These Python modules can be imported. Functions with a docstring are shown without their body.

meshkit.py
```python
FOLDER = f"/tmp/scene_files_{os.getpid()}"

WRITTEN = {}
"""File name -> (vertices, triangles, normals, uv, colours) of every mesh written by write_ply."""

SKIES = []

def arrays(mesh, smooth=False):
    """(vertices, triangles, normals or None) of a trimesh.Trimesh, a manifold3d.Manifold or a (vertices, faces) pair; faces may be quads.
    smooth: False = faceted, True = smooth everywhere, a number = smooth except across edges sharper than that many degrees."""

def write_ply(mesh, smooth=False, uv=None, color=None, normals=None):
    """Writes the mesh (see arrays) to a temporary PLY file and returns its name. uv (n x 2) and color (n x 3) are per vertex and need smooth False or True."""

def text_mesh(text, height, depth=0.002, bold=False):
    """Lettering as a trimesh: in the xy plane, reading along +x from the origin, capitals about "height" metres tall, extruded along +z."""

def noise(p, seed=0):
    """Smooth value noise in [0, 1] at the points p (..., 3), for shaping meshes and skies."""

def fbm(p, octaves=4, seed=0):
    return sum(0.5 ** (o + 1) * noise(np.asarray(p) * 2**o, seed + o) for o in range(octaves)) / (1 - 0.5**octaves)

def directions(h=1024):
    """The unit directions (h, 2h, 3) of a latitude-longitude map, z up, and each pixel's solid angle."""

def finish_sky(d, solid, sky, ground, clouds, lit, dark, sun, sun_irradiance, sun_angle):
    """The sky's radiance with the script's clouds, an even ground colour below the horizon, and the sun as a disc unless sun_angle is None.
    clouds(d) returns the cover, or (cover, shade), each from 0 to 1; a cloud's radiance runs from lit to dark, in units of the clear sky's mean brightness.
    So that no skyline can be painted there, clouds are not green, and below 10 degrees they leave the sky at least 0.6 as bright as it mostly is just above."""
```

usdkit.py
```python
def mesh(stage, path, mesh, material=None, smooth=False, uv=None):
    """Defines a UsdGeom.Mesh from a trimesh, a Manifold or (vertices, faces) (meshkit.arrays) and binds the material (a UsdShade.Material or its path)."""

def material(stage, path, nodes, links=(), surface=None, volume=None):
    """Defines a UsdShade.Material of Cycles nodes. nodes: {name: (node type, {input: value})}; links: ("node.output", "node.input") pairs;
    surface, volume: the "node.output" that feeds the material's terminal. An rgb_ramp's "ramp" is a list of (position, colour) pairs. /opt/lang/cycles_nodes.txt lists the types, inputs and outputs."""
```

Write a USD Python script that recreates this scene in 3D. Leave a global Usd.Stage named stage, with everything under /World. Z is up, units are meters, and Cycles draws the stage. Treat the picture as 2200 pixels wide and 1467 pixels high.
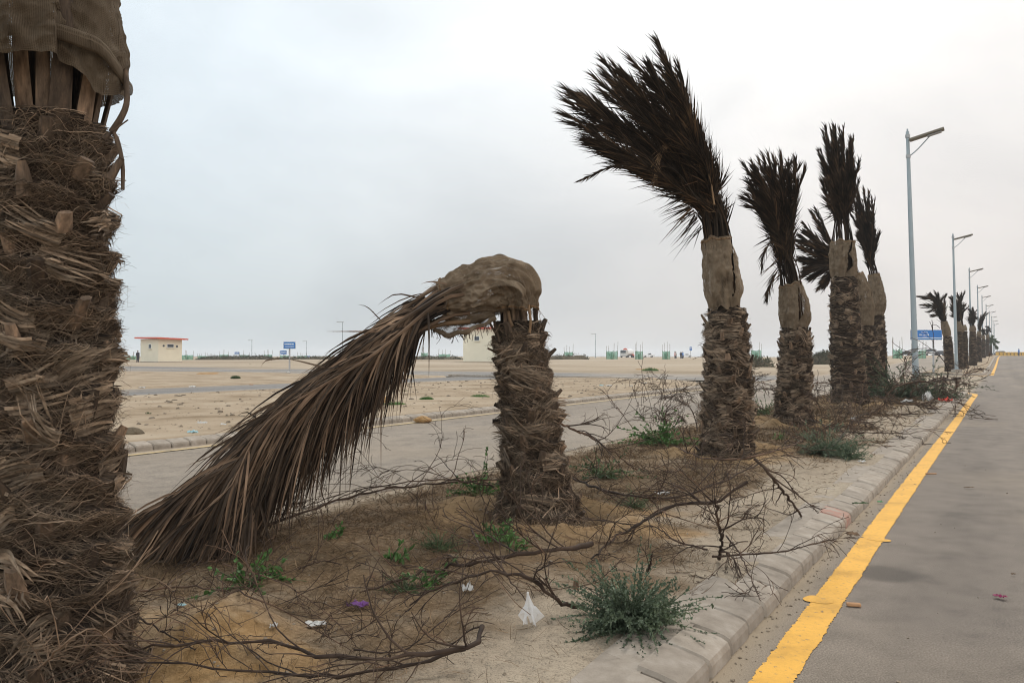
import math, numpy as np, trimesh, usdkit, meshkit
from scipy.sparse import coo_matrix
from scipy.sparse.csgraph import connected_components
from pxr import Usd, UsdGeom, UsdLux, UsdShade, Gf, Sdf, Vt

stage = Usd.Stage.CreateInMemory()
UsdGeom.SetStageUpAxis(stage, 'Z'); UsdGeom.SetStageMetersPerUnit(stage, 1.0)
world = UsdGeom.Xform.Define(stage, '/World'); stage.SetDefaultPrim(world.GetPrim())
UsdGeom.Scope.Define(stage, '/World/Looks')
PI = math.pi

# ------------------------------------------------------------------ camera, sky, sun, exposure
CAM_H, FPX, W0, H0, HORIZON = 1.4, 1776.0, 2200.0, 1467.0, 763.0
PITCH = math.atan((HORIZON - H0 / 2) / FPX)
cam = UsdGeom.Camera.Define(stage, '/World/camera')
cam.CreateHorizontalApertureAttr(36.0); cam.CreateVerticalApertureAttr(36.0 * 682 / 1024)
cam.CreateFocalLengthAttr(36.0 * FPX / W0); cam.CreateClippingRangeAttr(Gf.Vec2f(0.05, 20000))
cam.AddTranslateOp().Set(Gf.Vec3d(0, 0, CAM_H)); cam.AddRotateXOp().Set(90 + math.degrees(PITCH))
cam.CreateExposureAttr(0.16)

SUN_AZ, SUN_EL = math.radians(24), math.radians(48)          # azimuth from +Y towards +X
SUN = np.array([math.sin(SUN_AZ) * math.cos(SUN_EL), math.cos(SUN_AZ) * math.cos(SUN_EL), math.sin(SUN_EL)])
K = 10.0                                                     # cloud radiance at strength 0.1
sky_mat = usdkit.material(stage, '/World/Looks/overcast_sky', {
    'tc': ('texture_coordinate', {}),
    'sep': ('separate_xyz', {}),
    'sky': ('sky_texture', {'sky_type': 'single_scattering', 'sun_disc': False, 'sun_elevation': SUN_EL, 'sun_rotation': SUN_AZ}),
    'az': ('map_range', {'range_type': 'smoothstep', 'from_min': -0.50, 'from_max': 0.55, 'to_min': 0.0, 'to_max': 1.0, 'clamp': True}),
    'el': ('map_range', {'range_type': 'smoothstep', 'from_min': 0.0, 'from_max': 0.36, 'to_min': 0.0, 'to_max': 1.0, 'clamp': True}),
    'low': ('mix', {'color1': (0.50 * K, 0.555 * K, 0.58 * K), 'color2': (0.64 * K, 0.605 * K, 0.58 * K)}),
    'high': ('mix', {'color1': (0.755 * K, 0.84 * K, 0.895 * K), 'color2': (1.02 * K, 0.985 * K, 0.945 * K)}),
    'grad': ('mix', {}),
    'map': ('mapping', {'scale': (1.0, 1.0, 1.9)}),
    'n1': ('noise_texture', {'scale': 2.6, 'detail': 6, 'roughness': 0.52, 'distortion': 0.3}),
    'r1': ('rgb_ramp', {'ramp': [(0.32, (0.87, 0.88, 0.895)), (0.5, (0.99, 0.99, 0.995)), (0.66, (1.10, 1.095, 1.09))]}),
    'cl': ('mix', {'mix_type': 'multiply', 'fac': 1.0}),
    'all': ('mix', {'fac': 0.985}),
    'bg': ('background_shader', {'strength': 0.1})},
    [('tc.generated', 'sep.vector'), ('sep.x', 'az.value'), ('sep.z', 'el.value'),
     ('az.result', 'low.fac'), ('az.result', 'high.fac'), ('el.result', 'grad.fac'), ('low.color', 'grad.color1'), ('high.color', 'grad.color2'),
     ('tc.generated', 'map.vector'), ('map.vector', 'n1.vector'), ('n1.fac', 'r1.fac'),
     ('grad.color', 'cl.color1'), ('r1.color', 'cl.color2'), ('sky.color', 'all.color1'), ('cl.color', 'all.color2'), ('all.color', 'bg.color')],
    surface='bg.background')
dome = UsdLux.DomeLight.Define(stage, '/World/sky')
dome.CreateIntensityAttr(1.0)
UsdShade.MaterialBindingAPI.Apply(dome.GetPrim()).Bind(sky_mat)
sun = UsdLux.DistantLight.Define(stage, '/World/sun')
sun.CreateIntensityAttr(0.40); sun.CreateNormalizeAttr(True) if hasattr(sun, 'CreateNormalizeAttr') else None
sun.CreateAngleAttr(11.0); sun.CreateColorAttr(Gf.Vec3f(1.0, 0.95, 0.88))
sun.AddRotateZOp().Set(-math.degrees(SUN_AZ)); sun.AddRotateXOp().Set(-(90 - math.degrees(SUN_EL)))
for p_, k_ in ((dome, 'structure'), (sun, 'structure')):
    p_.GetPrim().SetCustomDataByKey('kind', k_)

# ------------------------------------------------------------------ picture geometry helpers
FWD = np.array([0, math.cos(PITCH), math.sin(PITCH)]); UPV = np.array([0, -math.sin(PITCH), math.cos(PITCH)])
def ray(px, py):
    return np.array([(px - W0 / 2) / FPX, 0, 0]) + UPV * (H0 / 2 - py) / FPX + FWD
def G(px, py, z=0.0):                  # where the sight line through a pixel meets height z
    r = ray(px, py); k = (z - CAM_H) / r[2]
    return np.array([0, 0, CAM_H]) + r * k
def AT(px, py, y):                     # the point of that sight line at distance y
    r = ray(px, py)
    return np.array([0, 0, CAM_H]) + r * (y / r[1])
PHI = math.atan((2155 - 1100) / FPX)
D = np.array([math.sin(PHI), math.cos(PHI)]); N = np.array([math.cos(PHI), -math.sin(PHI)])
def ramp_up(s, t=-3.0):                # gentle rise of the land beyond the junction
    s, t = np.asarray(s, float), np.asarray(t, float); y = s * D[1] + t * N[1]
    a, c = np.clip((y - 75) / 70, 0, 1), np.clip((t + 60) / 45, 0, 1)
    return 0.55 * a * a * (3 - 2 * a) + 0.80 * (1 - np.exp(-np.maximum(s - 62, 0) / 110)) * c * c * (3 - 2 * c)
def elev(x, y): return float(ramp_up(x * D[0] + y * D[1], x * N[0] + y * N[1]))
def RD(s, t, z=0.0):                   # road frame: s along the carriageway, t to the right of the camera
    s, t, z = np.broadcast_arrays(np.asarray(s, float), np.asarray(t, float), np.asarray(z, float))
    return np.stack([s * D[0] + t * N[0], s * D[1] + t * N[1], z], -1)
def ST(p):
    p = np.asarray(p); return p[..., 0] * D[0] + p[..., 1] * D[1], p[..., 0] * N[0] + p[..., 1] * N[1]
def smooth01(x): x = np.clip(x, 0, 1); return x * x * (3 - 2 * x)
def unit(v): return v / np.maximum(np.linalg.norm(v, axis=-1, keepdims=True), 1e-9)
def fb(p, o=4, seed=0): return meshkit.fbm(np.asarray(p, float), o, seed)

# ------------------------------------------------------------------ prim helpers
used, ISLAND, RANDOM = {}, set(), set()
def numbered(parent, name):
    k = (parent, name); used[k] = used.get(k, -1) + 1
    return f'{parent}/{name}' if used[k] == 0 else f'{parent}/{name}_{used[k]:03d}'
def tag(prim, label=None, cat=None, group=None, kind=None):
    for k, v in (('label', label), ('category', cat), ('group', group), ('kind', kind)):
        if v: prim.SetCustomDataByKey(k, v)
    return prim
def thing(name, label, cat, loc=(0, 0, 0), rz=0, group=None, kind=None):
    path = numbered('/World', name)
    x = UsdGeom.Xform.Define(stage, path); x.AddTranslateOp().Set(Gf.Vec3d(*map(float, loc)))
    if rz: x.AddRotateZOp().Set(math.degrees(rz))
    return tag(x.GetPrim(), label, cat, group, kind)
def obj(name, mesh, mat, parent=None, smooth=False, uv=None, label=None, cat=None, group=None, kind=None, origin=None, prim=None):
    base = parent.GetPath().pathString if parent is not None else '/World'
    if origin is not None:
        mesh = (np.asarray(mesh[0]) - np.asarray(origin), mesh[1]) if isinstance(mesh, tuple) else mesh
    mp_ = mat.GetPath().pathString; rn = np.random.default_rng(sum(map(ord, base + name)) * 7919 + used.get((base, name), 0))
    m = usdkit.mesh(stage, numbered(base, name), mesh, mat, smooth, uv)
    if mp_ in ISLAND or mp_ in RANDOM:                    # a random number for each separate piece, or for the whole object
        nv = len(m.GetPointsAttr().Get())
        if mp_ in ISLAND:
            F = np.array(m.GetFaceVertexIndicesAttr().Get()).reshape(-1, 3); e = np.vstack([F[:, :2], F[:, 1:]])
            lab_ = connected_components(coo_matrix((np.ones(len(e), np.int8), (e[:, 0], e[:, 1])), (nv, nv)), False)[1]; val = rn.uniform(0, 1, lab_.max() + 1)[lab_]
        else: val = np.full(nv, rn.uniform())
        prim = {**(prim or {}), 'rnd': val}
    if prim is not None:
        for k, v in prim.items():
            UsdGeom.PrimvarsAPI(m).CreatePrimvar(k, Sdf.ValueTypeNames.FloatArray, 'vertex').Set(Vt.FloatArray.FromNumpy(np.asarray(v, np.float32)))
    return tag(m.GetPrim(), label, cat, group, kind)
def copy_of(root, loc, rz=0, label=None, scale=None, tilt=None, group=None):
    was = root.GetCustomData()
    path = numbered('/World', root.GetName().split('_0')[0])
    x = UsdGeom.Xform.Define(stage, path); x.GetPrim().GetReferences().AddInternalReference(root.GetPath())
    x.ClearXformOpOrder()
    x.AddTranslateOp(opSuffix='here').Set(Gf.Vec3d(*map(float, loc)))
    x.AddRotateZOp(opSuffix='here').Set(math.degrees(rz))
    if tilt: x.AddRotateYOp(opSuffix='here').Set(tilt)
    if scale: x.AddScaleOp(opSuffix='here').Set(Gf.Vec3f(*([scale] * 3 if np.ndim(scale) == 0 else scale)))
    x.GetPrim().SetInstanceable(True)
    return tag(x.GetPrim(), label or was['label'], was['category'], group or was.get('group'))

# ------------------------------------------------------------------ mesh helpers
class MB:
    def __init__(self): self.v, self.f, self.u, self.n = [], [], [], 0
    def add(self, v, f, uv=None):
        v = np.asarray(v, float).reshape(-1, 3); self.v.append(v); self.f.append(np.asarray(f, int) + self.n)
        self.u.append(np.zeros((len(v), 2)) if uv is None else np.asarray(uv, float)); self.n += len(v); return self
    def mesh(self): return np.vstack(self.v), np.vstack(self.f)
    def uv(self): return np.vstack(self.u)
def tri(q): q = np.asarray(q); return np.vstack([q[:, [0, 1, 2]], q[:, [0, 2, 3]]])
def grid(nu, nv, wrap=False):
    i, j = np.meshgrid(np.arange(nu - 1), np.arange(nv if wrap else nv - 1), indexing='ij'); j2 = (j + 1) % nv
    return tri(np.stack([i * nv + j, i * nv + j2, (i + 1) * nv + j2, (i + 1) * nv + j], -1).reshape(-1, 4))
def box(cx, cy, cz, sx, sy, sz, rz=0):
    b = trimesh.creation.box([sx, sy, sz]); v = np.array(b.vertices)
    c, s = math.cos(rz), math.sin(rz); v[:, :2] = v[:, :2] @ np.array([[c, s], [-s, c]])
    return v + [cx, cy, cz], np.array(b.faces)
def chamfer_box(sx, sy, sz, ch):
    import manifold3d as m3
    pts = []
    for a in (-1, 1):
        for b in (-1, 1):
            for c in (-1, 1):
                for k in range(3):
                    p = np.array([a * sx / 2, b * sy / 2, c * sz / 2]); q = p - ch * np.array([a, b, c]); q[k] = p[k]; pts.append(q)
    m = m3.Manifold.hull_points(pts).to_mesh(); return m.vert_properties[:, :3].astype(float), m.tri_verts.astype(int)
def rot_z(v, a):
    c, s = math.cos(a), math.sin(a); v = np.array(v, float); x, y = v[..., 0].copy(), v[..., 1].copy(); v[..., 0] = c * x - s * y; v[..., 1] = s * x + c * y; return v
def ribbons(P, Wd, S, fold=0.0, nrm=None):
    """N strips of K points; Wd (N,K) full widths; S (N,K,3) or (N,1,3) sideways vectors. fold > 0 gives a third row pushed along nrm."""
    n, k = P.shape[:2]; S = np.broadcast_to(S, P.shape); off = S * Wd[..., None] / 2
    if fold:
        mid = P - np.broadcast_to(nrm, P.shape) * (fold * Wd[..., None])
        V = np.stack([P - off, mid, P + off], 2); m = 3
    else:
        V = np.stack([P - off, P + off], 2); m = 2
    a = np.arange(n)[:, None, None] * k * m + np.arange(k - 1)[None, :, None] * m + np.arange(m - 1)[None, None, :]
    q = np.stack([a, a + 1, a + m + 1, a + m], -1).reshape(-1, 4)
    u = np.broadcast_to(np.linspace(0, 1, m)[None, None, :], (n, k, m)); w = np.broadcast_to(np.linspace(0, 1, k)[None, :, None], (n, k, m))
    return V.reshape(-1, 3), tri(q), np.stack([u, w], -1).reshape(-1, 2)
def tubes(P, R, sides=5, cap=True):
    n, k = P.shape[:2]
    T = unit(np.gradient(P, axis=1)); ch = unit(P[:, -1] - P[:, 0] + 1e-6)
    ref = np.where(np.abs(ch[:, 2:3]) > 0.8, np.array([[1.0, 0.13, 0]]), np.array([[0.1, 0.05, 1.0]]))[:, None, :]
    A = unit(np.cross(T, np.broadcast_to(ref, T.shape))); B = np.cross(T, A)
    th = np.arange(sides) * 2 * PI / sides
    V = P[:, :, None, :] + R[..., None, None] * (A[:, :, None, :] * np.cos(th)[:, None] + B[:, :, None, :] * np.sin(th)[:, None])
    a = np.arange(n)[:, None, None] * k * sides + np.arange(k - 1)[None, :, None] * sides + np.arange(sides)[None, None, :]
    b = np.arange(n)[:, None, None] * k * sides + np.arange(k - 1)[None, :, None] * sides + (np.arange(sides)[None, None, :] + 1) % sides
    f = tri(np.stack([a, a + sides, b + sides, b], -1).reshape(-1, 4))
    if cap:
        for e in (0, k - 1):
            i0 = np.arange(n)[:, None] * k * sides + e * sides
            fan = np.stack([np.broadcast_to(i0, (n, sides - 2)), i0 + np.arange(1, sides - 1), i0 + np.arange(2, sides)], -1).reshape(-1, 3)
            f = np.vstack([f, fan if e else fan[:, ::-1]])
    return V.reshape(-1, 3), f
def smooth_path(pts, n, w=None):
    """Catmull-Rom through the points, n samples evenly spaced by length."""
    p = np.asarray(pts, float)
    if len(p) == 2: return p[0] + (p[1] - p[0]) * np.linspace(0, 1, n)[:, None]
    q = np.vstack([2 * p[0] - p[1], p, 2 * p[-1] - p[-2]]); out = []
    for i in range(len(p) - 1):
        t = np.linspace(0, 1, 24, endpoint=False)[:, None]; a, b, c, d = q[i:i + 4]
        out.append(0.5 * (2 * b + (c - a) * t + (2 * a - 5 * b + 4 * c - d) * t ** 2 + (3 * b - a - 3 * c + d) * t ** 3))
    out = np.vstack(out + [p[-1:]]); L = np.r_[0, np.cumsum(np.linalg.norm(np.diff(out[:, :3], axis=0), axis=1))]
    x = np.linspace(0, L[-1], n); return np.stack([np.interp(x, L, out[:, k]) for k in range(p.shape[1])], 1)

# ------------------------------------------------------------------ materials
def mat(name, nodes, links, surface): return usdkit.material(stage, '/World/Looks/' + name, nodes, links, surface=surface)
def varied(name, ramp, scale=3.0, rough=0.85, detail=5, stretch=(1, 1, 1), spec=0.25, bump=0.0, bscale=None, bdist=0.01, island=None, coord='object', translucent=0.0, rnd=None, metallic=0.0):
    """Noise-ramped colour; island: ramp of multipliers by piece; rnd: ramp of multipliers by object."""
    n = {'tc': ('texture_coordinate', {}), 'mp': ('mapping', {'scale': stretch}), 'nz': ('noise_texture', {'scale': scale, 'detail': detail, 'roughness': 0.6}),
         'rp': ('rgb_ramp', {'ramp': ramp}), 'p': ('principled_bsdf', {'roughness': rough, 'specular_ior_level': spec, 'metallic': metallic})}
    l = [('tc.' + coord, 'mp.vector'), ('mp.vector', 'nz.vector'), ('nz.fac', 'rp.fac')]; c = 'rp.color'
    if island:
        n['ge'] = ('attribute', {'attribute': 'rnd'}); ISLAND.add('/World/Looks/' + name); n['ri'] = ('rgb_ramp', {'ramp': island}); n['mi'] = ('mix', {'mix_type': 'multiply', 'fac': 1.0})
        l += [('ge.fac', 'ri.fac'), (c, 'mi.color1'), ('ri.color', 'mi.color2')]; c = 'mi.color'
    if rnd:
        n['oi'] = ('attribute', {'attribute': 'rnd'}); RANDOM.add('/World/Looks/' + name); n['rr'] = ('rgb_ramp', {'ramp': rnd}); n['mr'] = ('mix', {'mix_type': 'multiply', 'fac': 1.0})
        l += [('oi.fac', 'rr.fac'), (c, 'mr.color1'), ('rr.color', 'mr.color2')]; c = 'mr.color'
    l.append((c, 'p.base_color')); out = 'p.BSDF'
    if bump:
        n['bn'] = ('noise_texture', {'scale': bscale or scale * 6, 'detail': 6, 'roughness': 0.65}); n['bu'] = ('bump', {'strength': bump, 'distance': bdist})
        l += [('mp.vector', 'bn.vector'), ('bn.fac', 'bu.height'), ('bu.normal', 'p.normal')]
    if translucent:
        n['tr'] = ('translucent_bsdf', {}); n['mx'] = ('mix_closure', {'fac': translucent})
        l += [(c, 'tr.color'), ('p.BSDF', 'mx.closure1'), ('tr.BSDF', 'mx.closure2')]; out = 'mx.closure'
    return mat(name, n, l, out)
def g3(x): return (x, x, x)
M = {}
M['core'] = varied('trunk_core', [(0.3, (0.012, 0.008, 0.006)), (0.55, (0.035, 0.024, 0.016)), (0.75, (0.08, 0.056, 0.038))], 9, 0.95, stretch=(1, 1, 2.2), bump=0.9, bscale=40, bdist=0.02)
M['fibre'] = varied('trunk_fibre', [(0.25, (0.075, 0.052, 0.035)), (0.5, (0.168, 0.124, 0.088)), (0.75, (0.32, 0.255, 0.19))], 4, 0.9,
                    island=[(0.0, g3(0.3)), (0.45, g3(0.75)), (0.8, (1.25, 1.2, 1.15)), (0.92, (1.8, 1.72, 1.65)), (1, (3.1, 3.0, 2.9))], translucent=0.12)
M['sheath'] = varied('torn_sheath', [(0.25, (0.11, 0.076, 0.05)), (0.5, (0.22, 0.16, 0.11)), (0.8, (0.38, 0.30, 0.22))], 14, 0.85, stretch=(1, 1, 3),
                     island=[(0.0, g3(0.4)), (0.5, g3(0.85)), (1, (1.35, 1.3, 1.25))], bump=0.5, bscale=90, bdist=0.004)
M['boot'] = varied('leaf_base_wood', [(0.3, (0.045, 0.03, 0.02)), (0.55, (0.12, 0.082, 0.055)), (0.8, (0.25, 0.16, 0.10))], 10, 0.8, stretch=(4, 4, 0.8), bump=0.6, bscale=60, bdist=0.006, rnd=[(0, g3(0.35)), (0.7, g3(1.1)), (1, (2.0, 1.95, 1.9))])
M['frond'] = varied('dry_frond', [(0.3, (0.022, 0.016, 0.011)), (0.55, (0.052, 0.036, 0.024)), (0.8, (0.11, 0.076, 0.050))], 2.2, 0.7, spec=0.15,
                    island=[(0, g3(0.4)), (0.7, g3(0.95)), (0.9, (1.7, 1.5, 1.25)), (1, (2.4, 2.0, 1.6))], translucent=0.10)
M['frond_dead'] = varied('dead_frond', [(0.3, (0.058, 0.039, 0.026)), (0.55, (0.130, 0.088, 0.058)), (0.8, (0.25, 0.18, 0.125))], 2.6, 0.65, spec=0.2,
                    island=[(0, g3(0.18)), (0.5, g3(0.7)), (0.8, (1.3, 1.25, 1.2)), (1, (2.3, 2.2, 2.15))], translucent=0.08)
M['stalk'] = varied('frond_stalk', [(0.3, (0.12, 0.07, 0.035)), (0.6, (0.24, 0.145, 0.075)), (0.8, (0.34, 0.22, 0.12))], 6, 0.6, stretch=(1, 1, 0.4), rnd=[(0, g3(0.45)), (1, g3(1.15))])
M['twig'] = varied('dead_twig', [(0.3, (0.028, 0.018, 0.013)), (0.5, (0.062, 0.040, 0.028)), (0.75, (0.13, 0.082, 0.055))], 5, 0.85,
                   island=[(0, g3(0.6)), (0.75, g3(1.0)), (1, (2.0, 1.8, 1.6))], bump=0.4, bscale=80, bdist=0.003)
M['twig_pale'] = varied('pale_twig', [(0.3, (0.10, 0.062, 0.04)), (0.5, (0.19, 0.125, 0.08)), (0.75, (0.30, 0.21, 0.14))], 5, 0.85, island=[(0, g3(0.6)), (1, g3(1.2))])
def leafmat(name, c, tr=0.25, sc=6):
    c = np.array(c); return varied(name, [(0.3, tuple(c * 0.55)), (0.55, tuple(c)), (0.8, tuple(c * np.array([1.7, 1.55, 1.4])))], sc, 0.55, spec=0.3, island=[(0, g3(0.6)), (1, g3(1.35))], translucent=tr)
M['bush'] = leafmat('grey_green_leaf', (0.130, 0.168, 0.108))
M['weed'] = leafmat('fresh_green_leaf', (0.095, 0.19, 0.055))
M['weed_dull'] = leafmat('dull_green_leaf', (0.085, 0.125, 0.055))
M['needle'] = leafmat('dark_needle_leaf', (0.065, 0.085, 0.050))
M['hedge'] = leafmat('dusty_hedge_leaf', (0.075, 0.075, 0.042))
M['litter'] = varied('dry_litter', [(0.3, (0.085, 0.052, 0.028)), (0.55, (0.18, 0.118, 0.065)), (0.8, (0.32, 0.225, 0.135))], 4, 0.9, island=[(0, g3(0.45)), (0.8, g3(1.0)), (1, g3(1.6))])

def burlap(name, cell, hole_bias, tint=1.0):
    """Jute weave: two sets of threads from uv in metres, open where the cloth is thin."""
    n = {'tc': ('uvmap', {'attribute': 'st'}), 'ob': ('texture_coordinate', {}),
         'wu': ('wave_texture', {'wave_type': 'bands', 'bands_direction': 'x', 'profile': 'sine', 'scale': 0.314 / cell, 'distortion': 1.6, 'detail': 2, 'detail_scale': 0.6}),
         'wv': ('wave_texture', {'wave_type': 'bands', 'bands_direction': 'y', 'profile': 'sine', 'scale': 0.314 / cell, 'distortion': 1.6, 'detail': 2, 'detail_scale': 0.6}),
         'mx': ('math', {'math_type': 'maximum'}),
         'th': ('noise_texture', {'scale': 4.5, 'detail': 4, 'roughness': 0.6}), 'mp': ('mapping', {'scale': (3.0, 1.0, 1.0)}),
         'tr': ('map_range', {'range_type': 'smoothstep', 'from_min': hole_bias, 'from_max': hole_bias + 0.14, 'to_min': 0.12, 'to_max': 0.80, 'clamp': True}),
         'lt': ('math', {'math_type': 'less_than'}),
         'nz': ('noise_texture', {'scale': 7, 'detail': 6, 'roughness': 0.65}),
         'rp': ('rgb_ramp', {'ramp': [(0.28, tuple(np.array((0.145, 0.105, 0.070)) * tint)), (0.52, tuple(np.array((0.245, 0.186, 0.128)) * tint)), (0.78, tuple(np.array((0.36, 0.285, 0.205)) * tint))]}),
         'sh': ('map_range', {'from_min': 0.0, 'from_max': 1.0, 'to_min': 0.62, 'to_max': 1.1}), 'cm': ('mix', {'mix_type': 'multiply', 'fac': 1.0}),
         'bu': ('bump', {'strength': 0.5, 'distance': 0.003}),
         'd': ('principled_bsdf', {'roughness': 0.95, 'specular_ior_level': 0.1}), 'tl': ('translucent_bsdf', {}), 'm1': ('mix_closure', {'fac': 0.22}),
         'tp': ('transparent_bsdf', {}), 'm2': ('mix_closure', {})}
    l = [('tc.UV', 'wu.vector'), ('tc.UV', 'wv.vector'), ('wu.fac', 'mx.value1'), ('wv.fac', 'mx.value2'), ('tc.UV', 'mp.vector'), ('mp.vector', 'th.vector'), ('th.fac', 'tr.value'),
         ('mx.value', 'lt.value1'), ('tr.result', 'lt.value2'), ('ob.object', 'nz.vector'), ('nz.fac', 'rp.fac'), ('mx.value', 'sh.value'), ('rp.color', 'cm.color1'), ('sh.result', 'cm.color2'),
         ('cm.color', 'd.base_color'), ('cm.color', 'tl.color'), ('mx.value', 'bu.height'), ('bu.normal', 'd.normal'), ('d.BSDF', 'm1.closure1'), ('tl.BSDF', 'm1.closure2'),
         ('lt.value', 'm2.fac'), ('m1.closure', 'm2.closure1'), ('tp.BSDF', 'm2.closure2')]
    return mat(name, n, l, 'm2.closure')
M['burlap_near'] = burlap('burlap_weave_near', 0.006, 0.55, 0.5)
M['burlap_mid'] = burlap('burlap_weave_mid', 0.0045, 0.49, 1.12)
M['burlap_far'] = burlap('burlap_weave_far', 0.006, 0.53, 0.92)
M['burlap_loose'] = burlap('burlap_weave_loose', 0.007, 0.40, 1.0)

def ground_mat(name):
    """Sand with stains, raked relief and a cover of brown litter / orange sand where the mesh says so."""
    n = {'tc': ('texture_coordinate', {}), 'g': ('geometry', {}),
         'n1': ('noise_texture', {'scale': 0.9, 'detail': 6, 'roughness': 0.62}), 'n2': ('noise_texture', {'scale': 14, 'detail': 6, 'roughness': 0.7}), 'n3': ('noise_texture', {'scale': 110, 'detail': 3, 'roughness': 0.6}),
         'r1': ('rgb_ramp', {'ramp': [(0.28, (0.27, 0.214, 0.152)), (0.5, (0.36, 0.295, 0.22)), (0.72, (0.42, 0.355, 0.27))]}),
         'r2': ('rgb_ramp', {'ramp': [(0.3, g3(0.72)), (0.5, g3(0.98)), (0.72, g3(1.12))]}), 'm2': ('mix', {'mix_type': 'multiply', 'fac': 1.0}),
         'r3': ('rgb_ramp', {'ramp': [(0.34, g3(0.55)), (0.46, g3(1.0)), (0.7, g3(1.08))]}), 'm3': ('mix', {'mix_type': 'multiply', 'fac': 1.0}),
         'al': ('attribute', {'attribute': 'litter'}), 'rl': ('rgb_ramp', {'ramp': [(0.3, (0.075, 0.048, 0.027)), (0.5, (0.155, 0.103, 0.058)), (0.7, (0.27, 0.19, 0.115))]}), 'nl': ('noise_texture', {'scale': 38, 'detail': 6, 'roughness': 0.75}), 'ml': ('mix', {}),
         'ao': ('attribute', {'attribute': 'orange'}), 'ro': ('rgb_ramp', {'ramp': [(0.3, (0.19, 0.108, 0.042)), (0.55, (0.315, 0.198, 0.090)), (0.75, (0.39, 0.27, 0.145))]}), 'mo': ('mix', {}),
         'hs': ('math', {'math_type': 'multiply_add', 'value2': 2.2}), 'bu': ('bump', {'strength': 0.75, 'distance': 0.012}),
         'p': ('principled_bsdf', {'roughness': 0.95, 'specular_ior_level': 0.12})}
    l = [(f'g.position', f'{k}.vector') for k in ('n1', 'n2', 'n3', 'nl')] + [
         ('n1.fac', 'r1.fac'), ('n2.fac', 'r2.fac'), ('r1.color', 'm2.color1'), ('r2.color', 'm2.color2'), ('n3.fac', 'r3.fac'), ('m2.color', 'm3.color1'), ('r3.color', 'm3.color2'),
         ('n2.fac', 'ro.fac'), ('ao.fac', 'mo.fac'), ('m3.color', 'mo.color1'), ('ro.color', 'mo.color2'),
         ('nl.fac', 'rl.fac'), ('al.fac', 'ml.fac'), ('mo.color', 'ml.color1'), ('rl.color', 'ml.color2'), ('ml.color', 'p.base_color'),
         ('n2.fac', 'hs.value1'), ('n3.fac', 'hs.value3'), ('hs.value', 'bu.height'), ('bu.normal', 'p.normal')]
    return mat(name, n, l, 'p.BSDF')
M['sand'] = ground_mat('median_sand')
M['desert'] = varied('desert_sand', [(0.30, (0.20, 0.145, 0.09)), (0.42, (0.29, 0.222, 0.15)), (0.52, (0.345, 0.27, 0.19)), (0.62, (0.38, 0.305, 0.22)), (0.72, (0.42, 0.35, 0.265))], 0.55, 0.95, detail=12, spec=0.1, bump=0.7, bscale=5, bdist=0.06)
M['desert_far'] = varied('far_sand', [(0.3, (0.27, 0.21, 0.145)), (0.5, (0.36, 0.29, 0.21)), (0.7, (0.42, 0.35, 0.27))], 0.06, 0.95, detail=9, stretch=(0.6, 1, 1), spec=0.1)
M['orange_sand'] = varied('orange_sand', [(0.3, (0.24, 0.13, 0.05)), (0.55, (0.36, 0.22, 0.10)), (0.75, (0.42, 0.29, 0.16))], 6, 0.95, bump=0.6, bscale=30, bdist=0.02, spec=0.1)

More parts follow.
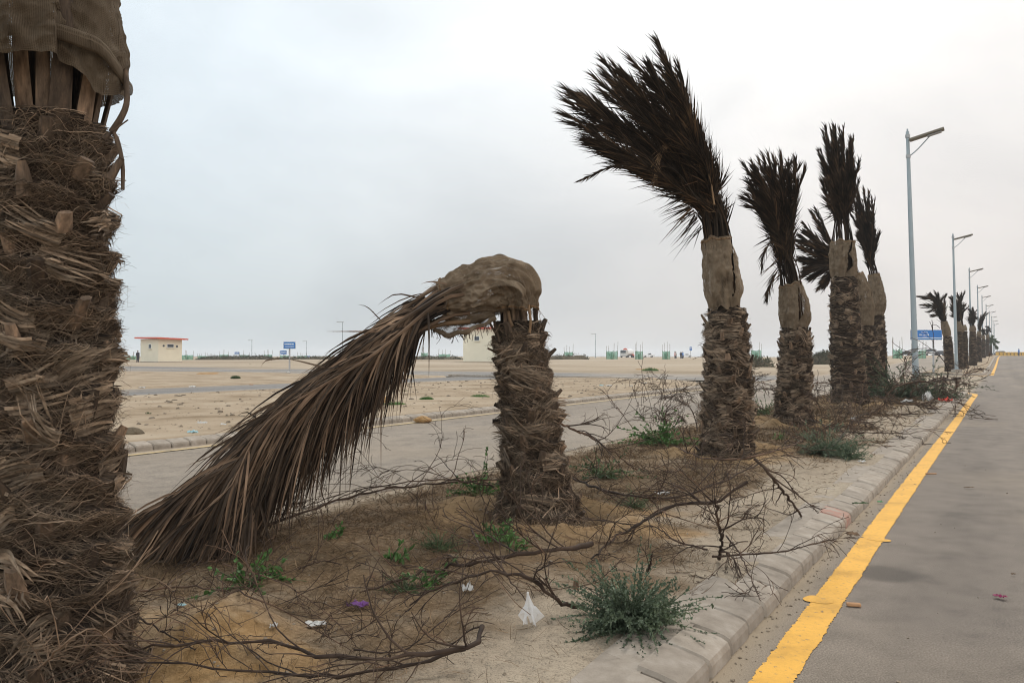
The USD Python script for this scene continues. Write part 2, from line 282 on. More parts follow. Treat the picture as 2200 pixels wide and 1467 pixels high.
def asphalt_mat(name, base, dusty):
    b = np.array(base)
    n = {'g': ('geometry', {}), 'mp': ('mapping', {'rotation': (0, 0, PHI), 'scale': (1, 1, 1)}), 'mq': ('mapping', {'scale': (1.0, 0.12, 1.0)}),
         'n1': ('noise_texture', {'scale': 0.55, 'detail': 7, 'roughness': 0.6}), 'n2': ('noise_texture', {'scale': 120, 'detail': 3, 'roughness': 0.7}), 'n3': ('noise_texture', {'scale': 3.2, 'detail': 7, 'roughness': 0.72}),
         'r1': ('rgb_ramp', {'ramp': [(0.28, tuple(b * 0.68)), (0.5, tuple(b)), (0.72, tuple(b * 1.28))]}), 'r2': ('rgb_ramp', {'ramp': [(0.32, g3(0.42)), (0.5, g3(1.0)), (0.68, g3(1.8))]}), 'm2': ('mix', {'mix_type': 'multiply', 'fac': 1.0}),
         'r3': ('rgb_ramp', {'ramp': [(0.32, g3(0.72)), (0.5, g3(1.0)), (0.68, g3(1.16))]}), 'm3': ('mix', {'mix_type': 'multiply', 'fac': 1.0}),
         'ad': ('attribute', {'attribute': 'dust'}), 'md': ('mix', {'color2': dusty}), 'as': ('attribute', {'attribute': 'stain'}), 'ms': ('mix', {'color2': tuple(b * 0.38)}),
         'v': ('voronoi_texture', {'scale': 230, 'feature': 'f1'}), 'bu': ('bump', {'strength': 0.55, 'distance': 0.004}), 'p': ('principled_bsdf', {'roughness': 0.82, 'specular_ior_level': 0.3})}
    l = [('g.position', 'mp.vector'), ('mp.vector', 'mq.vector'), ('mq.vector', 'n1.vector'), ('g.position', 'n2.vector'), ('g.position', 'n3.vector'), ('g.position', 'v.vector'),
         ('n1.fac', 'r1.fac'), ('n2.fac', 'r2.fac'), ('r1.color', 'm2.color1'), ('r2.color', 'm2.color2'), ('n3.fac', 'r3.fac'), ('m2.color', 'm3.color1'), ('r3.color', 'm3.color2'),
         ('ad.fac', 'md.fac'), ('m3.color', 'ms.color1'), ('as.fac', 'ms.fac'), ('ms.color', 'md.color1'), ('md.color', 'p.base_color'), ('v.distance', 'bu.height'), ('bu.normal', 'p.normal')]
    return mat(name, n, l, 'p.BSDF')
M['asphalt'] = asphalt_mat('asphalt_right', (0.168, 0.140, 0.115), (0.29, 0.23, 0.16))
M['asphalt_left'] = asphalt_mat('asphalt_dusty', (0.215, 0.180, 0.143), (0.31, 0.245, 0.175))
M['asphalt_far'] = asphalt_mat('asphalt_far', (0.165, 0.155, 0.145), (0.30, 0.24, 0.175))
def paint(name, c, worn, amount, scale=30):
    c, worn = np.array(c), np.array(worn)
    n = {'g': ('geometry', {}), 'n1': ('noise_texture', {'scale': scale, 'detail': 7, 'roughness': 0.75}), 'n2': ('noise_texture', {'scale': 2.5, 'detail': 5, 'roughness': 0.6}), 'n3': ('noise_texture', {'scale': 200, 'detail': 2}),
         'r1': ('rgb_ramp', {'ramp': [(amount, tuple(worn)), (amount + 0.05, tuple(c * 0.92)), (0.75, tuple(c * 1.05))]}), 'r2': ('rgb_ramp', {'ramp': [(0.32, g3(0.68)), (0.45, g3(0.9)), (0.6, g3(1.0))]}), 'm': ('mix', {'mix_type': 'multiply', 'fac': 1.0}),
         'bu': ('bump', {'strength': 0.4, 'distance': 0.003}), 'p': ('principled_bsdf', {'roughness': 0.7, 'specular_ior_level': 0.3})}
    l = [('g.position', 'n1.vector'), ('g.position', 'n2.vector'), ('g.position', 'n3.vector'), ('n1.fac', 'r1.fac'), ('n2.fac', 'r2.fac'), ('r1.color', 'm.color1'), ('r2.color', 'm.color2'), ('m.color', 'p.base_color'), ('n3.fac', 'bu.height'), ('bu.normal', 'p.normal')]
    return mat(name, n, l, 'p.BSDF')
M['yellow'] = paint('yellow_paint', (0.74, 0.39, 0.05), (0.30, 0.20, 0.085), 0.36)
M['yellow_faded'] = paint('faded_yellow_paint', (0.56, 0.42, 0.22), (0.30, 0.24, 0.16), 0.42, 12)
M['white_line'] = paint('white_line_paint', (0.62, 0.62, 0.60), (0.30, 0.27, 0.22), 0.40, 3)
M['concrete'] = varied('kerb_concrete', [(0.3, (0.25, 0.212, 0.172)), (0.5, (0.312, 0.268, 0.22)), (0.68, (0.375, 0.33, 0.28))], 9.0, 0.9, detail=9, bump=0.45, bscale=60, bdist=0.006, rnd=[(0, (0.86, 0.855, 0.85)), (1, (1.08, 1.075, 1.07))], coord='object')
M['concrete_red'] = varied('kerb_red_paint', [(0.40, (0.30, 0.235, 0.19)), (0.5, (0.36, 0.19, 0.145)), (0.60, (0.34, 0.275, 0.225))], 7, 0.85, bump=0.3)
def plain(name, c, rough=0.6, metallic=0.0, spec=0.4, var=0.12, scale=6, bump=0.0):
    c = np.array(c); return varied(name, [(0.3, tuple(c * (1 - var))), (0.6, tuple(c)), (0.8, tuple(np.minimum(c * (1 + var), 0.95)))], scale, rough, spec=spec, metallic=metallic, bump=bump)
M['galv'] = plain('galvanised_pole', (0.30, 0.345, 0.365), 0.45, 0.35, var=0.10, scale=2)
M['lamp_head'] = plain('lamp_panel', (0.16, 0.14, 0.105), 0.5, 0.1)
M['blue'] = plain('sign_blue', (0.03, 0.17, 0.48), 0.4, var=0.05)
M['white'] = plain('white_paint', (0.75, 0.75, 0.74), 0.5, var=0.04)
M['grey_metal'] = plain('grey_metal', (0.36, 0.36, 0.36), 0.5, 0.3)
M['cream'] = plain('cream_wall', (0.70, 0.64, 0.50), 0.9, var=0.07, scale=0.8)
M['cream_shade'] = M['cream']
M['red_roof'] = plain('red_roof_paint', (0.56, 0.085, 0.045), 0.6, var=0.1)
M['dark_glass'] = plain('dark_pane', (0.03, 0.04, 0.05), 0.15, spec=0.6)
M['black'] = plain('black_rubber', (0.02, 0.02, 0.022), 0.7)
M['crow'] = plain('black_feather', (0.014, 0.014, 0.017), 0.5)
M['stick'] = plain('bamboo_stick', (0.20, 0.16, 0.11), 0.8)
M['mound'] = varied('dark_spoil', [(0.3, (0.075, 0.06, 0.038)), (0.55, (0.13, 0.10, 0.065)), (0.8, (0.21, 0.17, 0.11))], 0.7, 0.95, bump=0.8, bscale=3, bdist=0.2)
M['red'] = plain('red_plastic', (0.60, 0.05, 0.025), 0.45)
M['purple'] = plain('purple_foil', (0.16, 0.045, 0.23), 0.3, spec=0.6, var=0.35, scale=30)
M['magenta'] = plain('magenta_petal', (0.28, 0.02, 0.09), 0.6, var=0.3)
M['brick'] = plain('orange_brick', (0.44, 0.24, 0.12), 0.9, var=0.25, scale=20)
M['green_plastic'] = plain('green_plastic', (0.05, 0.30, 0.10), 0.5)
M['cyan'] = plain('pale_blue_plastic', (0.30, 0.47, 0.50), 0.5)
M['paper'] = plain('white_paper', (0.52, 0.51, 0.485), 0.8, var=0.12, scale=25)
M['stone'] = varied('stone', [(0.3, (0.17, 0.13, 0.09)), (0.55, (0.29, 0.235, 0.175)), (0.8, (0.38, 0.32, 0.26))], 12, 0.9, bump=0.5, rnd=[(0, g3(0.6)), (1, g3(1.15))])
M['barrier'] = plain('barrier_yellow', (0.55, 0.32, 0.05), 0.6, var=0.2)
M['car_white'] = plain('car_white', (0.70, 0.70, 0.70), 0.25, spec=0.6, var=0.03)
M['car_dark'] = plain('car_dark', (0.05, 0.055, 0.065), 0.25, spec=0.6)
M['cloth_dark'] = plain('dark_cloth', (0.035, 0.035, 0.05), 0.9)
M['skin'] = plain('skin', (0.22, 0.13, 0.08), 0.7)
M['water'] = plain('sea_water', (0.10, 0.13, 0.14), 0.25, spec=0.5)
M['bag'] = mat('thin_plastic_bag', {'d': ('principled_bsdf', {'base_color': (0.80, 0.80, 0.80), 'roughness': 0.35}), 't': ('transparent_bsdf', {}), 'l': ('translucent_bsdf', {'color': (0.8, 0.8, 0.8)}), 'm': ('mix_closure', {'fac': 0.4}), 'x': ('mix_closure', {'fac': 0.52})},
               [('d.BSDF', 'm.closure1'), ('l.BSDF', 'm.closure2'), ('m.closure', 'x.closure1'), ('t.BSDF', 'x.closure2')], 'x.closure')
M['net'] = mat('green_shade_net', {'d': ('principled_bsdf', {'base_color': (0.10, 0.23, 0.155), 'roughness': 0.8}), 't': ('transparent_bsdf', {}), 'l': ('translucent_bsdf', {'color': (0.10, 0.25, 0.165)}), 'm': ('mix_closure', {'fac': 0.4}), 'g': ('geometry', {}), 'n': ('noise_texture', {'scale': 2.2, 'detail': 4}),
               'r': ('map_range', {'from_min': 0.3, 'from_max': 0.7, 'to_min': 0.22, 'to_max': 0.66}), 'x': ('mix_closure', {})},
               [('d.BSDF', 'm.closure1'), ('l.BSDF', 'm.closure2'), ('m.closure', 'x.closure1'), ('t.BSDF', 'x.closure2'), ('g.position', 'n.vector'), ('n.fac', 'r.value'), ('r.result', 'x.fac')], 'x.closure')

# ------------------------------------------------------------------ layout of the palms (needed by the ground)
PALM_Y = [3.40, 6.55, 10.64, 15.6, 21.4, 26.0, 32.5]
PALM_PX = [112, 1158, 1563, 1704, 1828, 1862, 1887]
palm_xy = [AT(px, HORIZON, y)[:2] for px, y in zip(PALM_PX, PALM_Y)]
NOSE_S, T_R, T_L = 33.6, -1.10, -5.25
def t_right(s):
    r = (T_R - T_L) / 2; u = np.clip((np.asarray(s, float) - NOSE_S) / r, 0, 1); return (T_R + T_L) / 2 + r * np.sqrt(1 - u * u)
def t_left(s):
    r = (T_R - T_L) / 2; u = np.clip((np.asarray(s, float) - NOSE_S) / r, 0, 1); return (T_R + T_L) / 2 - r * np.sqrt(1 - u * u)
def median_z(x, y):
    x, y = np.asarray(x, float), np.asarray(y, float); p = np.stack([x, y, 0 * x], -1)
    s, t = ST(p)
    e = smooth01(np.minimum(t_right(s) - 0.36 - t, t - t_left(s) - 0.22) / 0.9)
    z = 0.118 + e * (0.075 * (fb(p * 0.9, 3, 5) - 0.45) + 0.05 * (fb(p * 3.1, 4, 9) - 0.5) + 0.02 * (fb(p * 11, 3, 2) - 0.5)) + 0.006 * (fb(p * 30, 3, 4) - 0.5)
    z = z - (1 - e) * (0.012 - 0.022 * (fb(p * 1.7, 3, 77) - 0.5))
    for k, (cx, cy) in enumerate(palm_xy):
        d = np.hypot(x - cx, y - cy) + 0.16 * (fb(p * 2.2, 3, 30 + k) - 0.5); a = np.arctan2(y - cy, x - cx)
        lump = np.clip(3.6 * (fb(np.stack([np.cos(a) * 1.6, np.sin(a) * 1.6, 0 * a + k * 3.7], -1), 3, 3) - 0.34), 0, 1.5) * (0.55 + 0.9 * fb(p * 7, 3, 6))
        z = z - 0.13 * np.exp(-(d / 0.46) ** 4) + 0.085 * lump * np.exp(-((d - 0.74) / 0.22) ** 2)
    for (px, py, h, r) in HEAPS:
        c = G(px, py, 0.1); d2 = ((x - c[0]) ** 2 + (y - c[1]) ** 2) / r ** 2; z = z + h * np.exp(-d2) * (0.6 + 0.8 * fb(p * 6, 3, 7))
    return z
HEAPS = [(430, 1430, 0.05, 0.40), (575, 1450, 0.035, 0.30), (700, 1215, 0.06, 0.5), (900, 1120, 0.05, 0.5)]
def on_median(px, py):
    p = G(px, py, 0.12)
    for _ in range(4): p = G(px, py, float(median_z(p[0], p[1])))
    return p

# ------------------------------------------------------------------ the setting
def sheet(name, s, t0, t1, nt, zfun, mat_, dustfun=None, warp=None, smooth=True, label=None, extra=None, skirt=0.0):
    """A grid between the curves t0(s) and t1(s)."""
    s = np.asarray(s, float); u = np.linspace(0, 1, nt) if np.ndim(nt) == 0 else np.asarray(nt)
    a, b = np.broadcast_to(t0, s.shape), np.broadcast_to(t1, s.shape)
    T = a[:, None] + (b - a)[:, None] * u[None]; S = np.broadcast_to(s[:, None], T.shape)
    p = RD(S, T); p[..., 2] = zfun(p, S, T)
    if skirt:                                   # turn the rim of the sheet down into the ground
        p[0, :, 2] -= skirt; p[-1, :, 2] -= skirt; p[:, 0, 2] -= skirt; p[:, -1, 2] -= skirt
    pr = {k: f(p, S, T).ravel() for k, f in (extra or {}).items()}
    return obj(name, (p.reshape(-1, 3), grid(len(s), len(u))), mat_, smooth=smooth, prim=pr or None, kind='structure', label=label)
R2 = ramp_up
base_s = np.r_[np.linspace(-60, 120, 30), np.linspace(130, 420, 40), np.linspace(450, 3500, 30)]
# lowest sheet: the sandy plain out to the shore
c = np.array([[-900, -60], [900, -60], [900, 620], [-900, 620]], float)
gx, gy = np.meshgrid(np.linspace(-1200, 1200, 121), np.r_[np.linspace(-60, 200, 60), np.linspace(210, 640, 60)], indexing='ij')
P_ = np.stack([gx, gy, 0 * gx], -1)
sS, sT = ST(P_)
P_[..., 2] = -0.09 + ramp_up(sS, sT) - 1.2 * smooth01((gy - 380) / 200)
obj('ground', (P_.reshape(-1, 3), grid(121, 120)), M['desert_far'], smooth=True, kind='structure')
obj('sea', (np.array([[-9000, 560, -0.9], [9000, 560, -0.9], [9000, 14000, -0.9], [-9000, 14000, -0.9]], float), np.array([[0, 1, 2], [0, 2, 3]])), M['water'], kind='structure')

def road_dust(p, S, T):
    d = T - t_right(S) if True else 0
    edge = np.exp(-np.maximum(T - T_R, 0) / 0.10) * 1.1
    n = fb(np.stack([p[..., 0] * 3, p[..., 1] * 3, 0 * S], -1), 4, 12); n2 = fb(np.stack([p[..., 0] * 0.35, p[..., 1] * 0.35, 0 * S], -1), 4, 13)
    return np.clip(edge * (0.55 + 0.9 * n) + np.clip(n2 - 0.52, 0, 1) * 1.2, 0, 1)
def road_stain(p, S, T):
    o = 0 * S; q = np.stack([p[..., 0], p[..., 1], 0 * S], -1); n = fb(q * 1.6, 4, 18)
    for (px, py, rs, rt, a) in ((1905, 1235, 0.20, 0.20, 0.75), (2040, 1120, 0.5, 0.12, 0.3), (1700, 1240, 0.3, 0.05, 0.4), (2110, 1010, 0.8, 0.2, 0.25)):
        s0, t0 = ST(G(px, py)[:2]); o = np.maximum(o, a * smooth01((1.25 - np.hypot((S - s0) / rs, (T - t0) / rt) + 1.0 * (n - 0.5)) / 0.6))
    for t0, a in ((0.75, 0.20), (2.35, 0.24), (4.0, 0.18)):
        o = np.maximum(o, a * np.exp(-((T - t0 - 0.15 * np.sin(S * 0.05)) / 0.28) ** 2) * (0.4 + 1.1 * n))
    return np.clip(o, 0, 1)
near = np.r_[np.arange(1.0, 40, 0.06), np.arange(40, 140, 1.0), np.arange(140, 620, 5.0)]
sheet('road', near, T_R + 0 * near - 4.3, 9.0 + 0 * near, np.r_[0, (np.linspace(3.3, 7.3, 90)) / 13.4, np.linspace(7.5, 13.4, 24) / 13.4], lambda p, S, T: ramp_up(S, T), M['asphalt'], extra={'dust': road_dust, 'stain': road_stain})
def left_dust(p, S, T):
    n = fb(np.stack([p[..., 0] * 0.5, p[..., 1] * 0.5, 0 * S], -1), 4, 14)
    n3 = fb(np.stack([p[..., 0] * 2.2, p[..., 1] * 2.2, 0 * S], -1), 4, 15)
    return np.clip(np.exp(-(T_L - T) / 0.5) * (0.3 + n3) + np.exp(-(T + 10.85) / 0.35) * (0.2 + n3) + np.clip(n - 0.5, 0, 1), 0, 1)
ls = np.r_[np.arange(-14, 45, 0.2), np.arange(45, 140, 1.0), np.arange(140, 620, 5.0)]
sheet('side_road', ls, -11.2 + 0 * ls, T_R - 4.3 + 0 * ls, 50, lambda p, S, T: ramp_up(S, T) - 0.004, M['asphalt_left'], extra={'dust': left_dust})
cs = np.linspace(45.2, 60.5, 30)
def cross_dust(p, S, T):
    n = fb(np.stack([p[..., 0] * 0.12, p[..., 1] * 0.12, 0 * S], -1), 4, 16)
    return np.clip((n - 0.45) * 2.2 + 0.7 * np.exp(-np.minimum(S - 45.2, 60.5 - S) / 0.8), 0, 1)
sheet('cross_road', cs, -260 + 0 * cs, -11.2 + 0 * cs, 120, lambda p, S, T: ramp_up(S, T) - 0.008, M['asphalt_far'], extra={'dust': cross_dust})
def path_dust(p, S, T):
    n = fb(np.stack([p[..., 0] * 0.25, p[..., 1] * 0.25, 0 * S], -1), 4, 17); return np.clip((n - 0.5) * 2.0 + 0.8 * np.exp(-np.minimum(T + 30.8, -25.8 - T).clip(0) / 0.35), 0, 0.9)
ps = np.linspace(-70, 45.2, 100)
sheet('service_path', ps, -30.8 + 0.35 * np.sin(ps * 0.21), -25.8 + 0.3 * np.sin(ps * 0.17 + 1), 14, lambda p, S, T: ramp_up(S, T) - 0.008, M['asphalt_far'], extra={'dust': path_dust})

# raised sand: the near median, the lots
ms = np.concatenate([np.arange(0.2, 14, 0.035), np.arange(14, 24, 0.07), np.arange(24, NOSE_S + 1.9, 0.1), NOSE_S + 1.9 + np.array([0.04])])
def orange_mask(p, S, T):
    o = 0 * S
    for k, (cx, cy) in enumerate(palm_xy):
        d = np.hypot(p[..., 0] - cx, p[..., 1] - cy); n = fb(p * 2.5, 4, 40 + k)
        o = np.maximum(o, smooth01((1.25 + 1.3 * (n - 0.5) - d) / 0.4) * (0.85 if k else 0.7))
    for (px, py, h, r) in HEAPS[:2]:
        cc = G(px, py, 0.1); d = np.hypot(p[..., 0] - cc[0], p[..., 1] - cc[1]); o = np.maximum(o, smooth01((r * 1.25 - d + 0.3 * (fb(p * 5, 3, 8) - 0.5)) / 0.2))
    return np.clip(o, 0, 1) * np.clip(0.45 + 1.3 * fb(p * 4, 3, 21), 0, 1)
def litter_mask(p, S, T):
    n = fb(p * 1.3, 5, 50); n2 = fb(p * 6, 4, 51)
    m = smooth01((-1.95 - T + 2.4 * (n - 0.5)) / 0.55) * smooth01((T + 5.0) / 0.35)
    near_ = smooth01((11 - S) / 6); m = m * (0.8 + 0.2 * near_) * (0.45 + 1.3 * n2)
    for (px, py, h, r) in HEAPS[:2]:
        cc = G(px, py, 0.1); m = m * (1 - 0.85 * np.exp(-((p[..., 0] - cc[0]) ** 2 + (p[..., 1] - cc[1]) ** 2) / r ** 2))
    for k, (cx, cy) in enumerate(palm_xy):
        d = np.hypot(p[..., 0] - cx, p[..., 1] - cy); m = m * (1 - 0.75 * np.exp(-((d - 0.7) / 0.25) ** 2))
    return np.clip(m * 0.85, 0, 1)
sheet('median_sand', ms, t_left(ms) + 0.2, t_right(ms) - 0.19, 122, lambda p, S, T: median_z(p[..., 0], p[..., 1]), M['sand'], extra={'litter': litter_mask, 'orange': orange_mask})

CR = 12.5                              # corner radius of the lot's kerb
def lot_right(s): s = np.asarray(s, float); u = np.clip((s - (45.2 - CR)) / CR, 0, 1); return -10.85 - CR + CR * np.sqrt(np.maximum(1 - u * u, 0))
def lot_z(p, S, T):
    e = smooth01((lot_right(S) - 0.45 - T) / 1.2) * smooth01((T + 26.0) / 1.5) * smooth01((45.2 - S) / 2.5)
    q = np.stack([p[..., 0], p[..., 1], 0 * S], -1)
    return 0.012 + 0.10 * smooth01((lot_right(S) - T + 0.2) / 0.1) * smooth01((T + 25.8) / 3.5) * smooth01((45.2 - S) / 3) + e * (0.12 * (fb(q * 0.3, 4, 60) - 0.4) + 0.045 * (fb(q * 1.6, 4, 61) - 0.5))
las = np.r_[np.arange(-60, 2, 1.0), np.arange(2, 45.2, 0.16)]
sheet('sand_lot', las, -25.8 + 0.3 * np.sin(las * 0.17 + 1), lot_right(las) - 0.3, 130, lot_z, M['desert'], skirt=0.15)
lbs = np.linspace(-70, 45.2, 160)
def far_z(seed, amp):
    return lambda p, S, T: 0.015 + amp * np.clip(fb(np.stack([p[..., 0] * 0.09, p[..., 1] * 0.09, 0 * S], -1), 5, seed) - 0.35, 0, 1) + ramp_up(S, T) - 0.10 * smooth01((S - 300) / 100)
lot_b = sheet('sand_lot', lbs, -300 + 0 * lbs, -30.8 + 0.35 * np.sin(lbs * 0.21), np.r_[np.linspace(0, 0.8, 50), np.linspace(0.81, 1, 60)], far_z(70, 0.30), M['desert'], skirt=0.35)
lcs = np.r_[np.linspace(60.5, 130, 120), np.linspace(132, 420, 60)]
sheet('sand_plain', lcs, -420 + 0 * lcs, -11.0 + 0.2 * np.sin(lcs * 0.3), np.r_[np.linspace(0, 0.7, 90), np.linspace(0.705, 1, 80)], far_z(71, 0.35), M['desert_far'], skirt=0.35)
# far median
m2s = np.r_[np.linspace(64.0, 66.0, 12), np.linspace(67, 420, 170)]
tr2 = -3.2 + 2.0 * np.sqrt(np.clip(1 - ((66.0 - np.minimum(m2s, 66.0)) / 2.0) ** 2, 0, 1)); tl2 = -6.4 - (tr2)
sheet('far_median_sand', m2s, tl2 - 0.15 * 0, tr2, 16, lambda p, S, T: ramp_up(S) + 0.13 + 0.1 * (fb(np.stack([p[..., 0], p[..., 1], 0 * S], -1), 3, 80) - 0.5) * smooth01((tr2[:, None] - T) * 2) * smooth01((T - tl2[:, None]) * 2), M['desert'], skirt=0.2)

# kerbs: blocks along a path given in the road frame
PROF = np.array([[0.0, -0.03], [0.004, 0.048], [0.016, 0.072], [0.045, 0.087], [0.12, 0.106], [0.205, 0.121], [0.215, 0.02]])   # inwards, up
def kerb_path(kind, l):
    """(s, t, inward s, inward t) at the length l."""
    r = (T_R - T_L) / 2
    if kind == 'near':
        L1 = NOSE_S
        if l < L1: return l, T_R, 0.0, -1.0
        a = (l - L1) / r
        if a < PI: return NOSE_S + r * math.sin(a), (T_R + T_L) / 2 + r * math.cos(a), -math.sin(a), -math.cos(a)
        return NOSE_S - (l - L1 - PI * r), T_L, 0.0, 1.0
    L1 = 45.2 - CR
    if l < L1: return l, -10.85, 0.0, -1.0
    a = (l - L1) / CR
    if a < PI / 2: return L1 + CR * math.sin(a), -10.85 - CR + CR * math.cos(a), -math.sin(a), -math.cos(a)
    return 45.2, -10.85 - CR - (l - L1 - CR * PI / 2), -1.0, 0.0
def kerb_block(kind, l0, l1, rng, zoff=0.0):
    gap, n = 0.010, 4
    ls_ = [l0 + gap, l0 + gap + 0.012, l1 - gap - 0.012, l1 - gap]; jig = rng.normal(0, 0.004, 2); jz = rng.normal(0, 0.004, 3)
    V = []
    for k, l in enumerate(ls_):
        s, t, a, b = kerb_path(kind, l); ins = 0.016 if k in (0, 3) else 0.0
        pr = PROF * np.array([[1.0, 1.0]]); x = pr[:, 0] + ins * (np.arange(len(pr)) < 3) + jig[0]; z = pr[:, 1] - ins * ((np.arange(len(pr)) > 1) & (np.arange(len(pr)) < 6)) + jz[0] + jz[1] * (k / 3 - 0.5) + zoff
        V.append(RD(s + a * x, t + b * x, z))
    V = np.array(V); m = len(PROF)
    f = grid(4, m); caps = np.array([[0, i, i + 1] for i in range(1, m - 1)]); f = np.vstack([f, caps[:, ::-1], caps + 3 * m])
    c = V.reshape(-1, 3).mean(0); return V.reshape(-1, 3), f, c
def kerb(name, label, kind, l0, l1, step, seed, red=None, matn='concrete'):
    rng = np.random.default_rng(seed); root = thing(name, label, 'kerb'); l = l0; k = 0
    while l < l1:
        st = step * (1 + rng.normal(0, 0.03)); v, f, c = kerb_block(kind, l, l + st, rng)
        o = obj('kerb_block', (v, f), M['concrete_red'] if red and red[0] < l + st / 2 < red[1] else M[matn], root, smooth=18, label='concrete kerb block with faded red paint' if red and red[0] < l + st / 2 < red[1] else None)
        l += st; k += 1
    return root
kerb('kerb', 'row of rounded concrete kerb blocks beside the bright yellow line of the near road', 'near', 1.6, NOSE_S + 0.2 + PI * 1.04 * 1.03, 0.325, 1, red=(7.02, 7.38))
kerb('kerb', 'sand covered kerb on the side of the palm strip away from the yellow line', 'near', NOSE_S + PI * 2.075, NOSE_S + PI * 2.075 + 33, 0.325, 2)
kerb('kerb', 'tan kerb along the bare sand lot across the narrower road', 'lot', 4.5, 45.2 - CR + CR * PI / 2 + 8, 0.31, 3)
# low cast strip behind the near kerb
sB = np.arange(1.2, NOSE_S, 0.2)
sheet('kerb_backing', sB, t_right(sB) - 0.40 + 0.012 * np.sin(sB * 3), t_right(sB) - 0.18, 4, lambda p, S, T: 0.108 + 0.006 * np.sin(S * 2.1) + 0 * T, M['concrete'])
# kerb of the far median: rounded strip
kf = np.r_[np.linspace(63.7, 66, 18), np.linspace(67, 420, 90)]
def far_kerb(sgn):
    tt = 2.15 * np.sqrt(np.clip(1 - ((66.0 - np.minimum(kf, 66.0)) / 2.3) ** 2, 0, 1)); V = []
    for x, z in ((0, -0.02), (0.01, 0.10), (0.05, 0.14), (0.22, 0.15), (0.3, 0.02)):
        V.append(RD(kf, -3.2 + sgn * np.maximum(tt - x, 0), ramp_up(kf) + z))
    V = np.stack(V, 1); return V.reshape(-1, 3), grid(len(kf), 5)
a_, b_ = far_kerb(1), far_kerb(-1)
obj('far_kerb', MB().add(*a_).add(*b_).mesh(), M['concrete'], smooth=40, label='pale kerb round the far palm strip beyond the junction', cat='kerb')

# painted lines
def line(name, label, pts, width, mat_, z, jit=0.006, step=0.03, seed=0, dash=None):
    rng = np.random.default_rng(seed); p = smooth_path(pts, max(8, int(np.sum(np.linalg.norm(np.diff(np.array(pts), axis=0), axis=1)) / step)))
    d = unit(np.gradient(p, axis=0)); nn = np.stack([d[:, 1], -d[:, 0]], 1)
    q1 = np.arange(len(p))[:, None] * step * np.array([[9.0, 0, 0]]); wl = width / 2 + rng.normal(0, jit * 0.45, len(p)) + jit * 2.4 * (fb(q1, 3, seed + 1) - 0.5); wr = width / 2 + rng.normal(0, jit * 0.45, len(p)) + jit * 2.4 * (fb(q1 + 77, 3, seed + 2) - 0.5)
    A, B = p + nn * wl[:, None], p - nn * wr[:, None]
    V = np.stack([RD(A[:, 0], A[:, 1], z + ramp_up(A[:, 0], A[:, 1])), RD(p[:, 0], p[:, 1], z + ramp_up(p[:, 0], p[:, 1])), RD(B[:, 0], B[:, 1], z + ramp_up(B[:, 0], B[:, 1]))], 1)
    f = grid(len(p), 3); f = f[:, ::-1]
    return obj(name, (V.reshape(-1, 3), f), mat_, kind='structure')
TY = -0.866
r_ = 2.32
nose = [(NOSE_S + r_ * math.sin(a), (T_R + T_L) / 2 + r_ * math.cos(a)) for a in np.linspace(0.15, 1.9, 10)]
line('yellow_line', '', [(1.2, TY), (4, TY), (10, TY - 0.01), (20, TY + 0.01), (28, TY), (NOSE_S - 1, TY + 0.01)] + nose, 0.165, M['yellow'], 0.004, step=0.012)
line('yellow_line', '', [(66 - 2.9 * math.sin(a), -3.2 + 2.55 * math.cos(a)) for a in np.linspace(1.1, 0, 8)] + [(72, TY + 0.2), (120, TY + 0.2), (300, TY + 0.2)], 0.20, M['yellow'], 0.006, step=0.5)
lotline = [(0, -10.52), (10, -10.52), (20, -10.52), (45.2 - CR, -10.52)] + [(45.2 - CR + (CR + 0.33) * math.sin(a), -10.85 - CR + (CR + 0.33) * math.cos(a)) for a in np.linspace(0.1, 1.45, 9)]
line('faded_yellow_line', '', lotline, 0.14, M['yellow_faded'], 0.006, jit=0.01, step=0.08, seed=3)
line('white_line', '', [(52.5, -240), (52.5, -100), (52.5, -18)], 0.28, M['white_line'], 0.004, step=0.6, seed=4)
line('white_line', '', [(48.3, -60), (48.3, -40), (48.3, -13)], 0.2, M['white_line'], 0.004, step=0.6, seed=5)
line('yellow_line', '', [(66, TY + 5.5), (120, TY + 5.5), (300, TY + 5.5)], 0.14, M['white_line'], 0.006, step=0.6, seed=6)
# paint spill on the yellow line
def blob(center, rs, rt, seed, z, squash=None):
    rng = np.random.default_rng(seed); a = np.linspace(0, 2 * PI, 40, endpoint=False)
    r = 1 + 0.04 * np.sin(a * 2 + rng.uniform(0, 6)) + 0.03 * np.sin(a * 3 + rng.uniform(0, 6)) + 0.02 * np.sin(a * 7 + 1)
    s0, t0 = ST(np.array([center[0], center[1]])); v = RD(s0 + rs * r * np.sign(np.cos(a)) * np.abs(np.cos(a)) ** 0.75, t0 + rt * r * np.sign(np.sin(a)) * np.abs(np.sin(a)) ** 0.75, z); v = np.vstack([v, RD(s0, t0, z + 0.002)])
    return v, np.array([[i, (i + 1) % 40, 40] for i in range(40)])
c1 = G(1785, 1293); obj('paint_spill', blob(c1 + np.array([-0.055, 0.035, 0]), 0.075, 0.082, 3, 0.0058), M['yellow'], kind='structure')
c2 = G(1893, 1161); obj('paint_spill', blob(c2 + np.array([-0.012, 0.008, 0]), 0.05, 0.080, 5, 0.0058), M['yellow'], kind='structure')

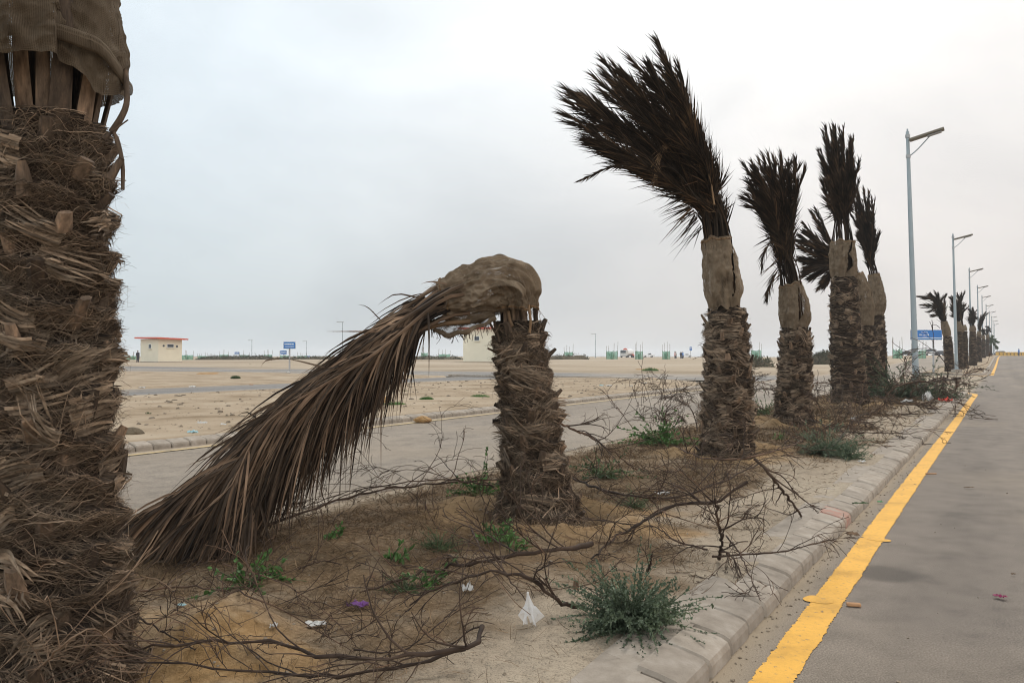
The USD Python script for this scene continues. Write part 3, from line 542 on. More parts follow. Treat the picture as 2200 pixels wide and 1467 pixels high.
# ------------------------------------------------------------------ palms
def boot_mesh(c, out, up, side, w0, w1, th, ln):
    """A cut leaf base: three tapering six-sided rings and a cut end."""
    V = []
    for k, (u, w, t) in enumerate(((-0.25, w0 * 1.1, th * 1.2), (0.25, w0, th), (0.7, (w0 + w1) / 2, th * 0.75), (1.0, w1, th * 0.6))):
        b = c + up * ln * u
        for a, d in ((-0.5, 0.0), (-0.28, 0.5), (0.28, 0.5), (0.5, 0.0), (0.28, -0.45), (-0.28, -0.45)): V.append(b + side * w * a + out * t * d)
    f = np.vstack([grid(4, 6, True), np.array([[18, 18 + i, 19 + i] for i in range(1, 5)])])
    return np.array(V), f
class Trunk:
    def __init__(self, path, radii, seed, ridge=0.03, pitch=0.125):
        self.p = smooth_path(path, 60); self.L = np.r_[0, np.cumsum(np.linalg.norm(np.diff(self.p, axis=0), axis=1))]; self.H = self.L[-1]
        self.rh, self.rr = np.array(radii).T; self.seed, self.ridge, self.pitch = seed, ridge, pitch
    def centre(self, h): return np.stack([np.interp(h, self.L, self.p[:, k]) for k in range(3)], -1)
    def R(self, h): return np.interp(h / self.H, self.rh, self.rr)
    def surf(self, th, h):
        q = np.stack([np.cos(th) * 1.6, np.sin(th) * 1.6, h * 2.0], -1)
        ph = h / self.pitch + 1.6 * fb(q, 3, self.seed) + th / (2 * PI) * 2; fr = ph - np.floor(ph)
        self.fr = fr
        q2 = np.stack([np.cos(th) * 3.0, np.sin(th) * 3.0, h * 7.0], -1)
        return self.R(h) + self.ridge * (fr ** 1.3 - 0.4) + 0.07 * self.R(h) / 0.28 * (fb(q2, 4, self.seed + 3) - 0.5)
    def at(self, th, h, lift=0.0):
        r = self.surf(th, h) + lift; c = self.centre(h)
        return c + np.stack([r * np.cos(th), r * np.sin(th), 0 * r], -1)
def trunk_parts(root, tr, rng, n_boot, n_str, wid, n_plate, kr=1.0, hair=0.14, faces=None, boot_scale=1.0, mats=('fibre', 'sheath')):
    loc = np.array(root.GetAttribute('xformOp:translate').Get())
    nth, nh = (96, 220) if n_str > 60 else (48, 100)
    TH, HH = np.meshgrid(np.linspace(0, 2 * PI, nth, endpoint=False), np.linspace(0.0, tr.H, nh), indexing='ij'); P = tr.at(TH, HH).transpose(1, 0, 2)
    top = tr.centre(np.array([tr.H]))
    v = np.vstack([P.reshape(-1, 3), top]); f = grid(nh, nth, True); i0 = (nh - 1) * nth
    f = np.vstack([f, np.array([[i0 + i, i0 + (i + 1) % nth, len(v) - 1] for i in range(nth)])])
    obj('trunk', (v - loc, f), M['core'], root, smooth=True)
    th_b = (np.arange(n_boot) * 2.39996 + rng.uniform(0, 6)) % (2 * PI); h_b = (np.arange(n_boot) + 0.5) / n_boot * tr.H * 0.985
    for a, h in zip(th_b, h_b):
        out = np.array([math.cos(a), math.sin(a), 0]); tilt = rng.uniform(0.2, 0.85); up = np.array([out[0] * math.sin(tilt), out[1] * math.sin(tilt), math.cos(tilt)]); o2 = np.cross(np.cross(up, out), up); o2 = unit(out - up * (out @ up))
        side = np.cross(up, o2) + rng.normal(0, 0.12, 3); side = unit(side)
        c = tr.at(np.array(a), np.array(max(h - 0.05, 0.02)), -0.004)
        ln = rng.uniform(0.06, 0.13) * boot_scale; w = rng.uniform(0.05, 0.10) * boot_scale
        v, f = boot_mesh(c, o2, up, side, w, w * rng.uniform(0.45, 0.8), 0.04 * boot_scale, ln)
        obj('leaf_base', (v - loc, f), M['boot'], root)
    # fibre: strands wrapped round from each leaf base
    n = n_boot * n_str; k = 10; tt = np.linspace(0, 1, k)[None]
    a0 = np.repeat(th_b, n_str) + rng.normal(0, 0.30, n); h0 = np.repeat(h_b, n_str) + rng.uniform(-0.06, 0.085, n)
    for _ in range(4):                          # most hair springs from the ridges, leaving dark clefts between
        tr.surf(a0, h0); bad = (tr.fr < 0.42) & (rng.uniform(size=n) < 0.93); h0 = np.where(bad, h0 + rng.uniform(-0.06, 0.06, n), h0)
    sg = rng.choice([-1, 1], n); span = rng.uniform(0.25, 1.15, n); slope = rng.normal(0.02, 0.26, n) * 0.28
    fam = rng.normal(0, 0.16, n_boot).repeat(n_str) * 0.28
    th = a0[:, None] + (sg * span)[:, None] * tt
    h = h0[:, None] + (slope + fam * sg)[:, None] * span[:, None] * tt + rng.normal(0, 0.02, (n, 1)) * np.sin(tt * PI) + rng.normal(0, 0.012, (n, 1)) * np.sin(tt * 2 * PI + rng.uniform(0, 6, (n, 1))) + rng.normal(0, 0.005, (n, 1)) * np.sin(tt * 5 * PI + rng.uniform(0, 6, (n, 1))) - 0.012 * tt ** 2
    cur = rng.uniform(size=(n, 1)) < 0.25; h = h + cur * (rng.normal(0, 0.022, (n, 1)) * np.sin(tt * 3.2 * PI + rng.uniform(0, 6, (n, 1))) + rng.normal(0, 0.05, (n, 1)) * tt ** 2)
    fly = np.abs(rng.normal(0, 0.010, n)) + np.where(rng.uniform(size=n) < hair, rng.uniform(0.01, 0.075, n), 0)
    lift = rng.uniform(-0.006, 0.020, (n, 1)) * kr + fly[:, None] * tt ** 2.4 + rng.normal(0, 0.004, (n, k)).cumsum(1) * 0.5
    okh = (h.max(1) < tr.H + rng.uniform(-0.03, 0.05, n)); th, h, lift, fly, span = th[okh], np.clip(h, 0.0, 99)[okh], lift[okh], fly[okh], span[okh]; n = len(th)
    P = tr.at(th, h, lift); P[..., 2] -= (fly[:, None] * tt ** 3) * rng.uniform(-0.3, 0.9, (n, 1))
    T = unit(np.gradient(P, axis=1)); O = np.stack([np.cos(th), np.sin(th), 0 * th], -1); S = unit(np.cross(T, O)); tw = rng.normal(0, 0.7, (n, 1, 1)); S = S * np.cos(tw) + O * np.sin(tw)
    Wd = wid * rng.uniform(0.5, 1.6, (n, 1)) * (1 - 0.75 * tt ** 2)
    mb = MB().add(*ribbons(P - loc, Wd, S))
    obj('fibre', mb.mesh(), M[mats[0]], root, kind='stuff')
    # torn sheath pieces: bundles of flat strips
    n = n_plate; sub = 14; k = 7; tt = np.linspace(0, 1, k)[None, None]
    a0 = rng.uniform(0, 2 * PI, n)[:, None, None]; h0 = rng.uniform(0.04, tr.H - 0.03, n)[:, None, None]; sg = rng.choice([-1, 1], n)[:, None, None]
    ln = rng.uniform(0.10, 0.30, n)[:, None, None] * np.random.default_rng(1).uniform(0.55, 1.1, (n, sub, 1)); pw = rng.uniform(0.004, 0.012, n)[:, None, None]
    ang = rng.normal(0.05, 0.30, n)[:, None, None]; j = (np.arange(sub) - (sub - 1) / 2)[None, :, None]
    Rm = tr.R(h0); wob = rng.normal(0, 0.016, (n, sub, 1))
    x = ln * tt; spread = 1 + np.abs(rng.normal(0.1, 0.4, (n, 1, 1))) * tt; wob = wob * tt + rng.normal(0, 0.05, (n, 1, 1)) * tt ** 2
    th = a0 + sg * (x * np.cos(ang) - j * pw * np.sin(ang) * spread) / Rm; h = np.clip(h0 + x * np.sin(ang) + j * pw * np.cos(ang) * spread + wob * tt, 0, tr.H + 0.02)
    curl = np.abs(rng.normal(0, 0.03, n))[:, None, None] + np.where(rng.uniform(size=(n, 1, 1)) < 0.2, 0.04, 0)
    lift = 0.010 + rng.uniform(0, 0.014, (n, 1, 1)) + curl * tt ** 2 + rng.normal(0, 0.0035, (n, sub, 1)) * (0.4 + 2 * tt) + 0.006 * np.sin(j * 0.9 + a0)
    P = tr.at(th, h, lift).reshape(n * sub, k, 3); th = th.reshape(n * sub, k)
    T = unit(np.gradient(P, axis=1)); O = np.stack([np.cos(th), np.sin(th), 0 * th], -1); S = unit(np.cross(T, O))
    Wd = np.broadcast_to(pw * 1.25 * (1 - 0.85 * np.clip((tt - 0.6) / 0.4, 0, 1) ** 1.5), (n, sub, k)).reshape(n * sub, k)
    obj('torn_sheath', MB().add(*ribbons(P - loc, Wd, S)).mesh(), M[mats[1]], root, kind='stuff')
def base_fibre(root, tr, rng, n, wid):
    """Roots and frayed fibre hanging round the foot."""
    loc = np.array(root.GetAttribute('xformOp:translate').Get()); k = 7; tt = np.linspace(0, 1, k)[None]
    th = rng.uniform(0, 2 * PI, (n, 1)) + rng.normal(0, 0.5, (n, 1)) * tt; h0 = rng.uniform(0.05, 0.5, (n, 1)) * rng.uniform(0.4, 1, (n, 1))
    h = np.clip(h0 - rng.uniform(0.08, 0.35, (n, 1)) * tt, -0.04, 9); lift = rng.uniform(0, 0.03, (n, 1)) + np.abs(rng.normal(0, 0.05, (n, 1))) * tt ** 1.5 * np.sin(tt * 2)
    P = tr.at(th, np.maximum(h, 0), lift); P[..., 2] += np.minimum(h, 0); T = unit(np.gradient(P, axis=1)); O = np.stack([np.cos(th), np.sin(th), 0 * th], -1); S = unit(np.cross(T, O) + 1e-6)
    obj('root_fibre', MB().add(*ribbons(P - loc, wid * rng.uniform(0.6, 2.2, (n, 1)) * (1 - 0.8 * tt ** 2), S)).mesh(), M['fibre'], root, kind='stuff')
def frond_mesh(path, rng, n_leaf, l_len, l_w, start=0.28, press=0.5, droop=0.0, wind=(0, 0, 0), r0=0.014, k=5, normal=None, curl=0.25):
    """One feather leaf: a tapering stalk and its leaflets. path: points of the stalk."""
    P = smooth_path(path, 22); T = unit(np.gradient(P, axis=0))
    nrm = np.array(normal if normal is not None else rng.normal(0, 1, 3)); s0 = unit(np.cross(T, np.broadcast_to(nrm, T.shape))); n0 = np.cross(s0, T)
    mb = MB(); R = r0 * (1 - 0.86 * np.linspace(0, 1, 22)); mb.add(*tubes(P[None], R[None], 5))
    u = np.repeat(np.linspace(start, 0.995, n_leaf), 2); sg = np.tile([-1, 1], n_leaf); n = len(u); u = np.clip(u + rng.normal(0, 0.006, n), start, 1)
    x = np.linspace(0, 1, 22); I = lambda A: np.stack([np.interp(u, x, A[:, c]) for c in range(3)], 1)
    p0, t, s, m = I(P), unit(I(T)), unit(I(s0)), unit(I(n0))
    a = (press + rng.normal(0, 0.20, n)) * (1.15 - 0.75 * u); lift = rng.normal(0.10, 0.28, n)
    d = unit(t * np.cos(a)[:, None] + (s * sg[:, None] + m * lift[:, None]) * np.sin(a)[:, None])
    ln = l_len * (0.55 + 0.75 * np.sin(np.clip((u - start) / (1 - start) * 0.9 + 0.1, 0, 1) * PI) ** 0.8) * rng.uniform(0.75, 1.15, n)
    tt = np.linspace(0, 1, k)[None, :, None]; W = np.array(wind, float); bend = rng.normal(0, curl, (n, 3)) * 0.5
    Q = p0[:, None] + d[:, None] * ln[:, None, None] * tt + (W[None] + np.array([0, 0, -droop])[None] + bend)[:, None] * (ln[:, None, None] * tt ** 2)
    TT = unit(np.gradient(Q, axis=1)); S = unit(np.cross(TT, m[:, None] + 0.35 * s[:, None] * sg[:, None, None])); tw = rng.normal(0, 0.5, (n, 1, 1)); NN = np.cross(S, TT); S = S * np.cos(tw) + NN * np.sin(tw)
    Wd = l_w * rng.uniform(0.7, 1.25, (n, 1)) * np.array([0.7, 1.0, 0.85, 0.5, 0.06][:k] if k == 5 else np.linspace(1, 0.08, k))[None]
    mb.add(*ribbons(Q, Wd, S, 0.22, np.cross(S, TT)))
    return mb.mesh()
def wrap_mesh(stations, nth=72, nz=60, seed=0, wr=0.05, hem=0.03, lower=None, folds=9, inner=None, seam=None, crumple=0.0, gap=0.0):
    """A cloth tube through stations (x, y, z, radius, squash): wrinkled, with an uneven hem; uv in metres."""
    p = smooth_path(np.array(stations), nz); c, r, sq = p[:, :3], p[:, 3], p[:, 4]
    T = unit(np.gradient(c, axis=0)); A = np.zeros_like(T); ref = np.array([1.0, 0, 0]) - T[0] * T[0][0]; A[0] = unit(ref)
    for i in range(1, nz): A[i] = unit(A[i - 1] - T[i] * (A[i - 1] @ T[i]))
    B = np.cross(T, A); th = np.arange(nth + 1) / nth * 2 * PI; L = np.r_[0, np.cumsum(np.linalg.norm(np.diff(c, axis=0), axis=1))]
    q = np.stack([np.cos(th)[None] * 1.2 + 0 * L[:, None], np.sin(th)[None] * 1.2 + 0 * L[:, None], L[:, None] * 1.6 + 0 * th[None]], -1)
    w = (fb(q * 1.3, 3, seed) - 0.5) * 2.0
    ph = th[None] * folds + 3.0 * fb(q * 1.1, 2, seed + 1) + L[:, None] * 2; f2 = np.sin(ph) * (0.3 + 0.9 * fb(q * 1.4, 2, seed + 2))
    fine = np.sin(th[None] * folds * 3.3 + 9 * fb(q * 1.7, 2, seed + 5)) * fb(q * 2.5, 2, seed + 6)
    rr = r[:, None] * (1 + wr * (0.9 * w + 0.75 * f2 + 0.28 * fine))
    if seam is not None:                        # one edge lies over the other
        ph2 = np.mod(th[None] - seam - 0.5 * (L / L[-1])[:, None] ** 2, 2 * PI) / (2 * PI); rr = rr + r.mean() * (0.20 * ph2 - 0.10) * (1 - np.exp(-ph2 / 0.02)) - r.mean() * 0.10 * np.exp(-ph2 / 0.02)
    V = c[:, None] + rr[..., None] * (A[:, None] * np.cos(th)[None, :, None] + B[:, None] * (np.sin(th)[None] * sq[:, None])[..., None])
    if crumple:
        cy = lambda k_, l_: np.stack([np.cos(th)[None] * k_ + 0 * L[:, None], np.sin(th)[None] * k_ + 0 * L[:, None], L[:, None] * l_ + 0.5 * np.sin(th)[None]], -1)
        rdg = lambda q_, o_, s_: 1 - 2 * np.abs(fb(q_, o_, s_) - 0.5) * 2.2
        dn = 1.0 * (rdg(cy(2.4, 2.6), 2, seed + 8) - 0.5) + 0.55 * (rdg(cy(5.5, 4.0), 2, seed + 9) - 0.5) + 0.8 * (fb(cy(1.3, 4.5), 3, seed + 10) - 0.5) + 0.42 * (rdg(cy(9, 14), 2, seed + 11) - 0.5)
        V = V + crumple * dn[..., None] * unit(V - c[:, None])
    e = hem * (fb(np.stack([np.cos(th) * 2, np.sin(th) * 2, 0 * th + seed], -1), 3, seed) - 0.5) * 2
    if lower is not None: e = e + lower(th)
    fall = np.clip(1 - L / (0.35 * L[-1]), 0, 1); V = V - T[:, None] * (fall[:, None] * e[None])[..., None]
    fall = np.clip((L - 0.7 * L[-1]) / (0.3 * L[-1]), 0, 1); V = V + T[:, None] * (fall[:, None] * np.roll(e, nth // 3)[None])[..., None]
    F = grid(nz, nth + 1)
    if gap:                                     # the edges part and show the stalks inside
        ci = F.reshape(2, -1, 3)[0]; tc = th[ci[:, 0] % (nth + 1)]; lc = (L / L[-1])[ci[:, 0] // (nth + 1)]
        off_ = np.mod(tc - (seam + 0.5 * lc ** 2) + 0.02 + 0.25 * (fb(np.stack([lc * 5, 0 * lc + seed, 0 * lc], -1), 2, 4) - 0.5), 2 * PI); keep = ~((off_ < gap * (0.25 + 0.75 * np.abs(np.sin(lc * 4.2 + seed))) * smooth01((lc - 0.08) / 0.25)))
        F = np.vstack([F.reshape(2, -1, 3)[0][keep], F.reshape(2, -1, 3)[1][keep]])
    UV = np.stack([np.broadcast_to(th[None] * r.mean(), rr.shape), np.broadcast_to(L[:, None], rr.shape)], -1)
    return (V.reshape(-1, 3), F), UV.reshape(-1, 2)
def rope(root, tr_pts, r, loc):
    v, f = tubes((np.array(tr_pts) - loc)[None], np.full((1, len(tr_pts)), r), 5); obj('tie', (v, f), M['stalk'], root)

# ---- the near palm at the left edge
rng = np.random.default_rng(11)
x, y = palm_xy[0]; z0 = float(median_z(x, y)) - 0.02
root = thing('palm_tree', 'nearest palm trunk filling the left edge, shaggy with torn fibre, under dark burlap', 'palm tree', (x, y, z0))
tp = [AT(118, 1440, y), AT(112, 1000, y), AT(108, 700, y), AT(104, 262, y)]; tp[0][2] = z0
tr = Trunk(tp, [(0, 0.33), (0.06, 0.28), (0.2, 0.243), (0.5, 0.216), (0.8, 0.207), (1, 0.19)], 21, ridge=0.075, pitch=0.155)
trunk_parts(root, tr, rng, 84, 250, 0.0024, 80, hair=0.18, boot_scale=1.0)
base_fibre(root, tr, rng, 900, 0.004)
loc = np.array([x, y, z0]); top = tr.centre(tr.H)
def petioles(root, base_c, r0, top_c, r1, n, rng, w, mat_='boot', th=0.012, up=None, bow=0.05):
    """Flat leaf stalks rising from the crown into the wrap; each is a part."""
    for i in range(n):
        a = i * 2.39996 + rng.uniform(-0.2, 0.2); q = math.sqrt((i + 0.5) / n); o = np.array([math.cos(a), math.sin(a), 0])
        p = smooth_path([base_c + o * r0 * q * 0.95 + np.array([0, 0, -0.08]), (base_c * 0.55 + top_c * 0.45) + o * ((r0 + r1) / 2 + bow) * q, top_c + o * r1 * q], 9)
        t = unit(np.gradient(p, axis=0)); s = unit(np.cross(t, o)); ww = w * rng.uniform(0.7, 1.3) * np.linspace(1.15, 0.6, 9)
        mb = MB(); V = []
        for j in range(9):
            on = unit(np.cross(s[j], t[j]));
            for cx_, cy_ in ((-0.5, 0), (-0.3, 0.5), (0.3, 0.5), (0.5, 0), (0.3, -0.35), (-0.3, -0.35)): V.append(p[j] + s[j] * ww[j] * cx_ - on * th * 2 * cy_)
        V = np.array(V); f = np.vstack([grid(9, 6, True), np.array([[48, 48 + i2, 49 + i2] for i2 in range(1, 5)])])
        obj('leaf_stalk', (V - loc, f), M[mat_], root, smooth=40)
petioles(root, top, 0.21, AT(110, -120, y), 0.24, 34, rng, 0.062)
# bowed stalk and hanging stub on the right side
for pts, w in (([AT(240, 285, y - 0.05), AT(262, 250, y - 0.05), AT(273, 215, y - 0.04), AT(270, 150, y)], 0.013), ([AT(222, 300, y - 0.1), AT(244, 285, y - 0.08), AT(262, 345, y - 0.08), AT(264, 408, y - 0.08)], 0.010),
               ([AT(236, 385, y - 0.1), AT(262, 340, y - 0.1)], 0.017), ([AT(218, 300, y - 0.08), AT(275, 258, y - 0.1)], 0.004)):
    p = smooth_path(pts, 12); v, f = tubes((p - loc)[None], (w * np.linspace(1.1, 0.7, 12))[None], 7); obj('leaf_stalk', (v, f), M['boot'], root, smooth=True)
st = [(*AT(96, 175, y), 0.285, 1.0), (*AT(98, 110, y), 0.305, 1.0), (*AT(98, 20, y), 0.300, 1.0), (*AT(92, -120, y), 0.265, 1.0), (*AT(88, -300, y), 0.21, 1.0)]
st = [(*AT(104, 205, y), 0.30, 1.0), (*AT(98, 150, y), 0.315, 1.0), (*AT(96, 60, y), 0.312, 1.0), (*AT(92, -100, y), 0.275, 1.0), (*AT(88, -300, y), 0.21, 1.0)]
low = lambda th: 0.13 * np.exp(-((np.mod(th + 0.35 + PI, 2 * PI) - PI) / 0.42) ** 2) - 0.045 + 0.03 * np.sin(th * 2)
m_, uv_ = wrap_mesh(st, 130, 110, 41, 0.05, 0.02, low, folds=6, seam=-0.95, crumple=0.03)
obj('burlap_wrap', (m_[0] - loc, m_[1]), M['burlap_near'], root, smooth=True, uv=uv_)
# rolled hem fold across the cloth and a second overlapping panel edge
th = np.linspace(-PI * 0.95, 0.35, 60); hc = AT(100, 118, y)
hz = 0.03 * np.sin(th * 1.7 + 1) + 0.02 * np.sin(th * 4) - 0.16 * smooth01((th + 0.55) / 0.8)
hp = np.stack([hc[0] + 0.318 * np.cos(th), hc[1] + 0.318 * np.sin(th), hc[2] + hz], 1)
V = []
for a in np.linspace(0, 2 * PI, 8, endpoint=False):
    V.append(hp + np.stack([np.cos(th) * 0.010 * math.cos(a), np.sin(th) * 0.010 * math.cos(a), np.full(60, 0.030 * math.sin(a)) * (0.5 + 0.8 * fb(np.stack([th * 2, 0 * th, 0 * th], 1), 2, 5))], 1))
V = np.stack(V, 1); uvh = np.stack([np.broadcast_to(th[:, None] * 0.3, (60, 8)), np.broadcast_to(np.arange(8)[None] * 0.008, (60, 8))], -1)
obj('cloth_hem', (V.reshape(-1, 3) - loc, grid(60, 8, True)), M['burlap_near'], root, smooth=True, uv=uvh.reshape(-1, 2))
for i in range(12):
    a = i * 2.4; o = np.array([math.cos(a), math.sin(a), 0]); b = AT(90, -250, y)
    obj('frond', tuple(np.array(q) - (loc if k == 0 else 0) for k, q in enumerate(frond_mesh([b + o * 0.08, b + o * 0.16 + [0, 0, 0.5], b + o * 0.4 + [-0.4, 0, 1.3], b + o * 0.6 + [-1.1, 0, 1.7]], rng, 34, 0.34, 0.02, start=0.15, press=0.4, normal=o))), M['frond'], root)

# ---- the snapped palm
rng = np.random.default_rng(12)
x, y = palm_xy[1]; z0 = float(median_z(x, y)) - 0.03; loc = np.array([x, y, z0])
root = thing('palm_tree', 'snapped palm bent over leftwards, burlap on the bend, dead fronds dragging on the ground', 'palm tree', loc)
tp = [AT(1158, 1130, y), AT(1150, 1020, y), AT(1136, 880, y), AT(1118, 760, y), AT(1112, 690, y)]; tp[0][2] = z0
tr = Trunk(tp, [(0, 0.36), (0.08, 0.325), (0.2, 0.268), (0.42, 0.218), (0.7, 0.196), (0.9, 0.182), (1, 0.150)], 22, ridge=0.05, pitch=0.14)
trunk_parts(root, tr, rng, 66, 190, 0.0032, 70, hair=0.12)
base_fibre(root, tr, rng, 1100, 0.006)
Y = y
bend_c = AT(1100, 625, Y)
# stalks that snapped over: up from the trunk top, over the bend, down to the left
for i in range(26):
    a = rng.uniform(0, 2 * PI); q = math.sqrt(rng.uniform(0.05, 1)); ox, oy = math.cos(a) * q, math.sin(a) * q
    p = smooth_path([AT(1112 + 38 * ox, 725, Y + 0.15 * oy), AT(1108 + 36 * ox, 660, Y + 0.16 * oy), AT(1085 + 30 * ox, 606 - 18 * ox, Y - 0.03 + 0.16 * oy), AT(1030, 616 + 30 * ox, Y - 0.07 + 0.16 * oy), AT(955, 640 + 34 * ox, Y - 0.12 + 0.15 * oy)], 16)
    v, f = tubes((p - loc)[None], np.full((1, 16), 0.016) * rng.uniform(0.7, 1.3), 6); obj('leaf_stalk', (v, f), M['boot'], root, smooth=True)
for pts, w, mt in (([AT(1092, 668, Y - 0.17), AT(1096, 690, Y - 0.175), AT(1101, 702, Y - 0.18)], 0.015, 'stalk'), ([AT(1060, 672, Y - 0.1), AT(1064, 700, Y - 0.12), AT(1075, 735, Y - 0.14)], 0.012, 'boot'), ([AT(1050, 690, Y - 0.1), AT(1068, 722, Y - 0.12)], 0.009, 'boot'),
                   ([AT(1135, 655, Y - 0.15), AT(1140, 690, Y - 0.17), AT(1136, 725, Y - 0.17)], 0.011, 'stalk'), ([AT(1150, 655, Y), AT(1151, 700, Y), AT(1150, 735, Y)], 0.02, 'boot'), ([AT(1048, 748, Y - 0.05), AT(1072, 760, Y)], 0.008, 'boot'), ([AT(1058, 905, Y), AT(1085, 905, Y)], 0.022, 'core'), ([AT(1062, 868, Y), AT(1085, 880, Y)], 0.018, 'boot')):
    p = smooth_path(pts, 8); v, f = tubes((p - loc)[None], np.full((1, 8), w), 6); obj('leaf_stalk', (v, f), M[mt], root, smooth=True)
px = FPX / Y
st = [(*AT(1108, 663, Y), 47 / px, 1.1), (*AT(1108, 640, Y - 0.01), 49 / px, 1.1), (*AT(1102, 618, Y - 0.03), 52 / px, 1.05), (*AT(1080, 612, Y - 0.05), 53 / px, 1.0), (*AT(1048, 618, Y - 0.07), 53 / px, 1.0), (*AT(1010, 634, Y - 0.09), 52 / px, 1.0), (*AT(975, 646, Y - 0.11), 48 / px, 1.0), (*AT(951, 652, Y - 0.12), 45 / px, 1.0)]
m_, uv_ = wrap_mesh(st, 150, 150, 43, 0.10, 0.035, None, folds=6, crumple=0.048)
obj('burlap_wrap', (m_[0] - loc, m_[1]), M['burlap_mid'], root, smooth=True, uv=uv_)
V_ = m_[0].reshape(150, 151, 3)
for row, rr_ in ((3, 0.007), (146, 0.006)): rope(root, V_[row] * 1.004 - 0.004 * V_[row].mean(0), rr_, loc)
fr = np.random.default_rng(5); ii = fr.integers(0, 150, 260); rw = fr.choice([0, 149], 260, p=[0.45, 0.55]); q0 = V_[rw, ii]; dr = np.where((rw == 0)[:, None], np.array([0, 0, -1.0]), np.array([-0.8, -0.1, -0.5])) + fr.normal(0, 0.45, (260, 3)); kk = np.linspace(0, 1, 4)[None, :, None]
obj('frayed_threads', MB().add(*ribbons(q0[:, None] + dr[:, None] * kk * fr.uniform(0.02, 0.07, (260, 1, 1)) - loc, np.full((260, 4), 0.003), unit(fr.normal(0, 1, (260, 1, 3))))).mesh(), M['twig_pale'], root, kind='stuff')
# loose flap sagging under the bundle
nf, ng = 60, 16
u = np.linspace(0, 1, nf); w = np.linspace(0, 1, ng)
top_e = np.stack([np.interp(u, [0, 0.25, 0.6, 1], [905, 945, 1005, 1062]), np.interp(u, [0, 0.25, 0.6, 1], [672, 690, 694, 676])], 1)
bot_e = np.stack([np.interp(u, [0, 0.2, 0.4, 0.65, 0.85, 1], [902, 930, 958, 1000, 1040, 1066]), np.interp(u, [0, 0.2, 0.4, 0.65, 0.85, 1], [688, 705, 722, 713, 698, 684])], 1)
V = []; UV = []
for i in range(nf):
    for j in range(ng):
        q = top_e[i] * (1 - w[j]) + bot_e[i] * w[j]; dy = -0.12 + 0.16 * math.sin(w[j] * PI) * math.sin(u[i] * PI) + 0.02 * math.sin(u[i] * 23 + w[j] * 4); V.append(AT(q[0], q[1] + 1.6 * math.sin(u[i] * 31), Y - 0.1 + dy)); UV.append((u[i] * 0.6, w[j] * 0.15))
obj('loose_flap', (np.array(V) - loc, grid(nf, ng)), M['burlap_loose'], root, smooth=True, uv=np.array(UV))
V2 = []
p = np.array([AT(*(bot_e[i] + [0, 1.6 * math.sin(u[i] * 31) - 1]), Y - 0.22) for i in range(nf)])
v, f = tubes((p - loc)[None], (0.014 + 0.012 * fb(np.stack([u * 9, 0 * u, 0 * u], 1), 2, 3))[None], 6); obj('cloth_hem', (v, f), M['burlap_mid'], root, smooth=True, uv=np.tile(np.stack([np.repeat(u * 0.6, 6), np.tile(np.arange(6) * 0.01, nf)], 1), (1, 1)))
n = 46; a = rng.uniform(905, 1062, n); uu = np.interp(a, bot_e[:, 0], bot_e[:, 1]); k = 5
P = np.stack([[AT(a[i] + rng.normal(0, 1.5) + 4 * math.sin(j + i) * (j > 2), uu[i] + j * rng.uniform(0.5, 7) - 2, Y - 0.22) for j in range(k)] for i in range(n)])
obj('loose_threads', MB().add(*ribbons(P - loc, np.full((n, k), 0.004), np.broadcast_to(np.array([1.0, 0.2, 0]), P.shape))).mesh(), M['twig'], root, kind='stuff')
# the fallen fronds
start_c = [950, 648]
for i in range(44):
    v_ = i / 43.0; a = rng.uniform(-1, 1)
    # v_ runs from the upper, far-reaching fronds to the lower, shorter ones
    dy_ = rng.normal(0, 0.17)
    p0 = AT(1000 + rng.normal(0, 10), 608 + 60 * v_ + rng.normal(0, 4), Y - 0.1 + dy_ * 0.5)
    p1 = AT(935 + rng.normal(0, 6), 622 + 68 * v_ + rng.normal(0, 5), Y - 0.16 + dy_ * 0.7)
    p2 = AT(780 - 0 * v_ + rng.normal(0, 12), 742 + 66 * v_ + rng.normal(0, 10), Y - 0.35 + dy_)
    p3 = AT(585 + 20 * v_ + rng.normal(0, 14), 898 + 72 * v_ + rng.normal(0, 14), Y - 0.62 + dy_ * 1.2)
    far = rng.uniform(0, 1)
    ex, ey = 268 + 150 * v_ + 80 * far, 1112 + 62 * v_ - 20 * far * (1 - v_)
    p4 = AT(430 + 70 * v_ + 40 * far, 1022 + 76 * v_, Y - 0.95 + dy_ * 1.2); p5 = AT(ex, ey, Y - 1.2 + dy_)
    for q in (p3, p4, p5): q[2] = max(q[2], 0.16)
    ln = rng.uniform(0.34, 0.5)
    m = frond_mesh([p0, p1, p2, p3, p4, p5], rng, 72, ln, 0.017, start=0.13, press=0.28, droop=0.42 + 0.25 * v_, r0=0.016, normal=[0.2, -1, 0.5 + rng.normal(0, 0.3)], curl=0.16)
    m[0][:, 2] = np.maximum(m[0][:, 2], 0.13 + 0.02 * np.sin(m[0][:, 0] * 40))
    obj('frond', (m[0] - loc, m[1]), M['frond_dead'], root)
for pts in ([AT(1010, 690, Y - 0.26), AT(935, 700, Y - 0.28), AT(850, 738, Y - 0.32), AT(770, 785, Y - 0.42), AT(690, 860, Y - 0.55)],):
    p = smooth_path(pts, 20); v, f = tubes((p - loc)[None], np.linspace(0.020, 0.007, 20)[None], 6); obj('leaf_stalk', (v, f), M['stalk'], root, smooth=True, label='pale broken leaf stalk under the bundle')
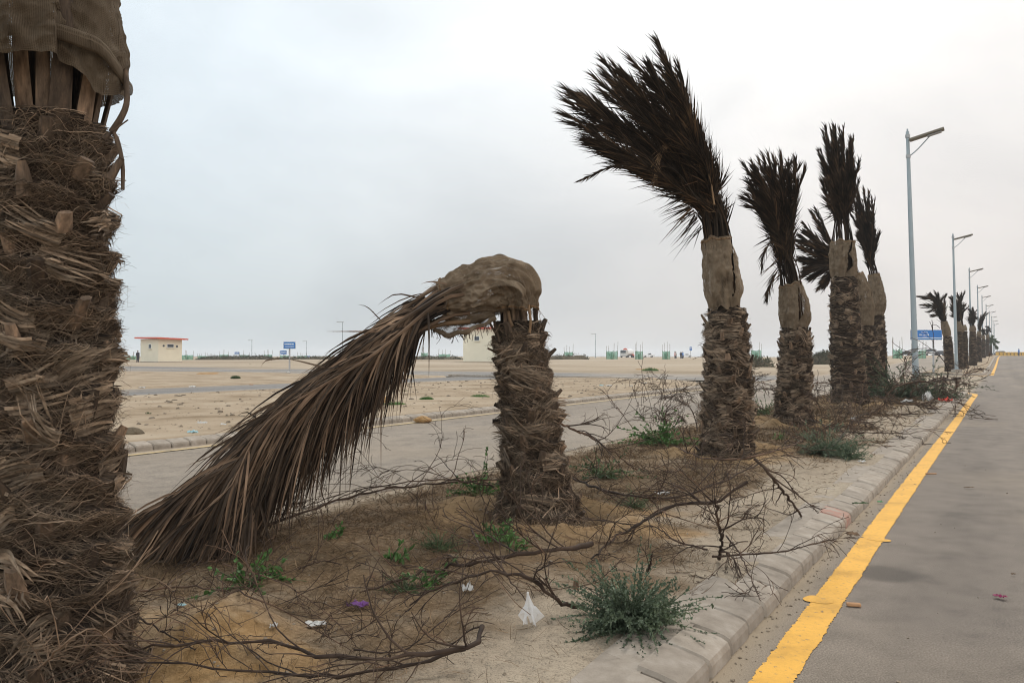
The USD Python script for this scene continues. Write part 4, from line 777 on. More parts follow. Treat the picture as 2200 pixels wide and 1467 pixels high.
# long hanging leaflets at the near end and stray ones above
n = 70; k = 6; P = np.zeros((n, k, 3))
for i in range(n):
    xx = rng.uniform(620, 880); yb = np.interp(xx, [620, 700, 800, 880], [960, 880, 800, 742]) + rng.normal(0, 14); L = rng.uniform(30, 120); sw = rng.normal(6, 16)
    for j in range(k): P[i, j] = AT(xx + sw * (j / 5) ** 2 - 6 * j / 5, yb + L * j / 5, Y - 0.4 + rng.normal(0, 0.002))
S = unit(np.stack([np.ones(n), rng.normal(0, 0.6, n), 0 * rng.normal(0, 0.6, n)], 1))[:, None]
obj('hanging_leaflets', MB().add(*ribbons(P - loc, 0.011 * rng.uniform(0.6, 1.2, (n, 1)) * np.array([0.7, 1, 0.9, 0.7, 0.45, 0.08])[None], S)).mesh(), M['frond_dead'], root, kind='stuff')
stray = [((560, 905), (530, 885), (510, 893)), ((700, 790), (640, 775), (600, 768)), ((820, 690), (790, 660), (770, 655)), ((845, 712), (765, 712), (702, 712)), ((900, 640), (850, 632), (812, 655)), ((640, 865), (545, 900), (452, 935)), ((520, 950), (440, 985), (400, 1000)), ((960, 610), (925, 605), (905, 610)), ((600, 770), (570, 775), (560, 790))]
P = np.array([[AT(*q, Y - 0.5 + 0.2 * (q[0] > 800)) for q in smooth_path([(*s_[0], 0.0), (*s_[1], 0.0), (*s_[2], 0.0)], 6)[:, :2]] for s_ in stray])
obj('hanging_leaflets', MB().add(*ribbons(P - loc, np.full((len(stray), 1), 0.013) * np.array([1, 1, 0.9, 0.7, 0.4, 0.08])[None], np.broadcast_to(np.array([0, 0.3, 1.0]), P.shape))).mesh(), M['frond_dead'], root, kind='stuff')

# ---- the standing palms
def standing(idx, label, trunk_px, radii, wrap_px, tips, seed, nb, ns, wid, npl, tie=None, extra=(), n_rep=2, leaf=(0.40, 0.024), nleaf=40, depth=0.35, wrapmat='burlap_mid', ridge=0.045, wrap_low=None, press=0.31):
    """trunk_px: pixels up the trunk; wrap_px: (px, py, half width px) from the bottom of the cloth up; tips: (px, py) or (px, py, mid px, mid py) of frond ends."""
    global loc
    rng = np.random.default_rng(seed); y = PALM_Y[idx]; x = palm_xy[idx][0]; z0 = float(median_z(x, y)) - 0.02 if idx < 7 else 0.1; loc = np.array([x, y, z0]); px = FPX / y
    root = thing('palm_tree', label, 'palm tree', loc)
    tp = [AT(a, b, y) for a, b in trunk_px]; tp[0] = np.array([tp[0][0], y, z0])
    tr = Trunk(tp, [(a, r / px) for a, r in radii], seed, ridge=ridge, pitch=0.13); trunk_parts(root, tr, rng, nb, ns, wid, npl)
    base_fibre(root, tr, rng, max(60, ns * 4), wid * 1.6)
    top = tr.centre(tr.H); wt = wrap_px[-1]; wtop = AT(wt[0], wt[1], y); rt = wt[2] / px
    tie_p = AT(*tie[:2], y) if tie is not None else wtop + np.array([0, 0, 0.25]); tr_ = (tie[2] if tie else wt[2] * 0.8) / px
    st = [(*AT(a, b, y), r / px, 1.0) for a, b, r in wrap_px]
    m_, uv_ = wrap_mesh(st, 96, 60, seed, 0.10, 0.075, wrap_low, folds=6, seam=-PI / 2 + rng.uniform(-0.35, 0.45), crumple=0.026, gap=0.55); obj('burlap_wrap', (m_[0] - loc, m_[1]), M[wrapmat], root, smooth=True, uv=uv_)
    rim = m_[0].reshape(60, 97, 3)[-3]; rope(root, rim * 0.995 + 0.005 * rim.mean(0) , 0.012, loc)
    j = 0
    for tip in tips:
        for rep in range(n_rep if len(tip) < 5 else 1):
            a = rng.uniform(0, 2 * PI); q = math.sqrt(rng.uniform(0.1, 1)); o = np.array([math.cos(a) * q, math.sin(a) * q, 0.0])
            dd = rng.normal(0, depth); sp = (11, 24, 36)[rep] * (y / 10.64) ** -1
            T_ = AT(tip[0] + rng.normal(0, sp * 0.6), tip[1] + abs(rng.normal(0, sp)), y + dd)
            if len(tip) >= 4: mid = AT(tip[2] + rng.normal(0, sp * 0.3), tip[3] + rng.normal(0, sp * 0.3), y + dd * 0.6)
            else:
                L_ = np.linalg.norm(T_ - tie_p); dir0 = unit(tie_p - wtop); mid = tie_p + (dir0 * 0.30 + unit(T_ - tie_p) * 0.30) * L_ + rng.normal(0, 0.04, 3)
            pts = [top + o * tr.R(tr.H) * 0.8 + [0, 0, -0.1], (top * 0.4 + wtop * 0.6) + o * rt * 0.85, wtop + o * rt * 0.97, tie_p + o * tr_ * 0.8, mid, T_]
            if len(tip) >= 6: pts = pts[:4] + [AT(tip[2], tip[3], y + dd * 0.3), AT(tip[4], tip[5], y + dd * 0.6), T_]
            base_u = 1 - np.linalg.norm(T_ - tie_p) / max(0.3, sum(np.linalg.norm(np.diff(np.array(pts), axis=0), axis=1))) * 1.05
            m = frond_mesh(pts, rng, nleaf, leaf[0], leaf[1], start=float(np.clip(base_u + rng.uniform(-0.06, 0.08), 0.25, 0.78)), press=press, wind=(-0.16, 0, 0.02), r0=0.017, normal=[rng.normal(0, 0.6), -1, rng.normal(0, 0.5)])
            obj('frond', (m[0] - loc, m[1]), M['frond'], root); j += 1
    for e in extra: e(root, rng, y, loc)
    return root
def short_leaflets(pts, n, l, w, matn='frond'):
    """Short leaflets sticking out low on the bundle: (px0, py0, px1, py1) lines along which they start, leaning direction in pixels."""
    def f(root, rng, y, loc):
        k = 5; P = np.zeros((n * len(pts), k, 3)); i = 0
        for (x0, y0, x1, y1, dx, dy) in pts:
            for _ in range(n):
                u = rng.uniform(); c = rng.uniform(0.5, 1.1); dep = rng.normal(0, 0.12); sx, sy = rng.normal(0, 0.25, 2) * math.hypot(dx, dy)
                for j in range(k): P[i, j] = AT(x0 + (x1 - x0) * u + (dx + sx) * c * j / 4, y0 + (y1 - y0) * u + (dy + sy) * c * j / 4 + 0.04 * abs(dx) * (j / 4) ** 2, y + dep * (1 + 0.5 * j / 4) - 0.02)
                i += 1
        obj('short_leaflets', MB().add(*ribbons(P - loc, w * rng.uniform(0.6, 1.2, (len(P), 1)) * np.array([0.8, 1, 0.8, 0.5, 0.08])[None], unit(rng.normal(0, 1, (len(P), 1, 3))))).mesh(), M[matn], root, kind='stuff')
    return f
def arch(pts, matn='stalk', nl=40, r=0.012, l=0.16, droop=0.3):
    def f(root, rng, y, loc):
        P = [AT(a, b, y - 0.30) for a, b in pts]; m = frond_mesh(P, rng, nl, l, 0.016, start=0.25, press=0.35, droop=droop, r0=r, normal=[0, -1, 0.2]); obj('frond', (m[0] - loc, m[1]), M[matn], root)
    return f
standing(2, 'windblown palm nearest the snapped one, fronds swept far left above split burlap',
         [(1563, 978), (1562, 880), (1563, 780), (1562, 662)], [(0, 58), (0.12, 52), (0.5, 48), (0.85, 41), (1, 33)],
         [(1560, 662, 34), (1557, 630, 38), (1550, 570, 35), (1541, 512, 30)],
         [(1415, 95, 1500, 300), (1425, 118, 1495, 300), (1440, 140, 1500, 310), (1330, 135, 1465, 320), (1300, 150, 1450, 330), (1352, 165, 1470, 330), (1295, 132, 1440, 320), (1225, 185, 1410, 330), (1222, 212, 1400, 335), (1262, 200, 1420, 340), (1250, 272, 1405, 375),
          (1262, 300, 1410, 385), (1390, 128, 1485, 310), (1460, 230, 1505, 350), (1490, 290, 1515, 380), (1440, 200, 1500, 330), (1360, 230, 1460, 350), (1330, 260, 1440, 370), (1420, 280, 1490, 370), (1515, 330, 1530, 400)],
         52, 100, 46, 0.0048, 110, tie=(1531, 455, 29), n_rep=3, nleaf=76, leaf=(0.34, 0.0165), depth=0.30,
         extra=[short_leaflets([(1470, 410, 1500, 470, -60, 35), (1480, 440, 1510, 490, -45, 50), (1430, 370, 1470, 420, -60, 12), (1530, 420, 1550, 460, 20, -28)], 24, 1, 0.022), arch([(1535, 440), (1520, 370), (1470, 310), (1425, 320), (1405, 392)]), arch([(1500, 430), (1440, 360), (1330, 355), (1245, 388)], 'frond', 46, 0.010, 0.14, 0.12), short_leaflets([(1470, 340, 1540, 460, -34, -8)], 26, 1, 0.018, 'stalk')])
standing(3, 'upright palm with a wide fan of fronds above bulging pale burlap',
         [(1704, 910), (1706, 830), (1708, 770), (1708, 703)], [(0, 43), (0.15, 37), (0.5, 33), (0.85, 30), (1, 25)],
         [(1708, 704, 26), (1709, 675, 31), (1704, 640, 28), (1699, 610, 22)],
         [(1603, 352, 1650, 440), (1615, 342, 1655, 440), (1632, 345, 1662, 440), (1648, 338, 1668, 440), (1666, 326, 1678, 430), (1680, 335, 1685, 430), (1692, 348, 1694, 430), (1713, 336, 1708, 430), (1711, 360, 1708, 440), (1606, 385, 1650, 450), (1620, 415, 1655, 470), (1635, 380, 1665, 450), (1655, 372, 1672, 440), (1640, 440, 1665, 500)],
         53, 90, 32, 0.0075, 80, tie=(1690, 560, 22), n_rep=3, nleaf=54, leaf=(0.31, 0.021), depth=0.3, wrapmat='burlap_far',
         extra=[short_leaflets([(1655, 500, 1675, 560, -34, 26), (1668, 560, 1680, 600, -26, 34)], 14, 1, 0.03), arch([(1680, 575), (1668, 585), (1655, 610), (1646, 642)], 'frond', 30, 0.012, 0.16), arch([(1690, 540), (1660, 520), (1640, 545), (1636, 580)], 'frond', 26, 0.01, 0.14)])
standing(4, 'very tall straight palm with a narrow upright plume above a short burlap band',
         [(1828, 870), (1822, 800), (1816, 700), (1813, 597)], [(0, 40), (0.15, 35), (0.5, 31), (0.85, 28), (1, 24)],
         [(1813, 596, 24), (1813, 570, 27), (1812, 545, 26), (1811, 518, 23)],
         [(1772, 275, 1790, 400), (1788, 266, 1800, 390), (1800, 270, 1806, 390), (1812, 276, 1812, 390), (1828, 290, 1820, 400), (1838, 312, 1826, 410), (1770, 320, 1790, 420), (1772, 350, 1792, 430), (1837, 345, 1826, 430), (1800, 300, 1806, 410), (1785, 300, 1798, 410), (1820, 330, 1816, 420), (1778, 385, 1795, 450), (1832, 385, 1822, 450), (1806, 350, 1808, 430)],
         54, 84, 26, 0.010, 60, tie=(1808, 470, 17), n_rep=3, nleaf=46, leaf=(0.29, 0.027), depth=0.3, wrapmat='burlap_far',
         extra=[short_leaflets([(1790, 430, 1800, 470, -24, 14), (1822, 430, 1826, 460, 14, 8)], 14, 1, 0.04)])
standing(5, 'palm half hidden behind the tallest straight one, its dark fronds blown flat to the left', 
         [(1862, 853), (1862, 780), (1860, 720), (1858, 700)], [(0, 29), (0.3, 26), (1, 20)],
         [(1858, 702, 17), (1857, 660, 20), (1850, 620, 19), (1836, 590, 16)],
         [(1748, 452, 1790, 530), (1728, 480, 1780, 540), (1718, 505, 1775, 548), (1720, 530, 1775, 556), (1724, 552, 1775, 566), (1728, 580, 1775, 570), (1750, 590, 1785, 572), (1770, 600, 1795, 578), (1740, 500, 1785, 545), (1735, 560, 1780, 565)],
         55, 50, 18, 0.013, 34, tie=(1820, 565, 13), n_rep=3, nleaf=34, leaf=(0.33, 0.046), depth=0.35, wrapmat='burlap_far')
standing(6, 'slender palm nearest the first lamp post, upright fronds over long thin burlap',
         [(1887, 833), (1886, 780), (1885, 720), (1884, 678)], [(0, 21), (0.2, 18), (0.6, 17), (1, 14)],
         [(1884, 680, 14), (1885, 650, 18), (1881, 615, 15), (1876, 588, 10)],
         [(1835, 410, 1855, 480), (1842, 404, 1858, 480), (1858, 404, 1865, 480), (1866, 412, 1868, 490), (1875, 425, 1872, 500), (1838, 440, 1857, 510), (1840, 470, 1858, 520), (1878, 460, 1873, 520), (1850, 430, 1862, 500), (1845, 500, 1860, 540), (1880, 495, 1876, 540)],
         56, 50, 16, 0.015, 32, tie=(1869, 560, 10), n_rep=3, nleaf=36, leaf=(0.32, 0.04), depth=0.35, wrapmat='burlap_far')

# ------------------------------------------------------------------ lamps, signs
def lathe_tube(z0, z1, r0, r1, sides=8, n=2):
    P = np.zeros((1, n, 3)); P[0, :, 2] = np.linspace(z0, z1, n); return tubes(P, np.linspace(r0, r1, n)[None], sides)
def street_lamp(loc, label, H=9.9, group=None):
    root = thing('street_lamp', label, 'street lamp', loc, 0, group)
    v, f = lathe_tube(0.0, H, 0.125, 0.062, 10, 6); obj('pole', (v, f), M['galv'], root, smooth=50)
    v, f = chamfer_box(0.55, 0.55, 0.36, 0.03); obj('base_block', (v + [0, 0, 0.05], f), M['concrete'], root)
    v, f = chamfer_box(0.30, 0.30, 0.03, 0.005); obj('base_plate', (v + [0, 0, 0.245], f), M['galv'], root)
    for zz in (H - 0.18, H - 0.95): v, f = lathe_tube(zz - 0.06, zz + 0.06, 0.088, 0.088, 12); obj('clamp', (v, f), M['grey_metal'], root, smooth=50)
    ax = np.array([N[0], N[1], 0]); tilt = math.radians(12); L = 1.22
    v, f = chamfer_box(L, 0.36, 0.085, 0.015); x = v[:, 0] + L / 2 + 0.06; c, s = math.cos(tilt), math.sin(tilt)
    vv = np.stack([x * c - v[:, 2] * s, v[:, 1], x * s + v[:, 2] * c + H - 0.36], 1); a = math.atan2(N[1], N[0]); obj('lamp_panel', (rot_z(vv, a), f), M['lamp_head'], root)
    v, f = chamfer_box(0.5, 0.22, 0.05, 0.01); x = v[:, 0] + 0.92; z = v[:, 2] - 0.07; vv = np.stack([x * c - z * s, v[:, 1], x * s + z * c + H - 0.36], 1); obj('light_unit', (rot_z(vv, a), f), M['grey_metal'], root)
    p = smooth_path([(0.05, 0, H - 0.95), (0.32, 0, H - 0.74), (0.60, 0, H - 0.46), (0.78, 0, H - 0.27)], 12); v, f = tubes(p[None], np.full((1, 12), 0.022), 6); obj('brace', (rot_z(v, a), f), M['galv'], root, smooth=True)
    v, f = lathe_tube(H, H + 0.10, 0.03, 0.03, 8); obj('pole_cap', (v, f), M['galv'], root)
    return root
lamp_z = [31.6, 59.3, 84.3, 109.7, 132.6, 158, 183, 208, 233, 258]
lamp_px = [1968, 2055, 2087, 2103, 2112, 2120.5, 2127, 2131, 2134.5, 2137]
lean = [-1.5, -1.05, -0.8, -0.6, -0.5, -0.5, -0.4, -0.4, -0.4, -0.4]
names = ['nearest street lamp with a flat panel head, standing in green brush at the strip end', 'second street lamp from the front, on a block beside the leaning far palm', 'third street lamp counted from the front along the far palm strip', 'fourth street lamp counted from the front along the far palm strip', 'fifth street lamp counted from the front along the far palm strip', 'sixth street lamp counted from the front along the far palm strip', 'seventh street lamp counted from the front along the far palm strip', 'eighth street lamp counted from the front along the far palm strip', 'ninth street lamp counted from the front along the far palm strip', 'last and faintest street lamp of the row on the far palm strip']
lamp0 = None
for zz, lx, ln_, nm in zip(lamp_z, lamp_px, lean, names):
    p = AT(lx, HORIZON, zz); p[2] = (0.08 if zz < 40 else elev(p[0], p[1]) + 0.12)
    if lamp0 is None: lamp0 = street_lamp((0, 0, 0), nm, group='street lamps along the palm strip'); first = (p, ln_)
    else: copy_of(lamp0, p, 0, nm, tilt=ln_)
lx0 = UsdGeom.Xform(lamp0); lx0.GetOrderedXformOps()[0].Set(Gf.Vec3d(*map(float, first[0]))); lx0.AddRotateYOp().Set(first[1])
# far-off lamps on the plain
def small_lamp(px, base_py, top_py, Z, label, arms=True):
    p = AT(px, HORIZON, Z); z0 = elev(p[0], p[1]) - 0.1; zt = AT(px, top_py, Z)[2]; root = thing('street_lamp', label, 'street lamp', (p[0], p[1], z0), 0, 'distant lamp posts on the plain')
    v, f = lathe_tube(0, zt - z0, 0.11, 0.07, 6); obj('pole', (v, f), M['galv'], root, smooth=True)
    v, f = chamfer_box(1.5, 0.3, 0.14, 0.03); obj('lamp_panel', (v + [-0.5, 0, zt - z0], f), M['grey_metal'], root)
for a in ((736, 775, 692, 175, 'thin distant lamp post rising just above the fallen fronds'), (658, 775, 733, 260, 'faint short lamp post right of the larger left blue sign'), (541, 775, 731, 260, 'faint lamp post between the cream hut and the blue signs'), (1279, 767, 717, 230, 'distant lamp post left of the tanker and green nets')): small_lamp(*a)

def sign(px, Z, top, bot, half_px, post_px, base_py, label, text=False, back=False, yaw=0.0, two=1, group=None):
    p = AT(px, HORIZON, Z); z0 = elev(p[0], p[1]) + (0.1 if text else 0.0); zt, zb = AT(px, top, Z)[2] - z0, AT(px, bot, Z)[2] - z0; w = 2 * half_px * Z / FPX; h = zt - zb
    root = thing('road_sign', label, 'road sign', (p[0], p[1], z0), 0, group); R_ = lambda v: rot_z(v, yaw)
    off = (post_px - px) * Z / FPX; v, f = lathe_tube(-0.2, zb + 0.02 if text else zt - 0.05, 0.06, 0.06, 8); obj('post', (R_(v + [off, 0.06 if text else 0.09, 0]), f), M['grey_metal'], root, smooth=True)
    v, f = chamfer_box(w, 0.06, h, 0.012); obj('board', (R_(v + [0, 0, zb + h / 2]), f), M['grey_metal'], root)
    v, f = chamfer_box(w - 0.05, 0.012, h - 0.05, 0.002); obj('face', (R_(v + [0, -0.036, zb + h / 2]), f), M['blue'], root)
    def lay(m, x, z, y=-0.046):
        v = np.array(m.vertices); v = np.stack([v[:, 0] + x, y - v[:, 2], v[:, 1] + z], 1); return R_(v), np.array(m.faces)[:, ::-1]
    if text:
        v, f = chamfer_box(w - 0.06, 0.006, h * 0.075, 0.001); obj('white_band', (R_(v + [0, -0.046, zb + h * 0.20]), f), M['white'], root)
        tm = meshkit.text_mesh('Kh-e-Ali', h * 0.17, 0.004, True); tw = np.ptp(np.array(tm.vertices)[:, 0]); obj('lettering', lay(tm, -w * 0.10 - tw / 2 + 0.05, zb + h * 0.42), M['white'], root)
        # the cursive line above: strokes and dots
        mb = MB(); x0 = -w * 0.17
        for k, (a, b, c2) in enumerate(((0, 0.25, 0.05), (0.06, 0.34, 0.02), (0.22, 0.3, 0.09), (0.34, 0.16, 0.03), (0.46, 0.32, 0.12), (0.55, 0.2, 0.02))):
            u = np.linspace(0, 1, 10); q = np.stack([x0 + (a + b * u * 0.55) * w * 0.32, np.full(10, -0.05), zb + h * 0.72 + h * (c2 * 0.4 + 0.055 * np.sin(u * PI * (1 + k % 3)))], 1); mb.add(*tubes(q[None], np.full((1, 10), h * 0.013), 4))
        v, f = mb.mesh(); obj('cursive_lettering', (R_(v), f), M['white'], root)
        v, f = chamfer_box(w * 0.13, 0.005, h * 0.03, 0.001); obj('small_print', (R_(v + [-w * 0.06, -0.046, zb + h * 0.33]), f), M['white'], root)
        tri_ = trimesh.creation.extrude_polygon(__import__('shapely').geometry.Polygon([(0, 0), (h * 0.13, h * 0.10), (h * 0.13, h * 0.04), (h * 0.4, h * 0.04), (h * 0.4, -h * 0.04), (h * 0.13, -h * 0.04), (h * 0.13, -h * 0.10)]), 0.004, engine='earcut'); obj('arrow', lay(tri_, -w * 0.46, zb + h * 0.55), M['white'], root)
    else:
        rng = np.random.default_rng(int(px)); mb = MB()
        for row in range(2):
            x = -w * 0.40
            while x < w * 0.36:
                l = rng.uniform(0.05, 0.16) * w; v, f = chamfer_box(l, 0.006, h * (0.16 if row == 0 else 0.08), 0.001); mb.add(v + [x + l / 2, -0.046, zb + h * (0.66 if row == 0 else 0.30)], f); x += l + 0.02 * w
        v, f = mb.mesh(); obj('lettering', (R_(v), f), M['white'], root)
sign(1990, 58.0, 708.5, 730, 35, 2007, 796, 'wide blue place name sign behind the nearest lamp post', text=True, yaw=0.06)
sign(622, 62.0, 734, 749, 13, 621.5, 781, 'taller blue sign on a post left of the fallen fronds')
sign(609, 150, 753, 761, 7, 609, 772, 'small blue board low behind the taller left sign')
sign(509, 190, 756, 761, 5, 509, 772, 'tiny blue board between the cream hut and the other signs')
sign(661, 190, 764, 767.5, 5, 661, 772, 'tiny low blue board right of the taller left sign')
sign(1484, 190, 745, 753, 2.6, 1484, 766, 'narrow blue sign on a pole left of the tallest windblown palm')

# ------------------------------------------------------------------ buildings
def pump_house(corner, Z, top, base_py, left_w, right_w, label, wins_left, wins_right, eave, roof_over=0.75):
    p = AT(corner, HORIZON, Z); z0 = elev(p[0], p[1]) + 0.02; h = AT(corner, top, Z)[2] - z0; root = thing('pump_house', label, 'building', (p[0], p[1], z0 - 0.15)); h += 0.15; k = Z / FPX
    az = math.radians(38); d1, d2 = np.array([-math.cos(az), math.sin(az)]), np.array([math.cos(math.radians(52)) * 1.0, math.sin(math.radians(52))])
    tl, tr2_ = (corner - left_w - 1100) / FPX, (corner + right_w - 1100) / FPX
    a = (p[0] - tl * p[1]) / (-d1[0] + tl * d1[1]); b = (tr2_ * p[1] - p[0]) / (d2[0] - tr2_ * d2[1])
    poly = __import__('shapely').geometry.Polygon([(0, 0), d2 * b, d1 * a + d2 * b, d1 * a]); wv = trimesh.creation.extrude_polygon(poly, h, engine='earcut'); obj('wall', wv, M['cream'], root)
    c = (d1 * a + d2 * b) / 2; corners = np.array([[0, 0], d2 * b, d1 * a + d2 * b, d1 * a]); out = c + (corners - c) * (1 + roof_over * 2 / max(a, b))
    zr = h + 0.01; zs = np.array([0.02, -0.12, 0.04, 0.10]); th = 0.20; rv = np.vstack([np.c_[out, zr + zs], np.c_[out, zr + th + zs]]); ro = trimesh.convex.convex_hull(rv); obj('roof', ro, M['red_roof'], root)
    v, f = chamfer_box(1, 1, 0.30, 0.02); pl = trimesh.creation.extrude_polygon(__import__('shapely').affinity.scale(poly, 1.03, 1.03), 0.25, engine='earcut'); obj('plinth', pl, M['concrete'], root)
    for (side, u, zc, w, hh, rnd) in wins_left + wins_right:
        d = d1 if side == 0 else d2; n = np.array([-d[1], d[0]]) if side == 0 else np.array([d[1], -d[0]]); n = n if (n @ (-c)) > 0 else -n
        L = a if side == 0 else b; q = d * L * u; ang = math.atan2(d[1], d[0])
        if rnd:
            cyl = trimesh.creation.cylinder(radius=w / 2, height=0.06, sections=14); vv = np.array(cyl.vertices)[:, [0, 2, 1]]; fv = np.array(cyl.faces)
            obj('vent_hole', (rot_z(vv, ang) + [q[0] + n[0] * 0.02, q[1] + n[1] * 0.02, zc * h], fv), M['dark_glass'], root)
        else:
            v, f = chamfer_box(w + 0.12, 0.07, hh + 0.12, 0.01); wi = obj('window', (rot_z(v, ang) + [q[0] + n[0] * 0.02, q[1] + n[1] * 0.02, zc * h], f), M['white'], root)
            v, f = chamfer_box(w, 0.05, hh, 0.005); obj('pane', (rot_z(v, ang) + [q[0] + n[0] * 0.045, q[1] + n[1] * 0.045, zc * h], f), M['dark_glass'], wi)
            v, f = chamfer_box(w + 0.3, 0.14, 0.08, 0.01); obj('sill', (rot_z(v, ang) + [q[0] + n[0] * 0.07, q[1] + n[1] * 0.07, zc * h - hh / 2 - 0.12], f), M['cream'], wi)
pump_house(340, 118, 728, 778, 38, 51, 'small cream pump house with a red roof on the plain at the left', [(0, 0.45, 0.70, 0.62, 0.55, False)], [(1, 0.22, 0.72, 0.3, 0.3, True), (1, 0.50, 0.72, 0.95, 0.40, False), (1, 0.78, 0.70, 0.3, 0.3, True)], 0)
pump_house(1085, 118, 706, 778, 90, 42, 'taller cream pump house with a red roof behind the snapped palm', [(0, 0.66, 0.73, 0.85, 0.55, False)], [(1, 0.5, 0.72, 0.9, 0.4, False)], 0)

# ------------------------------------------------------------------ netted saplings, mounds, far clutter
def net_cage(px, Z, x0, x1, ytop, label, sag=0.18, seed=0, sticks=4):
    rng = np.random.default_rng(seed); p = AT(px, HORIZON, Z); z0 = elev(p[0], p[1]) - 0.03; k = Z / FPX; w = (x1 - x0) * k; h = AT(px, ytop, Z)[2] - z0
    root = thing('net_cage', label, 'plant cage', (p[0], p[1], z0), 0, 'green netted cages round saplings on the plain')
    dep = w * 0.6; cor = np.array([[-w / 2, -dep / 2], [w * 0.1, -dep / 2 - 0.2], [w / 2, dep / 2 - 0.1], [-w * 0.2, dep / 2]]) + rng.normal(0, 0.08, (4, 2))
    for i, c in enumerate(cor[:sticks]):
        hh = h * rng.uniform(1.5, 1.95); P = np.array([[c[0], c[1], 0], [c[0] + rng.normal(0, 0.05), c[1], hh]]); v, f = tubes(np.linspace(P[0], P[1], 3)[None], np.full((1, 3), 0.03), 5); obj('stick', (v, f), M['stick'], root)
    V = []; nu = 24
    for i in range(nu + 1):
        e = i / nu * 4; a, b = cor[int(e) % 4], cor[(int(e) + 1) % 4]; fr = e - int(e); q = a + (b - a) * fr
        V.append([[q[0], q[1], z * (h * (1 - sag * 4 * fr * (1 - fr)))] for z in np.linspace(0.02, 1, 4)])
    V = np.array(V); V += rng.normal(0, 0.02, V.shape); obj('net', (V.reshape(-1, 3), grid(nu + 1, 4)), M['net'], root, smooth=True)
    P = np.zeros((10, 4, 3)); P[..., 0] = rng.normal(0, w * 0.12, (10, 1)) * np.linspace(0.2, 1, 4); P[..., 1] = rng.normal(0, 0.15, (10, 1)) * np.linspace(0.2, 1, 4); P[..., 2] = np.linspace(0, 1, 4) * h * rng.uniform(0.5, 0.95, (10, 1))
    obj('sapling', MB().add(*ribbons(P, np.full((10, 4), 0.09), np.broadcast_to(np.array([1.0, 0.3, 0]), P.shape))).mesh(), M['weed_dull'], root)
cages = [(254, 150, 245, 264, 765, 'leftmost net cage beside the near trunk'), (287, 150, 275, 298, 764, 'net cage just left of the cream hut'), (402, 150, 393, 413, 762, 'net cage just right of the cream hut'), (432, 165, 425, 440, 764, 'second net cage right of the cream hut'), (454, 165, 447, 461, 765, 'third net cage right of the cream hut, low'),
         (483, 165, 474, 491, 761, 'net cage left of the tiny blue board on the berm'), (525, 165, 517, 533, 762, 'net cage on the berm left of the faint lamp post'), (577, 160, 570, 584, 761, 'net cage left of the paired blue signs'), (612, 165, 603, 621, 763, 'net cage directly under the small blue board'), (648, 160, 640, 657, 764, 'net cage just right of the paired blue signs'),
         (845, 155, 838, 853, 758, 'net cage below the middle of the fallen frond bundle'), (912, 155, 905, 919, 757, 'net cage left of the taller hut, one away'), (955, 155, 945, 967, 760, 'net cage closest to the taller hut'), (1221, 165, 1213, 1230, 755, 'net cage behind the dark berm right of the snapped trunk'),
         (1315, 150, 1301, 1330, 753, 'widest net cage, left of the tanker truck'), (1372, 150, 1365, 1381, 753, 'narrow net cage right of the tanker truck'), (1431, 150, 1423, 1440, 753, 'net cage between the white pickups'), (1625, 140, 1612, 1637, 751, 'net cage in the gap right of the tallest windblown palm'), (1928, 125, 1914, 1942, 747, 'larger sagging net cage left of the nearest lamp post'), (1973, 128, 1953, 1990, 749, 'sagging net cage below the place name sign')]
for i, c in enumerate(cages): net_cage(c[0], c[1], c[2], c[3], c[4], 'green ' + c[5], 0.30 if c[0] > 1900 else 0.12, i + 3)

def mound(name, label, cat, x0, x1, ytop, Z, mat_, seed, rough=0.35, depth=3.0, leaves=0, base=None):
    rng = np.random.default_rng(seed); a, b = AT(x0, HORIZON, Z), AT(x1, HORIZON, Z); n = max(24, int((b[0] - a[0]) / 0.4)); m = 14
    u = np.linspace(0, 1, n); w = np.linspace(-1, 1, m); X = a[0] + (b[0] - a[0]) * u; c = (X.mean(), Z, elev(X.mean(), Z) - 0.05)
    h = AT(0, ytop, Z)[2] - c[2]; U, Wm = np.meshgrid(X, w * depth / 2, indexing='ij'); q = np.stack([U * 0.55, Wm * 0.55, 0 * U + seed], -1)
    z = h * (1 - np.abs(w[None]) ** 2.2) * np.minimum(1, 9 * np.minimum(u, 1 - u))[:, None] ** 0.6 * (1 - rough + 2 * rough * fb(q, 4, seed))
    V = np.stack([U - c[0], Wm, z], -1); root = thing(name, label, cat, c)
    obj('heap', (V.reshape(-1, 3), grid(n, m)), M[mat_], root, smooth=True)
    if leaves:
        nl = leaves; i = rng.integers(0, n, nl); j = rng.integers(0, m, nl); P0 = V[i, j] + rng.normal(0, 0.18, (nl, 3)) * [1, 1, 0.6]; k = 3; d = unit(rng.normal(0, 1, (nl, 3)) + [0, 0, 0.8]); P = P0[:, None] + d[:, None] * (rng.uniform(0.15, 0.4, nl)[:, None] * np.linspace(0, 1, k)[None])[..., None]
        obj('foliage', MB().add(*ribbons(P, 0.13 * np.array([0.6, 1, 0.1])[None] * rng.uniform(0.6, 1.4, (nl, 1)), unit(rng.normal(0, 1, (nl, 1, 3))))).mesh(), M['hedge'], root, kind='stuff')
    return root
mound('hedge', 'long low dusty green hedge on the horizon right of the cream hut', 'hedge', 428, 590, 767, 150, 'mound', 1, 0.35, 3, 2600)
mound('hedge', 'low dusty hedge running behind the fallen fronds', 'hedge', 586, 840, 768.5, 148, 'mound', 2, 0.3, 3, 3000)
mound('hedge', 'brown low hedge left of the taller hut behind the hanging leaflets', 'hedge', 838, 992, 767.5, 146, 'mound', 3, 0.3, 3, 1500)
mound('spoil_heap', 'dark berm of dug soil just right of the snapped trunk', 'soil heap', 1176, 1266, 765, 140, 'mound', 4, 0.3, 3, 500)
